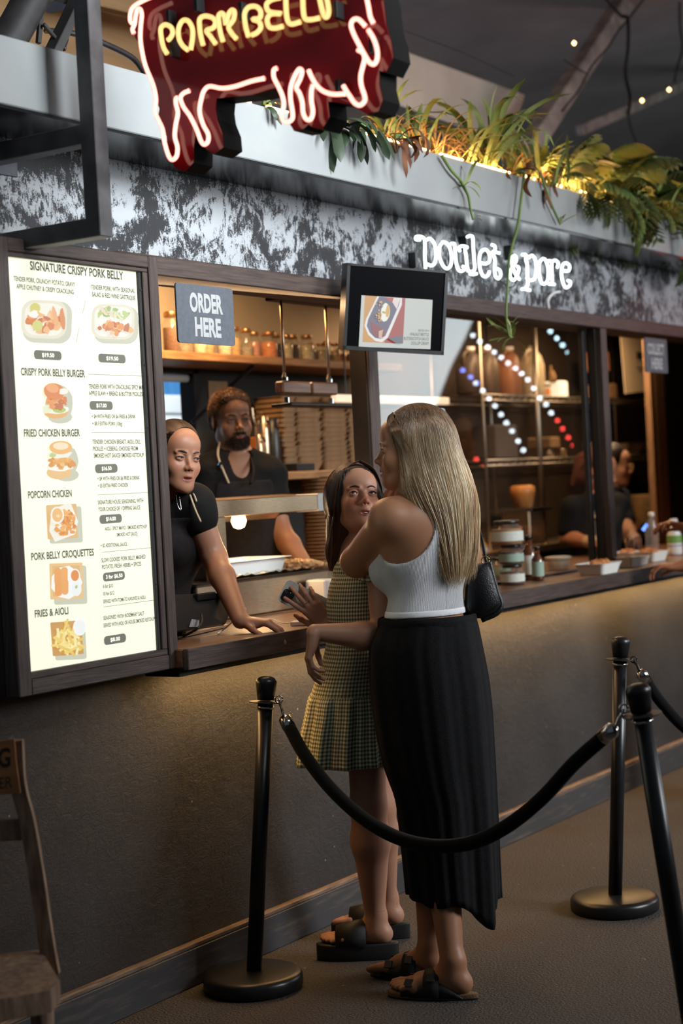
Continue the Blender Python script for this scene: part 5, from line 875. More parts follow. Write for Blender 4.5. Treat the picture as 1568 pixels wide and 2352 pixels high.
def polygonise(prims, lo, hi, res, inside=None, exclude=(), B=12):
    lo, hi = A(lo, float), A(hi, float); n = np.maximum(2, np.ceil((hi-lo)/res/B).astype(int)); N_ = n*B+1; G = np.ones(N_, dtype=np.float32)
    ii = np.stack(np.meshgrid(*[np.arange(k) for k in n], indexing='ij'), -1).reshape(-1, 3); C = lo+(ii+.5)*B*res; rad = B*res*.87
    dc = sdf(C, prims); each = [sd1(C, q) if q[1] != 'o' else None for q in prims]; off = sum(q[3] for q in prims if q[1] == 'o')
    loc = np.stack(np.meshgrid(*[np.arange(B+1)]*3, indexing='ij'), -1).reshape(-1, 3)
    for j in range(len(ii)):
        b = ii[j]*B; sl = tuple(slice(b[a], b[a]+B+1) for a in range(3))
        if abs(dc[j]) > rad*1.35+.012: 
            if dc[j] < 0: G[sl] = np.minimum(G[sl], -1)
            continue
        keep = [q for q, e in zip(prims, each) if e is None or (abs(e[j]) < rad*1.25+.02+q[2] or (e[j] < 0 and q[1] == 'u') or (q[1] == 'i' and e[j] > 0))]
        if not any(q[1] == 'u' for q in keep): continue
        G[sl] = sdf(lo+(b+loc)*res, keep).reshape(B+1, B+1, B+1)
    sgn = G < 0; cs = sgn[:-1, :-1, :-1].astype(np.int8)
    for a, b, c in ((0, 0, 1), (0, 1, 0), (0, 1, 1), (1, 0, 0), (1, 0, 1), (1, 1, 0), (1, 1, 1)): cs = cs+sgn[a:N_[0]-1+a, b:N_[1]-1+b, c:N_[2]-1+c]
    act = np.argwhere((cs > 0) & (cs < 8)); idx = np.full(A(N_)-1, -1, dtype=np.int32); idx[tuple(act.T)] = np.arange(len(act))
    cor = A([[x, y, z] for x in (0, 1) for y in (0, 1) for z in (0, 1)]); val = np.stack([G[tuple((act+c).T)] for c in cor], 1); acc = np.zeros((len(act), 3)); cnt = np.zeros(len(act))
    for i in range(8):
        for j in range(i+1, 8):
            if np.abs(cor[i]-cor[j]).sum() == 1:
                m = (val[:, i] < 0) != (val[:, j] < 0); t = np.where(m, val[:, i]/(val[:, i]-val[:, j]+1e-12), 0); acc += m[:, None]*(cor[i]+t[:, None]*(cor[j]-cor[i])); cnt += m
    V = lo+(act+acc/np.maximum(cnt, 1)[:, None])*res; Q = []
    for a in range(3):
        u, v = (a+1) % 3, (a+2) % 3; s0 = [slice(0, N_[0]), slice(0, N_[1]), slice(0, N_[2])]; s1 = list(s0); s0[a] = slice(0, N_[a]-1); s1[a] = slice(1, N_[a]); d = sgn[tuple(s0)] != sgn[tuple(s1)]; e = np.argwhere(d)
        e = e[(e[:, u] > 0) & (e[:, v] > 0) & (e[:, u] < N_[u]-1) & (e[:, v] < N_[v]-1)]; du = np.zeros(3, int); du[u] = 1; dv = np.zeros(3, int); dv[v] = 1
        q = np.stack([idx[tuple((e-du-dv).T)], idx[tuple((e-dv).T)], idx[tuple(e.T)], idx[tuple((e-du).T)]], 1); fl = sgn[tuple(e.T)]; q[~fl] = q[~fl][:, ::-1]; Q.append(q[(q >= 0).all(1)])
    Q = np.concatenate(Q); c = V[Q].mean(1)
    k = np.ones(len(Q), bool)
    for a, b in exclude: k &= ~((c > a) & (c < b)).all(1)
    if inside is not None: k &= ((c >= inside[0]) & (c <= inside[1])).all(1)
    Q = Q[k]; used = np.unique(Q); mp = np.full(len(V), -1); mp[used] = np.arange(len(used)); return V[used], mp[Q].astype(np.int32)
def merge(parts):
    n = 0; VV = []; QQ = []
    for V, Q in parts: VV.append(V); QQ.append(Q+n); n += len(V)
    return np.concatenate(VV), np.concatenate(QQ)
def bounds(prims, pad=.03):
    L = []; 
    for q in prims:
        if q[1] != 'u': continue
        if q[0] == 'c': r = max(q[5], q[6]); L += [q[3]-r, q[3]+r, q[4]-r, q[4]+r]
        elif q[0] == 'e': r = q[5].max(); L += [q[3]-r, q[3]+r]
    L = A(L); return L.min(0)-pad, L.max(0)+pad
def basis(f, up=(0, 0, 1)):
    """columns: x = left of the figure, y = forward, z = up"""
    f = nrm(f); up = A(up, float); z = nrm(up-f*(f @ up)); return np.stack([np.cross(z, f)*-1*-1 if 0 else -np.cross(f, z)*1.0, f, z], 1)
def head(S, o, M, male=False, sc_=1.0, mouth=0.0):
    S.at(o, M, sc_)
    S.ell((0, -.018, .036), (.073, .092, .082), .02); S.ell((0, .022, -.022), (.060, .062, .082), .03); S.cone((-.040, -.005, -.060), (-.018, .060, -.094), .020, .017, .03); S.cone((.040, -.005, -.060), (.018, .060, -.094), .020, .017, .03)
    S.ell((0, .046, -.070), (.036, .042, .036), .03); S.ell((0, .074, -.098), (.017, .014, .014), .022); S.ell((0, .050, .045), (.050, .036, .040), .03)
    for s in (-1, 1):
        S.ell((s*.036, .060, -.034), (.022, .020, .022), .028)
        S.ell((s*.032, .094, -.002), (.019, .015, .0125), .014, 's'); S.cone((s*.014, .083, .0165), (s*.044, .073, .016), .0065 if male else .0045, .0045 if male else .003, .012)
        S.ell((s*.031, .0735, -.001), (.0148, .0148, .0132), .004)
    S.cone((0, .078, .006), (0, .100, -.027), .0062, .0078, .012); S.ell((0, .1035, -.031), (.0085, .0080, .0078), .008)
    for s in (-1, 1): S.ell((s*.0105, .0945, -.0345), (.0062, .0085, .0058), .006)
    S.cone((0, .083, -.043), (0, .083, -.058), .010, .012, .02)
    S.cone((-.020, .078, -.0655), (-.004, .0905, -.0605), .0030, .0048, .005); S.cone((.020, .078, -.0655), (.004, .0905, -.0605), .0030, .0048, .005); S.cone((-.014, .0795, -.0715), (.0, .0885, -.0735), .0038, .0062, .006); S.cone((.014, .0795, -.0715), (.0, .0885, -.0735), .0038, .0062, .006)
    S.ell((0, .096, -.0668-mouth*.002), (.019, .014, .0013+mouth*.004), .0018, 's')
    for s in (-1, 1):
        S.ell((s*.0315, .0865, -.0005), (.0122, .010, .0037), .0022, 's'); S.ell((s*.0052, .100, -.0405), (.0030, .0050, .0026), .002, 's')
        S.ell((s*.0755, -.010, -.002), (.0055, .0155, .029), .006, R=np.stack([[math.cos(s*-.35), math.sin(s*-.35), 0], [-math.sin(s*-.35), math.cos(s*-.35), 0], [0, 0, 1]], 1)); S.ell((s*.0835, -.004, .004), (.0045, .0085, .018), .003, 's')
def eyes(root, o, M, sc_=1.0, look=(0, 0), iris=(.045, .06, .065)):
    for s in (-1, 1):
        c = A(o)+M @ (A([s*.031, .0725, -.0005])*sc_); V, Fc = lathe([(.0119*math.sin(a), -.0119*math.cos(a)) for a in np.linspace(.02, math.pi-.02, 13)], 20, (0, 0, 0)); V = A(V)*sc_
        g = nrm(A([look[0], 1, look[1]])); B_ = basis(g); V = A([[v[0], v[2], v[1]] for v in V]) @ B_.T; dd = V @ g/(.0119*sc_); col = np.where(dd[:, None] > .975, A([.004, .004, .004]), np.where(dd[:, None] > .86, A(iris), A([.40, .36, .33]))); obj('eye', (V @ M.T+c, Fc), M_eye, root, True, col=col); obj('eyelashes', tube(smooth_path([A(o)+M @ (A(p)*sc_) for p in ((s*.0185, .0835, -.0005), (s*.024, .0868, .0026), (s*.031, .0880, .0040), (s*.038, .0862, .0030), (s*.0455, .0800, -.0002))], 4), [.0004]+[.0011]*15+[.0006], 5), M_lash, root, True)
def brows(root, o, M, m, sc_=1.0, th=1.0):
    for s in (-1, 1): P = [A(o)+M @ (A(p)*sc_) for p in ((s*.013, .0885, .0165), (s*.026, .0875, .0215), (s*.038, .081, .021), (s*.048, .070, .015))]; obj('eyebrow', tube(smooth_path(P, 4), np.interp(np.linspace(0, 1, 13), [0, .3, 1], [.0028*th, .0032*th, .0010]), 6), m, root, True)
def hand(S, o, M, side=1, curl=(20, 25, 15), spread=(8, 2, -4, -10), thumb=(35, 20, 15), sc_=1.0, curls=None):
    """M columns: x toward the thumb, y toward the fingers, z back of the hand"""
    S.at(o, M, sc_); B = [(.027, .083, .0), (.009, .089, .002), (-.009, .086, .001), (-.026, .078, -.002)]; Ls = [(.042, .025, .020), (.046, .029, .021), (.043, .027, .020), (.033, .020, .018)]
    for b in B: S.cone((b[0]*.55, .004, -.002), b, .0150, .0100, .012)
    S.ell((.020, .034, -.010), (.016, .030, .012), .012); S.ell((-.020, .035, -.009), (.012, .030, .011), .012)
    for i, (b, L) in enumerate(zip(B, Ls)):
        p = A(b, float); a = 0; sp = math.radians(spread[i]); cu = curls[i] if curls else curl; r = .0088-.0008*(i == 3)
        for j in range(3):
            a += math.radians(cu[j]); d = A([math.sin(sp)*math.cos(a), math.cos(sp)*math.cos(a), -math.sin(a)]); q = p+d*L[j]; S.cone(p, q, r-.0007*j, r-.0007*(j+1), .003 if j else .005); p = q
    p = A([.020, .018, -.008]); a0 = math.radians(thumb[0])
    for j, (L, r) in enumerate(((.040, .0125), (.032, .0100), (.026, .0092))):
        a = a0 - (math.radians(thumb[1]) if j > 0 else 0)-(math.radians(thumb[2]) if j > 1 else 0); d = A([math.sin(a), math.cos(a), -.30-.12*j]); d /= np.linalg.norm(d); q = p+d*L; S.cone(p, q, r, r-.0012, .006); p = q
def foot(S, o, M, side=1, sc_=1.0):
    """origin on the sole under the ankle; x toward the big toe"""
    S.at(o, M, sc_); S.ell((0, -.026, .026), (.026, .029, .026), .02); S.cone((0, -.010, .085), (0, .008, .05), .028, .028, .03); S.cone((0, .0, .050), (.006, .095, .030), .032, .024, .03); S.cone((.024, .130, .018), (-.026, .112, .015), .0175, .0145, .02); S.cone((0, -.02, .025), (-.012, .10, .018), .026, .02, .03)
    for i, (x, y, L, r) in enumerate(((.030, .145, .040, .0125), (.010, .150, .036, .0090), (-.006, .145, .032, .0085), (-.020, .137, .028, .0080), (-.033, .126, .022, .0078))): S.cone((x*.9, y-.02, .018), (x, y+L*.5, .0155), r*1.05, r, .004); S.cone((x, y+L*.5, .0155), (x*1.02, y+L, .0115), r, r*.9, .003)
M_eye = mat('eye', (.6, .6, .6), .12, attr='Col', spec=.6)
M_lash = mat('eyelash', (.012, .008, .006), .7)
def skinmat(name, noise=.10): return mat(name, (.5, .3, .2), .46, attr='Col', noise=noise, nscale=9, spec=.42, sss=.10, bump=.05, bscale=350, lo=.3, hi=.9)
def skincol(V, o, M, base, sc_=1.0, lips=(.34, .12, .09), flush=.15, beard=None):
    P = ((V-A(o)) @ M)/sc_; c = np.tile(A(base, float), (len(V), 1)); f = P[:, 1] > .045
    def msk(cx, cy, cz, rx, ry, rz, p=2): return np.clip(1-(np.abs((P[:, 0]-cx)/rx)**p+np.abs((P[:, 1]-cy)/ry)**p+np.abs((P[:, 2]-cz)/rz)**p), 0, 1)
    def mixc(c, m, col): m = np.clip(m, 0, 1)[:, None]; return c*(1-m)+A(col)*m
    for s in (-1, 1): c = mixc(c, flush*2*msk(s*.038, .07, -.033, .022, .05, .022), (base[0]*1.05, base[1]*.62, base[2]*.58)); c = mixc(c, 1.6*msk(s*.0315, .084, .001, .0165, .014, .0075)*.5, (base[0]*.55, base[1]*.45, base[2]*.42))
    c = mixc(c, flush*2*msk(0, .10, -.032, .014, .02, .014), (base[0]*1.0, base[1]*.6, base[2]*.55))
    lip = 3.2*msk(0, .090, -.0672, .0225, .020, .0125, 2); c = mixc(c, lip, lips)
    if beard is not None:
        b = np.clip(2.2*msk(0, .075, -.088, .050, .065, .034, 2), 0, 1)+np.clip(3*msk(0, .092, -.0545, .027, .03, .0070), 0, 1)+.35*np.clip(3*msk(0, .02, -.075, .075, .08, .05), 0, 1); b *= (1-np.clip(4*msk(0, .09, -.067, .019, .03, .0075), 0, 1)); c = mixc(c, b, beard)
    return np.clip(c, 0, 1)
def fig(root, name, S, m, head_o, head_M, base, zones, res=.007, hsc=1.0, **k):
    """one continuous skin: coarse body with finer head, hand and foot zones"""
    lo, hi = bounds(S.p); P = [polygonise(S.p, lo, hi, res, exclude=[(a, b) for a, b, r in zones])]
    for a, b, r in zones: P.append(polygonise(S.p, A(a)-.012, A(b)+.012, r, inside=(A(a)-.003, A(b)+.003)))
    V, Q = merge(P); return obj(name, (V, Q), m, root, True, col=skincol(V, head_o, head_M, base, hsc, **k))
def zone(c, r, res): c = A(c, float); return (c-r, c+r, res)
def shell(name, S, m, root, res=.006, uvc=None, noise=None, inside=None):
    lo, hi = bounds(S.p, .05); V, Q = polygonise(S.p, lo, hi, res)
    uv = None
    if uvc is not None: l = (V-A(uvc[0])) @ uvc[1]; uv = np.stack([np.arctan2(l[:, 0], l[:, 1])*uvc[2], l[:, 2]], 1)
    if noise is not None: V = noise(V)
    return obj(name, (V, Q), m, root, True, uv=uv)
def strands(name, root, m, P, r, cols, n=3):
    """many hair strands P[k] (m x 3) as tapered three sided tubes in one mesh; cols (k, m, 3)"""
    P = np.asarray(P); K, m_, _ = P.shape; T = np.gradient(P, axis=1); T /= np.linalg.norm(T, axis=2)[..., None]+1e-9; X = np.cross(T, A([.3, .5, .8])); X /= np.linalg.norm(X, axis=2)[..., None]+1e-9; Y = np.cross(T, X); tr = r*np.interp(np.linspace(0, 1, m_), [0, .15, .8, 1], [.7, 1, .9, .15])
    V = np.stack([P+(math.cos(a)*X+math.sin(a)*Y)*tr[None, :, None] for a in np.arange(n)*2*math.pi/n], 2).reshape(-1, 3); base = (np.arange(K)*m_*n)[:, None, None]; i = np.arange(m_-1)[None, :, None]*n; j = np.arange(n)[None, None, :]
    Q = np.stack([base+i+j, base+i+(j+1) % n, base+i+n+(j+1) % n, base+i+n+j], -1).reshape(-1, 4).astype(np.int32); col = np.repeat(np.asarray(cols), n, axis=1).reshape(-1, 3) if np.ndim(cols) == 3 else None
    return obj(name, (V, Q), m, root, True, col=col, kind='stuff')
def hairmat(name): return mat(name, (.3, .2, .1), .42, attr='Col', spec=.45)
def long_hair(root, S, axis, M, rows, K, base, col_fn, r=.0009, m_=26, az=None, wave=.004, seed=3, lift=.0015, ext=None):
    """strands that hug the hair volume S: for every azimuth the surface is found from outside"""
    g = np.random.default_rng(seed); out = []; cols = []
    phis = g.uniform(az[0], az[1], K); z0, z1 = rows; t = np.linspace(0, 1, m_)
    Z0 = z0-g.uniform(0, .02, K); Z1 = z1+np.abs(g.normal(0, .035, K)); ph = phis[:, None]+.10*np.sin(t[None]*2.2+g.uniform(0, 6, (K, 1)))*g.uniform(.3, 1, (K, 1))*t[None]; zz = Z0[:, None]+(Z1-Z0)[:, None]*t[None]**.9
    ax = axis(zz.ravel()).reshape(K, m_, 3); D = np.cos(ph)[..., None]*M[:, 1]+np.sin(ph)[..., None]*M[:, 0]; D[..., 2] = 0; D /= np.linalg.norm(D, axis=2)[..., None]; o = ax+D*.30; o[..., 2] = zz
    F = o.reshape(-1, 3).copy(); Dn = -D.reshape(-1, 3); tt = np.zeros(len(F)); hit = np.ones(len(F), bool)
    for it in range(26):
        d = sdf(F+Dn*tt[:, None], S.p); tt += np.clip(d, -.01, .05)*.85
    d = sdf(F+Dn*tt[:, None], S.p); hit = (np.abs(d) < .004) & (tt < .32); Pt = F+Dn*(tt-lift-g.uniform(0, .004, len(F)))[:, None]; Pt = Pt.reshape(K, m_, 3); hit = hit.reshape(K, m_)
    for k in range(K):
        good = hit[k]
        if good.sum() < 6: continue
        run = np.flatnonzero(good); run = run[:1+np.argmax(np.append(np.diff(run), 99) > 1)] if np.any(np.diff(run) > 1) else run
        if len(run) < 6: continue
        q = Pt[k, run]; s = np.linspace(0, len(q)-1, m_); i0 = np.clip(s.astype(int), 0, len(q)-2); f = (s-i0)[:, None]; q = q[i0]*(1-f)+q[i0+1]*f
        for _ in range(2): q[1:-1] = (q[:-2]+2*q[1:-1]+q[2:])/4
        q[-1] = q[-2]+(q[-2]-q[-3])
        if ext and q[-1, 2] < z1+ext[0]: tl = g.uniform(0, 1)**1.5*ext[1]; q = q+np.clip(np.linspace(-1.2, 1, m_), 0, 1)[:, None]**1.2*A([0, 0, -1.])*tl+np.linspace(0, 1, m_)[:, None]**3*g.normal(0, .006, 3)
        out.append(q); cols.append(col_fn(q, g))
    return A(out), A(cols)
# ================================================================ people
def limb(S, a, b, c, r, k=.03):
    """shoulder-elbow-wrist or hip-knee-ankle with taper and muscle"""
    a, b, c = A(a), A(b), A(c); S.at((0, 0, 0)); S.cone(a, b, r[0], r[1], k); S.cone(b, b+(c-b)*.32, r[1]*.97, r[2], k*.6); S.cone(b+(c-b)*.32, c, r[2], r[3], k*.6)
def ring_px(py, L, R_, d, dep, n=96, zf=None, fold=None, amp=0, ph=0):
    """horizontal cloth ring whose visible width was measured at row py"""
    c = at((L+R_)/2, py, d=d); a = (R_-L)/2*d/F_PX; out = []
    for i in range(n):
        t = 2*math.pi*i/n; f = 1+(amp*fold(t) if fold else 0); out.append(c+CR*a*f*math.cos(t)+CF*dep*f*math.sin(t)+A([0, 0, zf(t) if zf else 0]))
    return A(out)
def cloth(name, rows, d, dep, m, root, n=120, fold=None, amps=None, zf=None, sub=4, uvs=(1, 1), thick=True, circ=None):
    R = A([(y, l, r, dp, am) for (y, l, r), dp, am in zip(rows, dep, amps)], float); t = np.linspace(0, len(R)-1, (len(R)-1)*sub+1); Ri = np.stack([np.interp(t, np.arange(len(R)), R[:, j]) for j in range(5)], 1)
    for j in range(5):
        k = Ri[:, j].copy(); k[1:-1] = (k[:-2]+2*k[1:-1]+k[2:])/4; Ri[:, j] = k
    rings = [ring_px(y, l, r, d, dp, n, (lambda q, w=i/(len(Ri)-1): zf(q)*max(0, (w-.8)/.2)) if zf else None, fold, am) for i, (y, l, r, dp, am) in enumerate(Ri)]
    rows_n = len(rings); V = np.concatenate(rings); Vi = V-0; Fc = [(i*n+j, i*n+(j+1) % n, (i+1)*n+(j+1) % n, (i+1)*n+j) for i in range(rows_n-1) for j in range(n)]
    # unique seam for uv: duplicate last column
    V2 = []; uv = []; per = circ or .9
    for i, r_ in enumerate(rings):
        for j in range(n+1): V2.append(r_[j % n]); uv.append((per*j/n*uvs[0], (r_[0][2])*uvs[1]))
    F2 = [(i*(n+1)+j, (i+1)*(n+1)+j, (i+1)*(n+1)+j+1, i*(n+1)+j+1) for i in range(rows_n-1) for j in range(n)]
    o = obj(name, (V2, F2), m, root, True, uv=uv)
    if thick: md = o.modifiers.new('cloth', 'SOLIDIFY'); md.thickness = .003; md.offset = -1
    return o
def mat_gingham():
    m = bpy.data.materials.new('green_gingham'); m.use_nodes = True; N, Lk = m.node_tree.nodes, m.node_tree.links; b = N['Principled BSDF']; u = N.new('ShaderNodeUVMap'); s = N.new('ShaderNodeSeparateXYZ'); Lk.new(u.outputs[0], s.inputs[0]); o = []
    for i in (0, 1):
        a = N.new('ShaderNodeMath'); a.operation = 'MULTIPLY'; a.inputs[1].default_value = 83; Lk.new(s.outputs[i], a.inputs[0]); f = N.new('ShaderNodeMath'); f.operation = 'FRACT'; Lk.new(a.outputs[0], f.inputs[0]); g = N.new('ShaderNodeMath'); g.operation = 'GREATER_THAN'; g.inputs[1].default_value = .5; Lk.new(f.outputs[0], g.inputs[0]); o.append(g)
    ad = N.new('ShaderNodeMath'); ad.operation = 'ADD'; Lk.new(o[0].outputs[0], ad.inputs[0]); Lk.new(o[1].outputs[0], ad.inputs[1]); dv = N.new('ShaderNodeMath'); dv.operation = 'MULTIPLY'; dv.inputs[1].default_value = .5; Lk.new(ad.outputs[0], dv.inputs[0])
    r = N.new('ShaderNodeValToRGB'); r.color_ramp.elements[0].color = (.76, .70, .54, 1); r.color_ramp.elements[1].color = (.095, .105, .06, 1); e = r.color_ramp.elements.new(.5); e.color = (.33, .33, .21, 1); Lk.new(dv.outputs[0], r.inputs[0]); Lk.new(r.outputs[0], b.inputs['Base Color']); b.inputs['Roughness'].default_value = .85; b.inputs['Specular IOR Level'].default_value = .2
    return m
def mat_rib(name, col):
    m = bpy.data.materials.new(name); m.use_nodes = True; N, Lk = m.node_tree.nodes, m.node_tree.links; b = N['Principled BSDF']; b.inputs['Base Color'].default_value = rgba(col); b.inputs['Roughness'].default_value = .8; b.inputs['Specular IOR Level'].default_value = .2
    u = N.new('ShaderNodeUVMap'); s = N.new('ShaderNodeSeparateXYZ'); Lk.new(u.outputs[0], s.inputs[0]); a = N.new('ShaderNodeMath'); a.operation = 'MULTIPLY'; a.inputs[1].default_value = 1650; Lk.new(s.outputs[0], a.inputs[0]); f = N.new('ShaderNodeMath'); f.operation = 'SINE'; Lk.new(a.outputs[0], f.inputs[0])
    bp = N.new('ShaderNodeBump'); bp.inputs['Strength'].default_value = .8; bp.inputs['Distance'].default_value = .002; Lk.new(f.outputs[0], bp.inputs['Height']); Lk.new(bp.outputs[0], b.inputs['Normal']); return m
M['ging'] = mat_gingham(); M['rib'] = mat_rib('white_rib_knit', (.90, .91, .93)); M['whiteknit'] = mat('white_knit_band', (.90, .91, .93), .8)
M['skirt'] = mat('black_linen', (.006, .006, .007), .85, noise=.3, nscale=60, bump=.25, bscale=160, spec=.25); M['tee'] = mat('black_cotton', (.006, .0055, .006), .85, noise=.2, nscale=30, bump=.3, bscale=22, bdist=.01, spec=.25)
M['apron'] = mat('charcoal_apron', (.012, .0095, .010), .85, noise=.2, nscale=60, bump=.15, bscale=120, spec=.25); M['navy'] = mat('navy_shirt', (.018, .024, .04), .85, spec=.2); M['cord'] = mat('tan_cord', (.50, .38, .24), .7); M['soleblk'] = mat('black_sole', (.010, .010, .010), .55, bump=.1, bscale=80)
M['cork'] = mat('cork_sole', (.24, .13, .07), .9, 0, col2=(.12, .06, .03), nscale=220, bump=.4, bscale=250); M['strap'] = mat('black_strap', (.013, .012, .013), .6, bump=.1, bscale=200); M['glove'] = mat('black_glove', (.012, .013, .016), .35, bump=.2, bscale=60); M['gloveclear'] = mat('clear_glove', (.62, .46, .32), .35, bump=.4, bscale=50)
M['skinA'] = skinmat('skin_tan'); M['skinB'] = skinmat('skin_fair'); M['hair'] = hairmat('hair_strands'); M['browd'] = mat('brow_hair', (.045, .025, .015), .7)
up3 = A([0, 0, 1.])
# ---------------------------------------------------------------- blonde woman
DB = 4.93; th = math.radians(55); fB = -CR*math.cos(th)+CF*math.sin(th); MB_ = basis(fB); lB = MB_[:, 0]
tB = at(980, 2300, z=0); rB = thing('person', 'woman with long blonde hair in a white crop top and long black skirt', 'person', (tB[0], tB[1], 0))
def B(px, py, dd=0): return at(px, py, d=DB+dd)
pel, wai, che, nek = B(978, 1505), B(978, 1425), B(975, 1280), B(952, 1135)
hB = B(943, 1029, -.01); MH = basis(-CR*.995+CF*.10+up3*-.03)
S = Sdf(); S.at(pel, MB_).ell((0, 0, 0), (.138, .098, .105), .05)
S.at(wai, MB_).ell((0, 0, 0), (.130, .090, .11), .05); S.at(che, MB_).ell((0, -.005, .02), (.142, .105, .165), .07).ell((.068, .075, -.035), (.066, .062, .062), .04).ell((-.068, .075, -.035), (.066, .062, .062), .04)
shL, shR = B(894, 1193, -.075), B(1046, 1196, .09); S.at((0, 0, 0)).cone(nek+A([0, 0, -.055]), shL, .050, .048, .045).cone(nek+A([0, 0, -.055]), shR, .050, .046, .045); S.at(che, MB_).ell((0, -.03, .10), (.145, .075, .09), .06)
S.at((0, 0, 0)).cone(nek+A([0, 0, -.07]), hB-MH[:, 1]*.022+A([0, 0, -.06]), .058, .047, .04); S.ell(shL, (.052, .052, .056), .03); S.ell(shR, (.048, .048, .054), .03)
torsoB = list(S.p); n_t = len(S.p)
elL, elR = B(818, 1290, .085), B(1088, 1335, .16); wrL, wrR = B(895, 1205, .26), B(1010, 1320, .33)
limb(S, shL, elL, wrL, (.052, .047, .043, .027), .03); limb(S, shR, elR, wrR, (.054, .044, .040, .026), .035)
d1 = nrm(B(925, 1140, .27)-wrL); hand(S, wrL, np.stack([np.cross(d1, nrm(CF)), d1, nrm(CF-d1*(CF @ d1))], 1), curl=(35, 40, 30)); d2 = nrm(wrR-elR); hand(S, wrR, np.stack([up3-d2*d2[2], d2, np.cross(up3-d2*d2[2], d2)], 1), curl=(30, 35, 25))
head(S, hB, MH, mouth=.2)
ak = zat(1046, 2290, .09); fN = nrm((zat(880, 2290, 0)-zat(1078, 2298, 0))*A([1, 1, 0])); anN = zat(1042, 2292, 0.0)+up3*.018; fF = nrm(fN+CF*.10); anF = zat(990, 2250, 0)+up3*.018
MN = np.stack([np.cross(fN, up3), fN, up3], 1); MF = np.stack([np.cross(up3, fF), fF, up3], 1)
kneeN, kneeF = B(1003, 1880, -.0), B(990, 1875, .09); hipN, hipF = pel+lB*.065+up3*-.06, pel-lB*.065+up3*-.06
limb(S, hipN, kneeN, anN+up3*.095, (.068, .052, .054, .034), .04); limb(S, hipF, kneeF, anF+up3*.095, (.068, .052, .054, .034), .04); foot(S, anN, MN); foot(S, anF, MF)
skinT = (.40, .185, .10)
body = fig(rB, 'body', S, M['skinA'], hB, MH, skinT, [zone(hB, .125, .0024), (anN-.03*A([1, 1, 0])-A([.20, .20, .02]), anN+A([.20, .20, .12]), .004), zone(wrL+.05*d1, .13, .003)], .0065)
eyes(rB, hB, MH, look=(0, -.05)); brows(rB, hB, MH, M['cord'], th=.8)
# crop top: torso offset, cut at the band, the armholes and the neckline
S2 = Sdf(); S2.p = list(torsoB); S2.off(.0055); zt = B(975, 1412)[2]; S2.at((0, 0, 0)).plane((0, 0, zt), (0, 0, -1), .004)
S2.ell(shL+up3*-.012-fB*.035-lB*.0, (.112, .112, .118), .006, 's'); S2.ell(shR+up3*.0+fB*.02, (.085, .085, .10), .006, 's'); S2.plane((0, 0, B(900, 1165)[2]), (0, 0, 1), .01); S2.ell(nek+up3*.03+fB*.06, (.10, .10, .14), .01, 's'); S2.at((0, 0, 0)).cone(nek+up3*-.04, nek+up3*.1, .085, .085, .01, 's')
shell('crop_top', S2, M['rib'], rB, .005, (che, MB_, .14)); 
S3 = Sdf(); S3.p = list(torsoB); S3.off(.0075); S3.at((0, 0, 0)).plane((0, 0, zt-.001), (0, 0, -1), .003).plane((0, 0, zt+.020), (0, 0, 1), .003); shell('top_hem', S3, M['whiteknit'], rB, .005, (che, MB_, .14))
fold = lambda t: math.sin(7*t+1.0+.8*math.sin(2*t))*.8+math.sin(13*t+1.5*math.sin(3*t))*.5+.18*math.sin(31*t)
rows = [(1418, 872, 1090), (1440, 864, 1097), (1480, 847, 1104), (1560, 848, 1119), (1630, 855, 1127), (1700, 867, 1131), (1765, 884, 1134), (1837, 912, 1137), (1918, 922, 1140), (1987, 930, 1142), (2062, 938, 1145)]
cloth('long_skirt', rows, DB, [.122, .132, .148, .162, .165, .165, .160, .155, .150, .148, .148], M['skirt'], rB, 160, fold, [.012, .016, .022, .026, .028, .03, .036, .045, .055, .062, .07], zf=lambda t: .004-.062*math.exp(-((t-5.55)/.40)**2)+.012*math.cos(t-3.1)-.008*math.sin(5*t), uvs=(1, 1))
wb = ring_px(1421, 873, 1089, DB, .122, 64); wb2 = ring_px(1410, 876, 1086, DB, .110, 64); fz = lambda R_, a: A([R_[i]+(R_[i]-R_.mean(0))*.02*math.sin(i*3.1)*a for i in range(len(R_))]); obj('waistband', loft([fz(ring_px(1434, 869, 1093, DB, .128, 96), 1), fz(ring_px(1425, 868, 1094, DB, .129, 96), 1), fz(ring_px(1415, 870, 1092, DB, .127, 96), 1), ring_px(1413, 875, 1087, DB, .118, 96)]), M['skirt'], rB, True)
# sandals with two buckled straps
def sandal(name, an, Mf, m_sole, thick, straps, slide=False, lab=None):
    t = obj(name, loft([xf((A([(x*s_, y, 0) for x, y in OUT]), []), Mf, an+up3*z)[0] for s_, z in ((.97, -thick), (1, -thick+.003), (1.0, -.004), (.97, .0))], True), m_sole, rB if lab is None else lab, True)
    return t
OUT = [(.034*math.cos(a)*(1+.25*math.sin(a))-(.004), .062+.135*math.sin(a)) for a in np.linspace(0, 2*math.pi, 36, endpoint=False)]
def strapgeo(an, Mf, y0, y1, h, w_=.047, slant=0, n=12, th_=.003):
    R = []
    for y, e in ((y0, 0), (y0, th_), (y1, th_), (y1, 0)):
        R.append([(an+Mf @ A([(w_+e)*math.cos(a)*(1-.10*(y > .1)), y+slant*math.sin(a), -.006+(h*(1-.35*(y-.02)/.12)+e)*max(0, math.sin(a))**.75])) for a in np.linspace(-.05, math.pi+.05, n)])
    V = []; Fc = []
    for r in R: V += r
    for k in range(4):
        for j in range(n-1): a = k*n+j; b = ((k+1) % 4)*n+j; Fc.append((a, a+1, b+1, b))
    return V, Fc
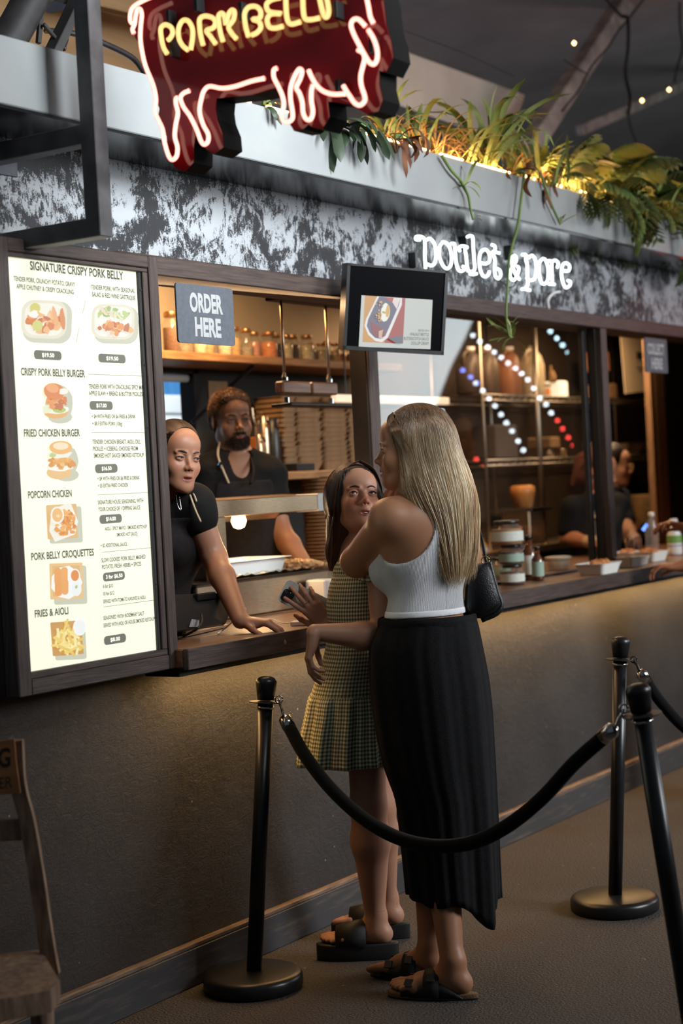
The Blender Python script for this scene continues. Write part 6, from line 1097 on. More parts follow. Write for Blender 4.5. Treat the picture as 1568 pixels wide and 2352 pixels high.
for an, Mf, q in ((anN, MN, 0), (anF, MF, 1)):
    s_ = sandal('sandal', an, Mf, M['cork'], .024, 2); obj('outsole', loft([xf((A([(x*k, y, 0) for x, y in OUT]), []), Mf, an+up3*z)[0] for k, z in ((1.0, -.018), (1.03, -.0165), (1.03, -.012), (1.01, -.0115))], True), M['soleblk'], s_, True)
    s_['label'] = 'cork footbed sandal with two black buckled straps'
    for y0, y1, h in ((.105, .140, .050), (.035, .080, .078)):
        st = obj('sandal_strap', strapgeo(an, Mf, y0, y1, h, .040), M['strap'], s_, True); md = st.modifiers.new('t', 'SOLIDIFY'); md.thickness = .002
        for sx in (1, -1): c = an+Mf @ A([sx*.034, (y0+y1)/2, h*.62]); obj('buckle', xf(box((-.012, -.012, -.002), (.012, .012, .002), .001), Mf @ A([[0, 0, sx], [1, 0, 0], [0, 1, 0]]).T if 0 else np.stack([Mf[:, 1], up3*.8-Mf[:, 0]*.6*sx, Mf[:, 0]*.8*sx+up3*.6], 1), c), M['darksteel'], s_)
for an, Mf in ((anN, MN), (anF, MF)):
    for sx in (1, -1):
        ys = np.linspace(-.035, .150, 12); lo_ = [an+Mf @ A([sx*.037*(1-.12*(y > .12)), y, -.010]) for y in ys]; hi_ = [an+Mf @ A([sx*(.037-.006*max(0, h-.02)/.03)*(1-.12*(y > .12)), y, h]) for y, h in zip(ys, np.interp(ys, [-.035, .0, .03, .08, .092, .105, .140, .150], [-.006, .016, .036, .036, .016, .022, .020, .004]))]
        u_ = obj('side_leather', (lo_+hi_, [(i, i+1, 13+i, 12+i) for i in range(11)]), M['strap'], rB, True); md = u_.modifiers.new('t', 'SOLIDIFY'); md.thickness = .003
# blonde hair volume and strands
hv = Sdf(); hv.at(hB, MH).ell((0, -.028, .038), (.088, .104, .092), .02).ell((0, -.055, -.04), (.082, .080, .11), .05)
for sx in (1, -1): hv.cone((sx*.066, -.005, .03), (sx*.070, -.025, -.13), .022, .022, .02)
bk = [B(998, 1120, -.03), B(1018, 1180, -.055), B(1028, 1240, -.068), B(1037, 1285, -.072)]
hv.at(bk[0], basis(CF)).ell((0, 0, 0), (.108, .080, .11), .06); hv.at(bk[1], basis(CF)).ell((0, 0, 0), (.100, .058, .10), .05); hv.at(bk[2], basis(CF)).ell((0, 0, 0), (.074, .038, .07), .04); hv.at(bk[3]+up3*.03, basis(CF)).ell((0, 0, 0), (.046, .016, .03), .03)
hv.at(hB, MH).ell((0, .125, -.035), (.125, .100, .122), .012, 's')
V, Q = polygonise(hv.p, *bounds(hv.p), .006)
def hcol(z): t = np.clip((1.68-z)/.28, 0, 1)[:, None]; return A([.085, .050, .028])*(1-t)+A([.46, .32, .19])*t
hairB = obj('hair', (V, Q), hairmat('hair_base'), rB, True, col=hcol(V[:, 2])*.7)
def colB(q, g):
    t = np.clip((hB[2]+.09-q[:, 2])/.20+g.normal(0, .12), 0, 1)[:, None]; k_ = q[-1]-hB; an_ = (k_ @ CR)*46+(k_ @ CF)*20; u_ = .5+.5*math.sin(an_*2.1+1.3*math.sin(an_*.9)); pr_ = A([.20+.2*(1-u_), .30, .12+.45*u_, .05+.35*(1-u_)]); b = g.choice([0, 1, 2, 3], p=pr_/pr_.sum()); e = A([(.70, .44, .22), (.92, .65, .38), (1.0, .88, .62), (.34, .18, .09)][b]); return (A([.125, .062, .030])*g.uniform(.7, 1.4)*(1-t)+e*g.uniform(.85, 1.1)*t)
ax_ = lambda z: np.stack([np.interp(z, [bk[3][2], bk[1][2], bk[0][2], hB[2]-.02, hB[2]+.1], [p[i] for p in (bk[3], bk[1], bk[0], hB-MH[:, 1]*.04, hB-MH[:, 1]*.03)]) for i in range(3)], 1)
strands('hair_strand', hairB, M['hair'], *(lambda r: (r[0], .0011, r[1]))(long_hair(rB, hv, ax_, MH, (hB[2]+.118, bk[3][2]-.02), 3800, None, colB, az=(math.radians(35), math.radians(325)), seed=5, ext=(.16, .07))))
# crown strands combed from the parting
def crown(name, o, M, hv, parent, K, colf, zmin, part=0.0, seed=1, fr=(.085, .10), r=.0011, front=.062):
    g = np.random.default_rng(seed); out = []; cols = []; m_ = 14
    for k in range(K):
        y0 = g.uniform(-.10, front); s = g.choice([-1, 1]); P = []
        a1 = g.uniform(.9, 1.9)
        for t in np.linspace(0, 1, m_): a = t*a1; P.append((part+s*.105*math.sin(a), y0-.10*t*t*.6+(.0), .04+.10*math.cos(a)))
        P = A(o)+A(P) @ np.asarray(M).T
        for it in range(6):
            d = sdf(P, hv.p); e = 1e-3; G = np.stack([(sdf(P+np.eye(3)[i]*e, hv.p)-d)/e for i in range(3)], 1); P = P-G*(d-.0018)[:, None]/(np.linalg.norm(G, axis=1)**2+1e-6)[:, None]
        out.append(P); cols.append(colf(P, g))
    return strands(name, parent, M['hair'] if 0 else globals()['M']['hair'], A(out), r, A(cols))
crown('hair_strand', hB, MH, hv, hairB, 700, colB, 0, .0, 2)
def project(L, o, Mm_, hv_, sc_=1.0, off=.0022):
    h = Sdf(); head(h, o, Mm_, sc_=sc_); pr = h.p+[q for q in hv_.p if q[1] == 'u']; L = A(L); P = L.reshape(-1, 3).copy()
    for it in range(5): d = sdf(P, pr); e = 1e-3; G = np.stack([(sdf(P+np.eye(3)[i]*e, pr)-d)/e for i in range(3)], 1); P = P-G*np.minimum(d-off, .02)[:, None]/(np.linalg.norm(G, axis=1)**2+1e-6)[:, None]
    P = P.reshape(L.shape); 
    for it in range(2): P[:, 1:-1] = (P[:, :-2]+2*P[:, 1:-1]+P[:, 2:])/4
    return P+np.random.default_rng(3).uniform(0, .003, (len(L), 1, 1))*0
lk = []
lc = []
g_ = np.random.default_rng(9)
for k in range(90):   # front lock swept from the parting to behind the cheek
    a = g_.uniform(-1, 1); s0 = A([.010+.02*g_.random(), .055+.010*a, .112]); pts = [s0, (.048, .052+.014*a, .085), (.070, .030+.018*a, .045), (.078, .006+.014*a, .0), (.080, -.008+.012*a, -.06), (.080, -.018+.012*a, -.13)]
    P = smooth_path(A(hB)+A(pts) @ MH.T, 4)+g_.normal(0, .0015, 3); lk.append(P); lc.append(colB(P, g_)*1.1)
strands('hair_lock', hairB, M['hair'], project(lk, hB, MH, hv), .0012, A(lc))
# handbag on her right side
bg = thing('handbag', 'black leather shoulder bag under the blonde woman\'s right arm', 'bag', tuple(B(1108, 1420, .06)))
def bagring(t, e=0): return [B(px, py, dd) for px, py, dd in ()]
def bag_outline(k, dd): 
    c = B(1105, 1350, 0); o = [B(*p) for p in ((1078, 1322), (1095, 1300), (1122, 1290), (1132, 1320), (1143, 1360), (1152, 1388), (1140, 1405), (1105, 1422), (1078, 1420), (1068, 1395), (1070, 1350))]; c = sum(o)/len(o); return A([c+(p-c)*k+CF*dd for p in o])
obj('bag_body', loft([bag_outline(.80, -.005), bag_outline(.97, .005), bag_outline(1.0, .02), bag_outline(1.0, .065), bag_outline(.96, .08), bag_outline(.8, .09)], True), M['leather'], bg, True)
obj('gusset', tube(smooth_path([B(1122, 1288, .04), B(1130, 1320, .035), B(1141, 1360, .035), B(1150, 1388, .035), B(1140, 1408, .03), B(1105, 1424, .03)], 5), .009, 8), M['leather'], bg, True)
obj('zip', tube(smooth_path([B(1116, 1296, .01), B(1124, 1330, .006), B(1133, 1365, .006), B(1140, 1390, .006)], 5), .0022, 6), M['gold'], bg, True)
obj('bag_strap', tube(smooth_path([B(1085, 1195, .02), B(1099, 1215, .02), B(1106, 1240, .03), B(1112, 1270, .035), B(1118, 1296, .035)], 5), .0048, 8), M['leather'], bg, True)
obj('strap_ring', tube([B(1114, 1287, .025)+.012*(math.cos(a)*CR+math.sin(a)*up3) for a in np.linspace(0, 6.28, 15)], .0022, 6), M['gold'], bg, True); obj('stud', lathe([(.002, -.004), (.006, 0), (.002, .004)], 10, B(1122, 1310, .018)), M['gold'], bg)
# ---------------------------------------------------------------- brunette woman
DG = 5.20; tg_ = math.radians(25); fG = -CR*math.cos(tg_)-CF*math.sin(tg_); MG = basis(fG); lG = MG[:, 0]
tG = zat(825, 2185, 0); rG = thing('person', 'brown haired woman in a green gingham dress holding a phone', 'person', (tG[0], tG[1], 0))
def G_(px, py, dd=0): return at(px, py, d=DG+dd)
hG = G_(817, 1150, 0.02); g = -CF*.93+CR*.30+up3*.30; MHG = basis(g, up3+CR*.06)
pel, wai, che, nek = G_(822, 1560), G_(820, 1450), G_(822, 1335), G_(835, 1238, .03)
S = Sdf(); S.at(pel, MG).ell((0, 0, 0), (.118, .085, .10), .05); S.at(wai, MG).ell((0, 0, 0), (.098, .072, .12), .06); S.at(che, MG).ell((0, -.01, .0), (.105, .075, .14), .06)
shL, shR = G_(872, 1268, -.10), G_(800, 1262, .12); S.at((0, 0, 0)).cone(nek+A([0, 0, -.02]), shL, .048, .048, .05).cone(nek+A([0, 0, -.02]), shR, .048, .048, .05).cone(nek+A([0, 0, -.04]), hG-MHG[:, 1]*.03+A([0, 0, -.06]), .050, .044, .03)
elL, wrL = G_(884, 1464, -.20), G_(722, 1452, -.25); elR, wrR = G_(800, 1450, .09), G_(752, 1438, -.02)
limb(S, shL, elL, wrL, (.048, .041, .041, .0245), .03); limb(S, shR, elR, wrR, (.044, .036, .036, .024), .03)
yL = nrm(-up3*.93-CR*.22+CF*.1); zL = nrm(-CR-yL*(-CR @ yL)); ML = np.stack([np.cross(yL, zL), yL, zL], 1); hand(S, wrL+yL*.002-CR*.004, ML, curls=((14, 20, 14), (20, 26, 18), (28, 30, 22), (34, 34, 24)), spread=(6, 0, -3, -8), thumb=(25, 15, 10), sc_=.92)
hb_ = len(S.p)
yR = nrm(up3*.80-CR*.60); zR = -CF; xR = -np.cross(yR, zR); MR = np.stack([xR, yR, zR], 1); hand(S, wrR, MR, curls=((-4, 12, 8), (2, 18, 12), (6, 22, 14), (10, 26, 16)), spread=(16, 2, -5, -11), thumb=(40, 15, 10), sc_=.92)
head(S, hG, MHG, mouth=.9, sc_=.98)
foN = nrm((zat(745, 2185, 0)-zat(885, 2182, 0))*A([1, 1, 0])); anN = zat(866, 2200, 0)+up3*.052; anF = zat(893, 2155, 0)+up3*.052; foF = nrm(foN+CF*.04); MN = np.stack([np.cross(foN, up3), foN, up3], 1); MF = np.stack([np.cross(up3, foF), foF, up3], 1)
knN, knF = G_(846, 1850, -.05), G_(868, 1848, .10); limb(S, G_(838, 1620, -.06), knN, anN+up3*.085, (.064, .055, .060, .031), .04); limb(S, G_(835, 1620, .07), knF, anF+up3*.085, (.062, .054, .057, .031), .04); foot(S, anN, MN, sc_=.93); foot(S, anF, MF, sc_=.93)
fig(rG, 'body', S, M['skinB'], hG, MHG, (.50, .255, .165), [zone(hG, .122, .0024), zone(wrL+yL*.06, .115, .0026), zone(wrR+yR*.06, .125, .0026), (anN-A([.20, .20, .02]), anN+A([.20, .20, .10]), .004)], .0065, flush=.3)
eyes(rG, hG, MHG, .98, look=(-.30, .22), iris=(.06, .085, .10)); brows(rG, hG, MHG, M['browd'], .98)
obj('teeth', tube(smooth_path([A(hG)+MHG @ A(p) for p in ((-.011, .080, -.0655), (0, .0855, -.0655), (.011, .080, -.0655))], 4), .0019, 6), mat('teeth', (.75, .7, .62), .3), rG, True)
obj('earring', tube([A(hG)+MHG @ A([-.078, -.002, -.038-.007])+.006*(math.cos(a)*CR+math.sin(a)*up3) for a in np.linspace(0, 6.28, 13)], .0012, 6), M['chrome'], rG, True)
foldG = lambda t: math.sin(11*t+.6)*.6+math.sin(23*t)*.3+.3*math.sin(5*t+2)
cloth('dress_skirt', [(1590, 712, 896), (1602, 706, 900), (1640, 699, 905), (1680, 690, 908), (1720, 683, 912), (1748, 680, 915)], DG, [.150, .156, .162, .168, .172, .175], M['ging'], rG, 150, foldG, [.02, .05, .065, .075, .085, .09], circ=1.15)
cloth('dress_bodice', [(1316, 764, 882), (1345, 754, 888), (1400, 747, 889), (1450, 752, 888), (1500, 744, 890), (1560, 723, 893), (1592, 713, 896)], DG, [.090, .112, .122, .120, .130, .142, .149], M['ging'], rG, 120, foldG, [.0, .0, .002, .006, .008, .012, .015], circ=.84)
S2 = Sdf(); S2.at((0, 0, 0)).cone(G_(840, 1268, -.03), G_(878, 1292, -.11), .062, .066, .04).cone(shL+up3*.01, shL+(elL-shL)*.42, .060, .064, .03).ell(G_(824, 1322), (.084, .084, .075), .05).cone(G_(820, 1275, .06), shR, .055, .055, .04); S2.plane(shL+(elL-shL)*.46, elL-shL, .003); S2.plane(G_(822, 1330), (0, 0, -1), .003); S2.at(hG-up3*.16+MHG[:, 1]*.0, MHG).ell((0, .05, -.0), (.075, .10, .11), .008, 's')
shell('dress_yoke', S2, M['ging'], rG, .006, (G_(835, 1300), MG, .115))
P = smooth_path([G_(x, y, -.02) for x, y in ((800, 1283), (778, 1310), (762, 1345), (756, 1390), (754, 1430), (757, 1470))], 6); obj('button_placket', ribbon(P, [.010]*len(P), CF, .0), mat('rust_gingham', (.36, .22, .12), .85, col2=(.20, .15, .09), nscale=90), rG, True); obj('dark_piping', tube(P+CR*.010, .0022, 6), M['tee'], rG, True)
for an, Mf in ((anN, MN), (anF, MF)):
    s_ = obj('platform_slide', loft([an+(A([(x*1.02*k, y*.97, z) for x, y in OUT]) @ Mf.T) for k, z in ((.94, -.052), (1.0, -.049), (1.02, -.03), (1.02, -.006), (.97, .000))], True), M['soleblk'], rG, True, label='black platform slide with one wide strap'); st = obj('slide_strap', strapgeo(an, Mf, .030, .125, .080, .040), M['strap'], s_, True); md = st.modifiers.new('t', 'SOLIDIFY'); md.thickness = .002
hv = Sdf(); hv.at(hG, MHG, .98).ell((0, -.022, .040), (.084, .101, .090), .02).ell((0, -.055, -.03), (.080, .07, .11), .05)
for sx in (1, -1): hv.cone((sx*.064, .000, .05), (sx*.073, .004, -.03), .022, .018, .03)
lk_ = [G_(790, 1180, .02), G_(778, 1225, .03), G_(767, 1265, .03), G_(766, 1305, .03)]; hv.at((0, 0, 0)).cone(lk_[0], lk_[1], .030, .030, .03).cone(lk_[1], lk_[2], .028, .022, .02).cone(lk_[2], lk_[3], .022, .012, .02); hv.cone(G_(862, 1160, .06), G_(885, 1260, .10), .045, .030, .04)
hv.at(hG, MHG, .98).ell((0, .115, -.052), (.063, .088, .122), .010, 's')
V, Q = polygonise(hv.p, *bounds(hv.p), .005); hairG = obj('hair', (V, Q), mat('brunette_base', (.035, .018, .011), .5), rG, True)
def colG(q, g): t = np.clip((hG[2]-q[:, 2])/.15, 0, 1)[:, None]; return A([.040, .021, .013])*g.uniform(.6, 1.6)*(1-t)+A([.16, .065, .030])*g.uniform(.5, 1.3)*t
ax2 = lambda z: np.stack([np.interp(z, [lk_[3][2], lk_[1][2], lk_[0][2], hG[2]-.02, hG[2]+.1], [p[i] for p in (lk_[3], lk_[1], lk_[0]+MHG[:, 0]*.0, hG-MHG[:, 1]*.03, hG-MHG[:, 1]*.02)]) for i in range(3)], 1)
r_ = long_hair(rG, hv, ax2, MHG, (hG[2]+.10, lk_[3][2]-.01), 1500, None, colG, az=(0, 2*math.pi), seed=8); strands('hair_strand', hairG, M['hair'], r_[0], .0011, r_[1]); crown('hair_strand', hG, MHG, hv, hairG, 900, colG, 0, 0, 4, front=.075)
lk = []; lc = []
for k in range(220):
    sx = g_.choice([-1, 1]); a = g_.uniform(-1, 1); pts = [(0.002*sx, .066+.010*a, .112), (sx*.045, .060+.012*a, .088), (sx*.071, .040+.014*a, .045), (sx*.081, .020+.015*a, -.005), (sx*.083, .004+.014*a, -.06)]
    P = smooth_path(A(hG)+A(pts)*.98 @ MHG.T, 4); 
    if sx < 0: P = np.vstack([P, lk_[2]+g_.normal(0, .010, 3)+(P[-1]-P[-1]), lk_[3]+g_.normal(0, .012, 3)-up3*.02*g_.random()]); P = smooth_path(P[::3], 3)
    t = np.linspace(0, len(P)-1, 20); i0 = np.clip(t.astype(int), 0, len(P)-2); P = P[i0]*(1-(t-i0)[:, None])+P[i0+1]*(t-i0)[:, None]; lk.append(P); lc.append(colG(P, g_))
strands('hair_lock', hairG, M['hair'], A(lk), .0012, A(lc))
# phone in her right hand
ax1 = nrm(B(0, 0)*0+(G_(748, 1404)-G_(645, 1352))); ax1 = nrm(ax1-CF*(ax1 @ CF)); ay1 = np.cross(CF, ax1); ay1 = ay1 if ay1[2] > 0 else -ay1; pc = wrR+(at(697, 1380, d=depth(wrR))-wrR)+CF*.020
ph = thing('phone', 'phone in a pale marbled case with a black camera block', 'phone', tuple(pc)); obj('case', slab(rrect(pc, ax1, ay1, .150, .076, .012), CF, .010), mat('marbled_case', (.55, .57, .48), .35, 0, col2=(.72, .70, .62), nscale=26), ph, True if 0 else False)
cb = pc-ax1*.052+ay1*-.010-CF*.0002; cbo = obj('camera_block', slab(rrect(cb, ax1, ay1, .036, .038, .010), -CF, .0025), M['satin'], ph)
for a, b in ((-.009, .009), (.009, .009), (0, -.009)): obj('lens', xf(cyl(.0065, .002, (0, 0, 0), 14, .0004), np.stack([ax1, ay1, -CF], 1), cb+ax1*a+ay1*b-CF*.0024), mat('lens_glass', (.02, .02, .03), .1, spec=.9), cbo)
for k in range(3): c = pc+ay1*.038+ax1*(-.035+.018*k)+CF*.004; obj('side_button', xf(box((-.006, -.0015, -.002), (.006, .0015, .002), .0005), np.stack([ax1, ay1, CF], 1), c), M['satin'], ph)
obj('finger_ring', tube([S.w((0, 0, 0))*0+wrR+MR @ (A([.004+.0095*math.cos(a), .107, .002+.0095*math.sin(a)])*.92) for a in np.linspace(0, 6.28, 15)], .0011, 6), M['gold'], rG, True)
# ---------------------------------------------------------------- bearded man behind the counter
DM = 6.60; fM = -CF*.95+CR*.25; MM = basis(fM); hM = at(532, 966, d=DM); MHM = basis(-CF*.92+CR*.38+up3*-.02, up3-CR*.03); rM = thing('person', 'bearded man in a black tee and apron behind the counter', 'person', (at(555, 1300, d=DM)[0], at(555, 1300, d=DM)[1], .11))
def Mm(px, py, dd=0): return at(px, py, d=DM+dd)
pel, wai, che, nek = Mm(570, 1345), Mm(565, 1270), Mm(553, 1165), Mm(543, 1062)
S = Sdf(); S.at(pel, MM).ell((0, 0, 0), (.16, .11, .12), .05); S.at(wai, MM).ell((0, 0, 0), (.150, .10, .14), .06); S.at(che, MM).ell((0, 0, 0), (.175, .115, .18), .07); shL, shR = Mm(610, 1094, .03), Mm(482, 1094, -.03); S.at((0, 0, 0)).cone(nek, shL, .062, .058, .06).cone(nek, shR, .062, .058, .06).cone(nek+A([0, 0, -.03]), hM-MHM[:, 1]*.02-up3*.06, .066, .058, .03); S.ell(shL, (.07, .07, .075), .05).ell(shR, (.07, .07, .075), .05)
for sx in (1, -1): S.at((0, 0, 0)).cone(pel+MM[:, 0]*.09*sx, A([(pel+MM[:, 0]*.1*sx)[0], (pel+MM[:, 0]*.1*sx)[1], .16]), .09, .05, .05)
tor = list(S.p); elL, wrL = Mm(645, 1225, -.03), Mm(706, 1306, -.12); elR, wrR = Mm(462, 1225, -.05), Mm(478, 1318, -.16); limb(S, shL, elL, wrL, (.056, .044, .044, .030), .03); limb(S, shR, elR, wrR, (.056, .044, .044, .030), .03); arms = S.p[len(tor):]
head(S, hM, MHM, True)
fig(rM, 'body', S, M['skinB'], hM, MHM, (.38, .175, .10), [zone(hM, .125, .0028)], .008, beard=(.035, .018, .012), flush=.1); eyes(rM, hM, MHM, look=(.05, .0), iris=(.05, .06, .06)); brows(rM, hM, MHM, M['browd'], th=1.5)
Sg = Sdf(); dY = nrm(wrL-elL); hand(Sg, wrL, np.stack([np.cross(dY, -CF), dY, -CF+dY*(CF @ dY)], 1), curl=(25, 30, 20)); Sg.off(.0012); shell('glove', Sg, M['glove'], rM, .0035)
Sg = Sdf(); dY = nrm(wrR-elR); hand(Sg, wrR, np.stack([-np.cross(dY, -CF), dY, -CF+dY*(CF @ dY)], 1), curl=(30, 35, 25)); Sg.off(.0012); shell('glove', Sg, M['glove'], rM, .004)
S2 = Sdf(); S2.p = list(tor)+[('c', 'u', .03, shL, shL+(elL-shL)*.55, .064, .060), ('c', 'u', .03, shR, shR+(elR-shR)*.55, .064, .060)]; S2.off(.008); S2.plane(shL+(elL-shL)*.52, elL-shL, .004).plane(shR+(elR-shR)*.52, elR-shR, .004) if 0 else None; S2.plane(nek+up3*.0, (0, 0, 1), .02) if 0 else None
vn = nek+fM*.10; S2.at((0, 0, 0)).cone(nek+up3*.02, nek+up3*.15, .068, .075, .008, 's').cone(nek+fM*.06, nek+fM*.135+up3*-.075, .052, .006, .006, 's'); S2.plane((0, 0, .20), (0, 0, -1), .003)
tee = shell('tee_shirt', S2, M['tee'], rM, .0075, noise=lambda V: V+np.stack([np.sin(V[:, 2]*60+V[:, 0]*40), np.cos(V[:, 2]*50+V[:, 1]*30), 0*V[:, 0]], 1)*.0025)
S3 = Sdf(); S3.p = list(tor); S3.off(.016); S3.plane(che, -fM, .003).plane(Mm(553, 1105), (0, 0, 1), .004).plane((0, 0, .45), (0, 0, -1), .003); S3.at(che, MM).plane((.135, 0, 0), (1, 0, .25), .004).plane((-.135, 0, 0), (-1, 0, .25), .004); ap = shell('apron', S3, M['apron'], rM, .0075)
obj('apron_strap', tube(smooth_path([Mm(506, 1010, -.02), Mm(500, 1045, -.09), Mm(512, 1080, -.125), Mm(525, 1110, -.13)], 5), .005, 6), M['cord'], ap, True); obj('strap_buckle', lathe([(.004, -.012), (.012, 0), (.004, .012)], 8, Mm(506, 1068, -.13)), M['chrome'], ap)
obj('apron_strap', tube(smooth_path([Mm(572, 1040, -.03), Mm(582, 1080, -.11), Mm(575, 1112, -.135)], 5), .006, 6), M['apron'], ap, True)
hv = Sdf(); hv.at(hM, MHM).ell((0, -.014, .046), (.0775, .094, .080), .02).ell((0, -.04, -.0), (.073, .07, .07), .02).cone((-.035, .050, .086), (.035, .050, .086), .018, .018, .02); hv.ell((0, .125, -.03), (.130, .090, .090), .008, 's'); hv.ell((0, .03, -.065), (.12, .105, .068), .01, 's')
for sx in (1, -1): hv.ell((sx*.078, -.004, -.01), (.02, .024, .036), .006, 's')
V, Q = polygonise(hv.p, *bounds(hv.p), .004); hm = obj('hair', (V, Q), mat('short_hair_base', (.10, .048, .022), .7), rM, True)
def stubble(name, parent, V, K, L, base, sp, seed, comb=None, r=.0008):
    g = np.random.default_rng(seed); i = g.integers(0, len(V), K); p = V[i]+g.normal(0, .0012, (K, 3)); c = V.mean(0); d = p-c; d /= np.linalg.norm(d, axis=1)[:, None]; d = d+g.normal(0, sp, (K, 3))+(A(comb) if comb is not None else 0); d /= np.linalg.norm(d, axis=1)[:, None]; l = g.uniform(.5, 1.2, (K, 1))*L; b = d+g.normal(0, .6, (K, 3))
    P = np.stack([p-d*.002, p+d*l*.5, p+d*l*.8+b*l*.15, p+d*l+b*l*.35], 1); col = np.repeat((A(base)*g.uniform(.5, 1.6, (K, 1)))[:, None], 4, 1); strands(name, parent, M['hair'], P, r, col)
stubble('hair_strand', hm, V[((V-hM) @ MHM)[:, 2] > -.03], 6000, .0075, (.16, .075, .032), .5, 4, MHM[:, 1]*.3)
Sb = Sdf(); Sb.p = [q for q in S.p[len(tor)+len(arms):]]; Vb, Qb = polygonise(Sb.p, hM-.12, hM+.12, .004); Pb = (Vb-hM) @ MHM; mk = (((Pb[:, 0]/.050)**2+((Pb[:, 1]-.075)/.06)**2+((Pb[:, 2]+.090)/.032)**2 < 1)|(((Pb[:, 0]/.026)**2+((Pb[:, 1]-.09)/.03)**2+((Pb[:, 2]+.0545)/.006)**2) < 1))&~((Pb[:, 0]/.020)**2+((Pb[:, 2]+.067)/.0085)**2 < 1)
stubble('beard', rM, Vb[mk], 2600, .007, (.045, .022, .014), .5, 6, -up3*.5, .0006)
# ---------------------------------------------------------------- cashier leaning in from the left
DC = 5.43; rC = thing('person', 'woman in a black tee and apron leaning out beside the menu board', 'person', (at(330, 1300, d=5.62)[0], at(330, 1300, d=5.62)[1], .11))
def C_(px, py, dd=0): return at(px, py, d=DC+dd)
gC = -CF*.80+CR*.58-up3*.13; MHC = basis(gC, up3+CR*.14); hC = C_(404, 1047, .02)
fC = nrm(-CF*.6+CR*.75); MC = basis(fC); pel, wai, che, nek = C_(335, 1420, .16), C_(352, 1330, .15), C_(382, 1235, .12), C_(394, 1150, .08)
S = Sdf(); S.at(pel, MC).ell((0, 0, 0), (.15, .11, .12), .05); S.at(wai, MC).ell((0, 0, 0), (.125, .09, .13), .06); S.at(che, MC).ell((0, 0, 0), (.135, .10, .15), .06).ell((.055, .075, -.03), (.05, .045, .05), .03).ell((-.055, .075, -.03), (.05, .045, .05), .03)
shL, shR = C_(446, 1160, .05), C_(350, 1165, .16); S.at((0, 0, 0)).cone(nek+A([0, 0, -.03]), shL, .050, .046, .05).cone(nek+A([0, 0, -.03]), shR, .050, .046, .05).cone(nek+A([0, 0, -.03]), hC-MHC[:, 1]*.02-MHC[:, 2]*.06, .050, .044, .03); S.ell(shL, (.055, .055, .06), .04).ell(shR, (.055, .055, .06), .04)
for sx in (1, -1): q = pel+MC[:, 0]*.08*sx-fC*.05; S.cone(q, A([q[0], q[1], .17]), .085, .045, .05)
tor = list(S.p); elL = C_(492, 1280, .07); wrL = at(552, 1425, z=1.085); elR, wrR = C_(330, 1300, .05), C_(385, 1390, -.02); limb(S, shL, elL, wrL, (.047, .042, .041, .027), .03); limb(S, shR, elR, wrR, (.045, .038, .037, .025), .03)
yh = nrm(CR*.97-CF*.12-up3*.12); zh = nrm(up3-yh*yh[2]); MhC = np.stack([np.cross(yh, zh), yh, zh], 1); hand(S, wrL+yh*.004, MhC, curls=((26, 22, 12), (28, 24, 12), (28, 24, 12), (26, 24, 12)), spread=(10, 3, -5, -14), thumb=(48, 15, 10)); head(S, hC, MHC, mouth=.8, sc_=.98)
fig(rC, 'body', S, M['skinB'], hC, MHC, (.40, .19, .115), [zone(hC, .122, .0025), zone(wrL+yh*.06, .115, .0027)], .0075); eyes(rC, hC, MHC, .98, look=(.35, -.12), iris=(.06, .05, .04)); brows(rC, hC, MHC, M['browd'], .98)
S2 = Sdf(); S2.p = list(tor)+[('c', 'u', .03, shL, shL+(elL-shL)*.25, .056, .056), ('c', 'u', .03, shR, shR+(elR-shR)*.3, .056, .056)]; S2.off(.007); S2.at((0, 0, 0)).cone(nek+up3*.0+fC*.02, nek+up3*.15, .062, .07, .008, 's'); S2.plane((0, 0, .25), (0, 0, -1), .003); shell('tee_shirt', S2, M['tee'], rC, .007)
S3 = Sdf(); S3.p = list(tor); S3.off(.016); S3.plane(che, -fC, .003).plane(C_(400, 1190), (0, 0, 1), .004).plane((0, 0, .5), (0, 0, -1), .003); S3.at(che, MC).plane((.120, 0, 0), (1, 0, .15), .004).plane((-.12, 0, 0), (-1, 0, .15), .004); ap = shell('apron', S3, M['apron'], rC, .007)
obj('apron_strap', tube(smooth_path([C_(430, 1118, .03), C_(440, 1148, -.03), C_(450, 1175, -.04), C_(461, 1199, -.04)], 5), .0038, 6), M['cord'], ap, True); obj('apron_strap', tube(smooth_path([C_(436, 1122, .03), C_(446, 1138, -.02), C_(451, 1152, -.03)], 5), .0034, 6), M['cord'], ap, True)
obj('necklace', tube(smooth_path([C_(404, 1135, -.045), C_(408, 1160, -.06), C_(416, 1172, -.062), C_(412, 1140, -.05)], 5), .0010, 5), M['chrome'], rC, True)
hv = Sdf(); hv.at(hC, MHC, .98).ell((0, -.018, .038), (.0765, .095, .084), .02).ell((0, -.06, -.02), (.07, .06, .07), .03).ell((.0, -.135, .03), (.038, .038, .038), .02); hv.ell((0, .124, -.036), (.130, .090, .098), .006, 's')
V, Q = polygonise(hv.p, *bounds(hv.p), .0045); hc = obj('hair', (V, Q), mat('dark_bun_base', (.040, .022, .014), .5), rC, True)
def colC(q, g): return np.tile(A([.060, .033, .020])*g.uniform(.5, 2.0), (len(q), 1))
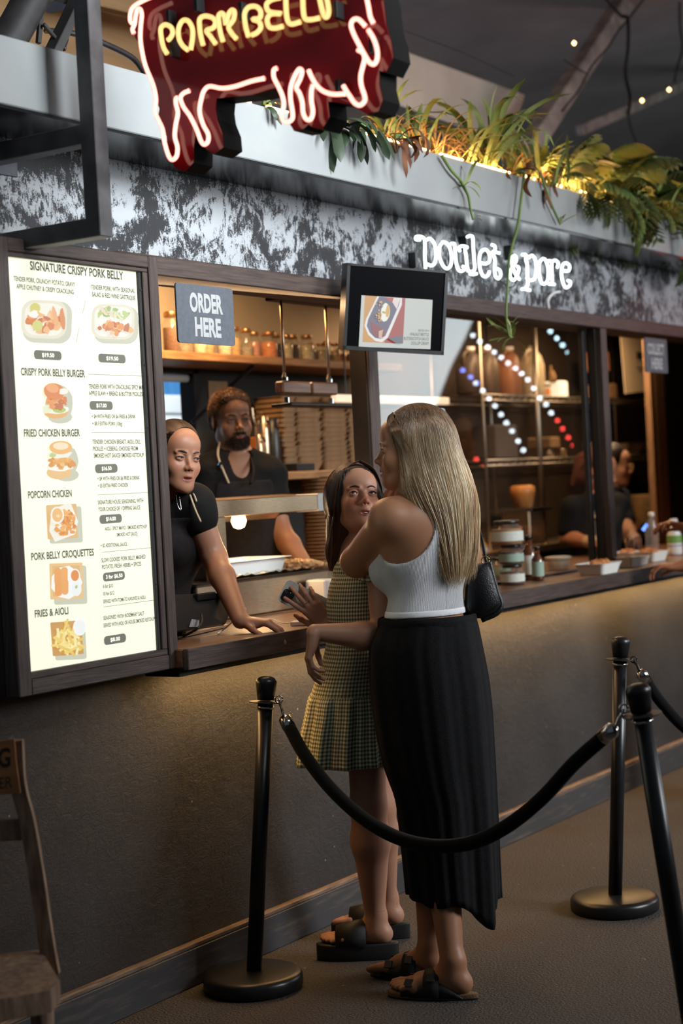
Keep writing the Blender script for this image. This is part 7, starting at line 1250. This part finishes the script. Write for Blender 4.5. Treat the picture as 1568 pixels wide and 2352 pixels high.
def pulled(o, M, hv, parent, K, colf, seed, r=.0010):
    g = np.random.default_rng(seed); out = []; cols = []
    for k in range(K):
        a = g.uniform(-2.1, 2.1); P = []; 
        for t in np.linspace(0, 1, 16): y = .052*(1-t)-.115*t; rr_ = math.sin(math.pi*(.28+.60*t)); P.append((.088*math.sin(a)*rr_, y, .036+.09*math.cos(a)*rr_))
        P = A(o)+A(P)*.98 @ np.asarray(M).T
        for it in range(6): d = sdf(P, hv.p); e = 1e-3; G = np.stack([(sdf(P+np.eye(3)[i]*e, hv.p)-d)/e for i in range(3)], 1); P = P-G*(d-.0016)[:, None]/(np.linalg.norm(G, axis=1)**2+1e-6)[:, None]
        out.append(P); cols.append(colf(P, g))
    strands('hair_strand', parent, globals()['M']['hair'], A(out), r, A(cols))
pulled(hC, MHC, hv, hc, 900, colC, 3)
# ---------------------------------------------------------------- two workers behind the glass, one customer at the right edge
def worker(lab, D, hp, face, fdir, sh, arm, skin, top, haircol, seed, bun=True, glove=None, floor=.11, apr=True, sc_=1.0, right=None):
    hp_ = at(*hp, d=D); Mh = basis(face); fd = nrm(fdir); Mt = basis(fd); t = thing('person', lab, 'person', (hp_[0], hp_[1], floor)); nek = hp_-up3*.155-Mh[:, 1]*.03; che = nek-up3*.19; pel = che-up3*.36
    S = Sdf(); S.at(pel, Mt).ell((0, 0, 0), (.15, .11, .12), .05); S.at(pel+up3*.16, Mt).ell((0, 0, 0), (.125, .09, .13), .06); S.at(che, Mt).ell((0, 0, 0), (.145, .10, .16), .06); sl, sr = nek-up3*.045+Mt[:, 0]*.16, nek-up3*.045-Mt[:, 0]*.16
    S.at((0, 0, 0)).cone(nek-up3*.02, sl, .05, .05, .05).cone(nek-up3*.02, sr, .05, .05, .05).cone(nek-up3*.03, hp_-Mh[:, 1]*.02-up3*.06, .052, .045, .03)
    for sx in (1, -1):
        q = pel+Mt[:, 0]*.08*sx; fo_ = A([q[0], q[1], floor]); obj('shoe', loft([fo_+A([[(.046*k)*math.cos(a)*Mt[0, 0]+(.05+.125*k*math.sin(a))*Mt[0, 1], (.046*k)*math.cos(a)*Mt[1, 0]+(.05+.125*k*math.sin(a))*Mt[1, 1], z] for a in np.linspace(0, 2*math.pi, 20, endpoint=False)]) for k, z in ((.97, .0), (1, .004), (1.0, .025), (.9, .055), (.6, .085))], True), M['soleblk'], t, True); S.cone(q, A([q[0], q[1], floor+.07]), .085, .045, .05)
    tor = list(S.p); sleeves = []
    for s_, (e, w_) in ((sl, arm[0]), (sr, arm[1])):
        limb(S, s_, e, w_, (.047, .040, .040, .027), .03); sleeves.append(('c', 'u', .03, s_, s_+(e-s_)*.7, .058, .054)); dY = nrm(w_-e); X = np.cross(dY, up3); X /= np.linalg.norm(X); H = Sdf() if glove else S; hand(H, w_, np.stack([np.cross(dY, np.cross(X, dY)), dY, np.cross(X, dY)], 1), curl=(30, 35, 25))
        if glove: H.off(.002); shell('glove', H, glove, t, .0045)
    head(S, hp_, Mh); fig(t, 'body', S, M['skinB'], hp_, Mh, skin, [zone(hp_, .12, .0035)], .010); eyes(t, hp_, Mh); brows(t, hp_, Mh, M['browd'])
    S2 = Sdf(); S2.p = tor+sleeves; S2.off(.008); S2.at((0, 0, 0)).cone(nek+up3*.0, nek+up3*.15, .06, .07, .008, 's').plane((0, 0, floor+.15), (0, 0, -1), .003); shell('shirt', S2, top, t, .009)
    if apr: S3 = Sdf(); S3.p = list(tor); S3.off(.017); S3.plane(che, -fd, .003).plane(che+up3*.08, (0, 0, 1), .004).plane((0, 0, .5), (0, 0, -1), .003); shell('apron', S3, M['apron'], t, .009)
    hv = Sdf(); hv.at(hp_, Mh).ell((0, -.020, .040), (.081, .098, .088), .02).ell((0, -.06, -.02), (.07, .06, .08), .03); 
    if bun: hv.cone((0, -.11, .04), (0, -.125, -.10), .035, .02, .02)
    hv.ell((0, .128, -.035), (.130, .092, .112), .012, 's'); V, Q = polygonise(hv.p, *bounds(hv.p), .006); hh = obj('hair', (V, Q), mat('worker_hair_%d' % seed, haircol, .5), t, True); pulled(hp_, Mh, hv, hh, 260, lambda q, g: np.tile(A(haircol)*g.uniform(.6, 1.8), (len(q), 1)), seed, .0014); return t, hp_, Mh
D1 = 9.05; w1 = worker('kitchen worker with red brown ponytail in gloves behind the glass', D1, (1374, 1082), CR*.80-CF*.45-up3*.25, CR*.5-CF*.8, None, ((at(1390, 1235, d=D1-.1), at(1388, 1238, d=D1-.32)), (at(1302, 1236, d=D1-.05), at(1362, 1246, d=D1-.30))), (.50, .22, .12), M['tee'], (.10, .032, .016), 11, glove=None)
gS = Sdf(); e_, w_ = at(1302, 1236, d=D1-.05), at(1362, 1246, d=D1-.30); dY = nrm(w_-e_); gS.at((0, 0, 0)).cone(w_-dY*.05, w_, .034, .032, .01).ell(w_+dY*.05, (.05, .04, .045), .02); shell('glove', gS, M['gloveclear'], w1[0], .006)
cpo = at(1378, 1215, d=D1-.36); cu = thing('clear_cup', 'clear plastic cup held by the gloved worker behind the glass', 'cup', tuple(cpo-up3*.03)); obj('cup', lathe([(.030, -.03), (.036, .03), (.042, .09), (.044, .09), (.044, .094)], 18, cpo), M['clearp'], cu, True); obj('stack_rim', lathe([(.043, .062), (.045, .064), (.045, .068), (.043, .07)], 18, cpo), M['paper'], cu, True)
D2 = 9.6; w2 = worker('kitchen worker with glasses and navy shirt beside the timber mullion', D2, (1410, 1068), CR*.85-CF*.35-up3*.12, CR*.8-CF*.4, None, ((at(1440, 1215, d=D2-.1), at(1452, 1228, d=D2-.35)), (at(1405, 1215, d=D2), at(1448, 1240, d=D2-.30))), (.40, .22, .15), M['navy'], (.02, .015, .015), 12, bun=False, apr=False)
for s in (1, -1): obj('spectacles', tube([A(w2[1])+w2[2] @ A([s*.031+.021*math.cos(a), .098, -.001+.017*math.sin(a)]) for a in np.linspace(0, 6.28, 17)], .0018, 6), M['gold'], w2[0], True)
pp2 = at(1470, 1222, d=D2-.36); X2 = nrm(at(1487, 1200, d=D2-.36)-at(1455, 1243, d=D2-.36)); dp = thing('card_terminal', 'dark handset with blue lit keys held in the right opening', 'handset', tuple(pp2)); Yb = nrm(np.cross(X2, CF)); obj('handset', xf(box((-.062, -.020, -.008), (.062, .020, .008), .004), np.stack([X2, Yb, CF], 1), pp2), M['black'], dp)
bl = mat('blue_key', (.1, .25, 1), .5, emit=4, ecol=(.12, .28, 1))
for k in (-.045, .022, .036, .050): obj('key_light', xf(box((-.005, -.012, -.0095), (.005, .004, -.008), .001), np.stack([X2, Yb, CF], 1), pp2+X2*k), bl, dp)
D3 = 7.3; w3 = worker('customer at the right edge, only hands reaching onto the counter', D3, (1700, 960), -CR*.9+CF*.3, -CR*.9+CF*.4, None, ((at(1625, 1300, d=D3-.05), at(1562, 1300, d=D3)), (at(1630, 1225, d=D3+.2), at(1580, 1212, d=D3+.2))), (.55, .24, .14), M['tee'], (.03, .02, .015), 13, floor=0, apr=False)
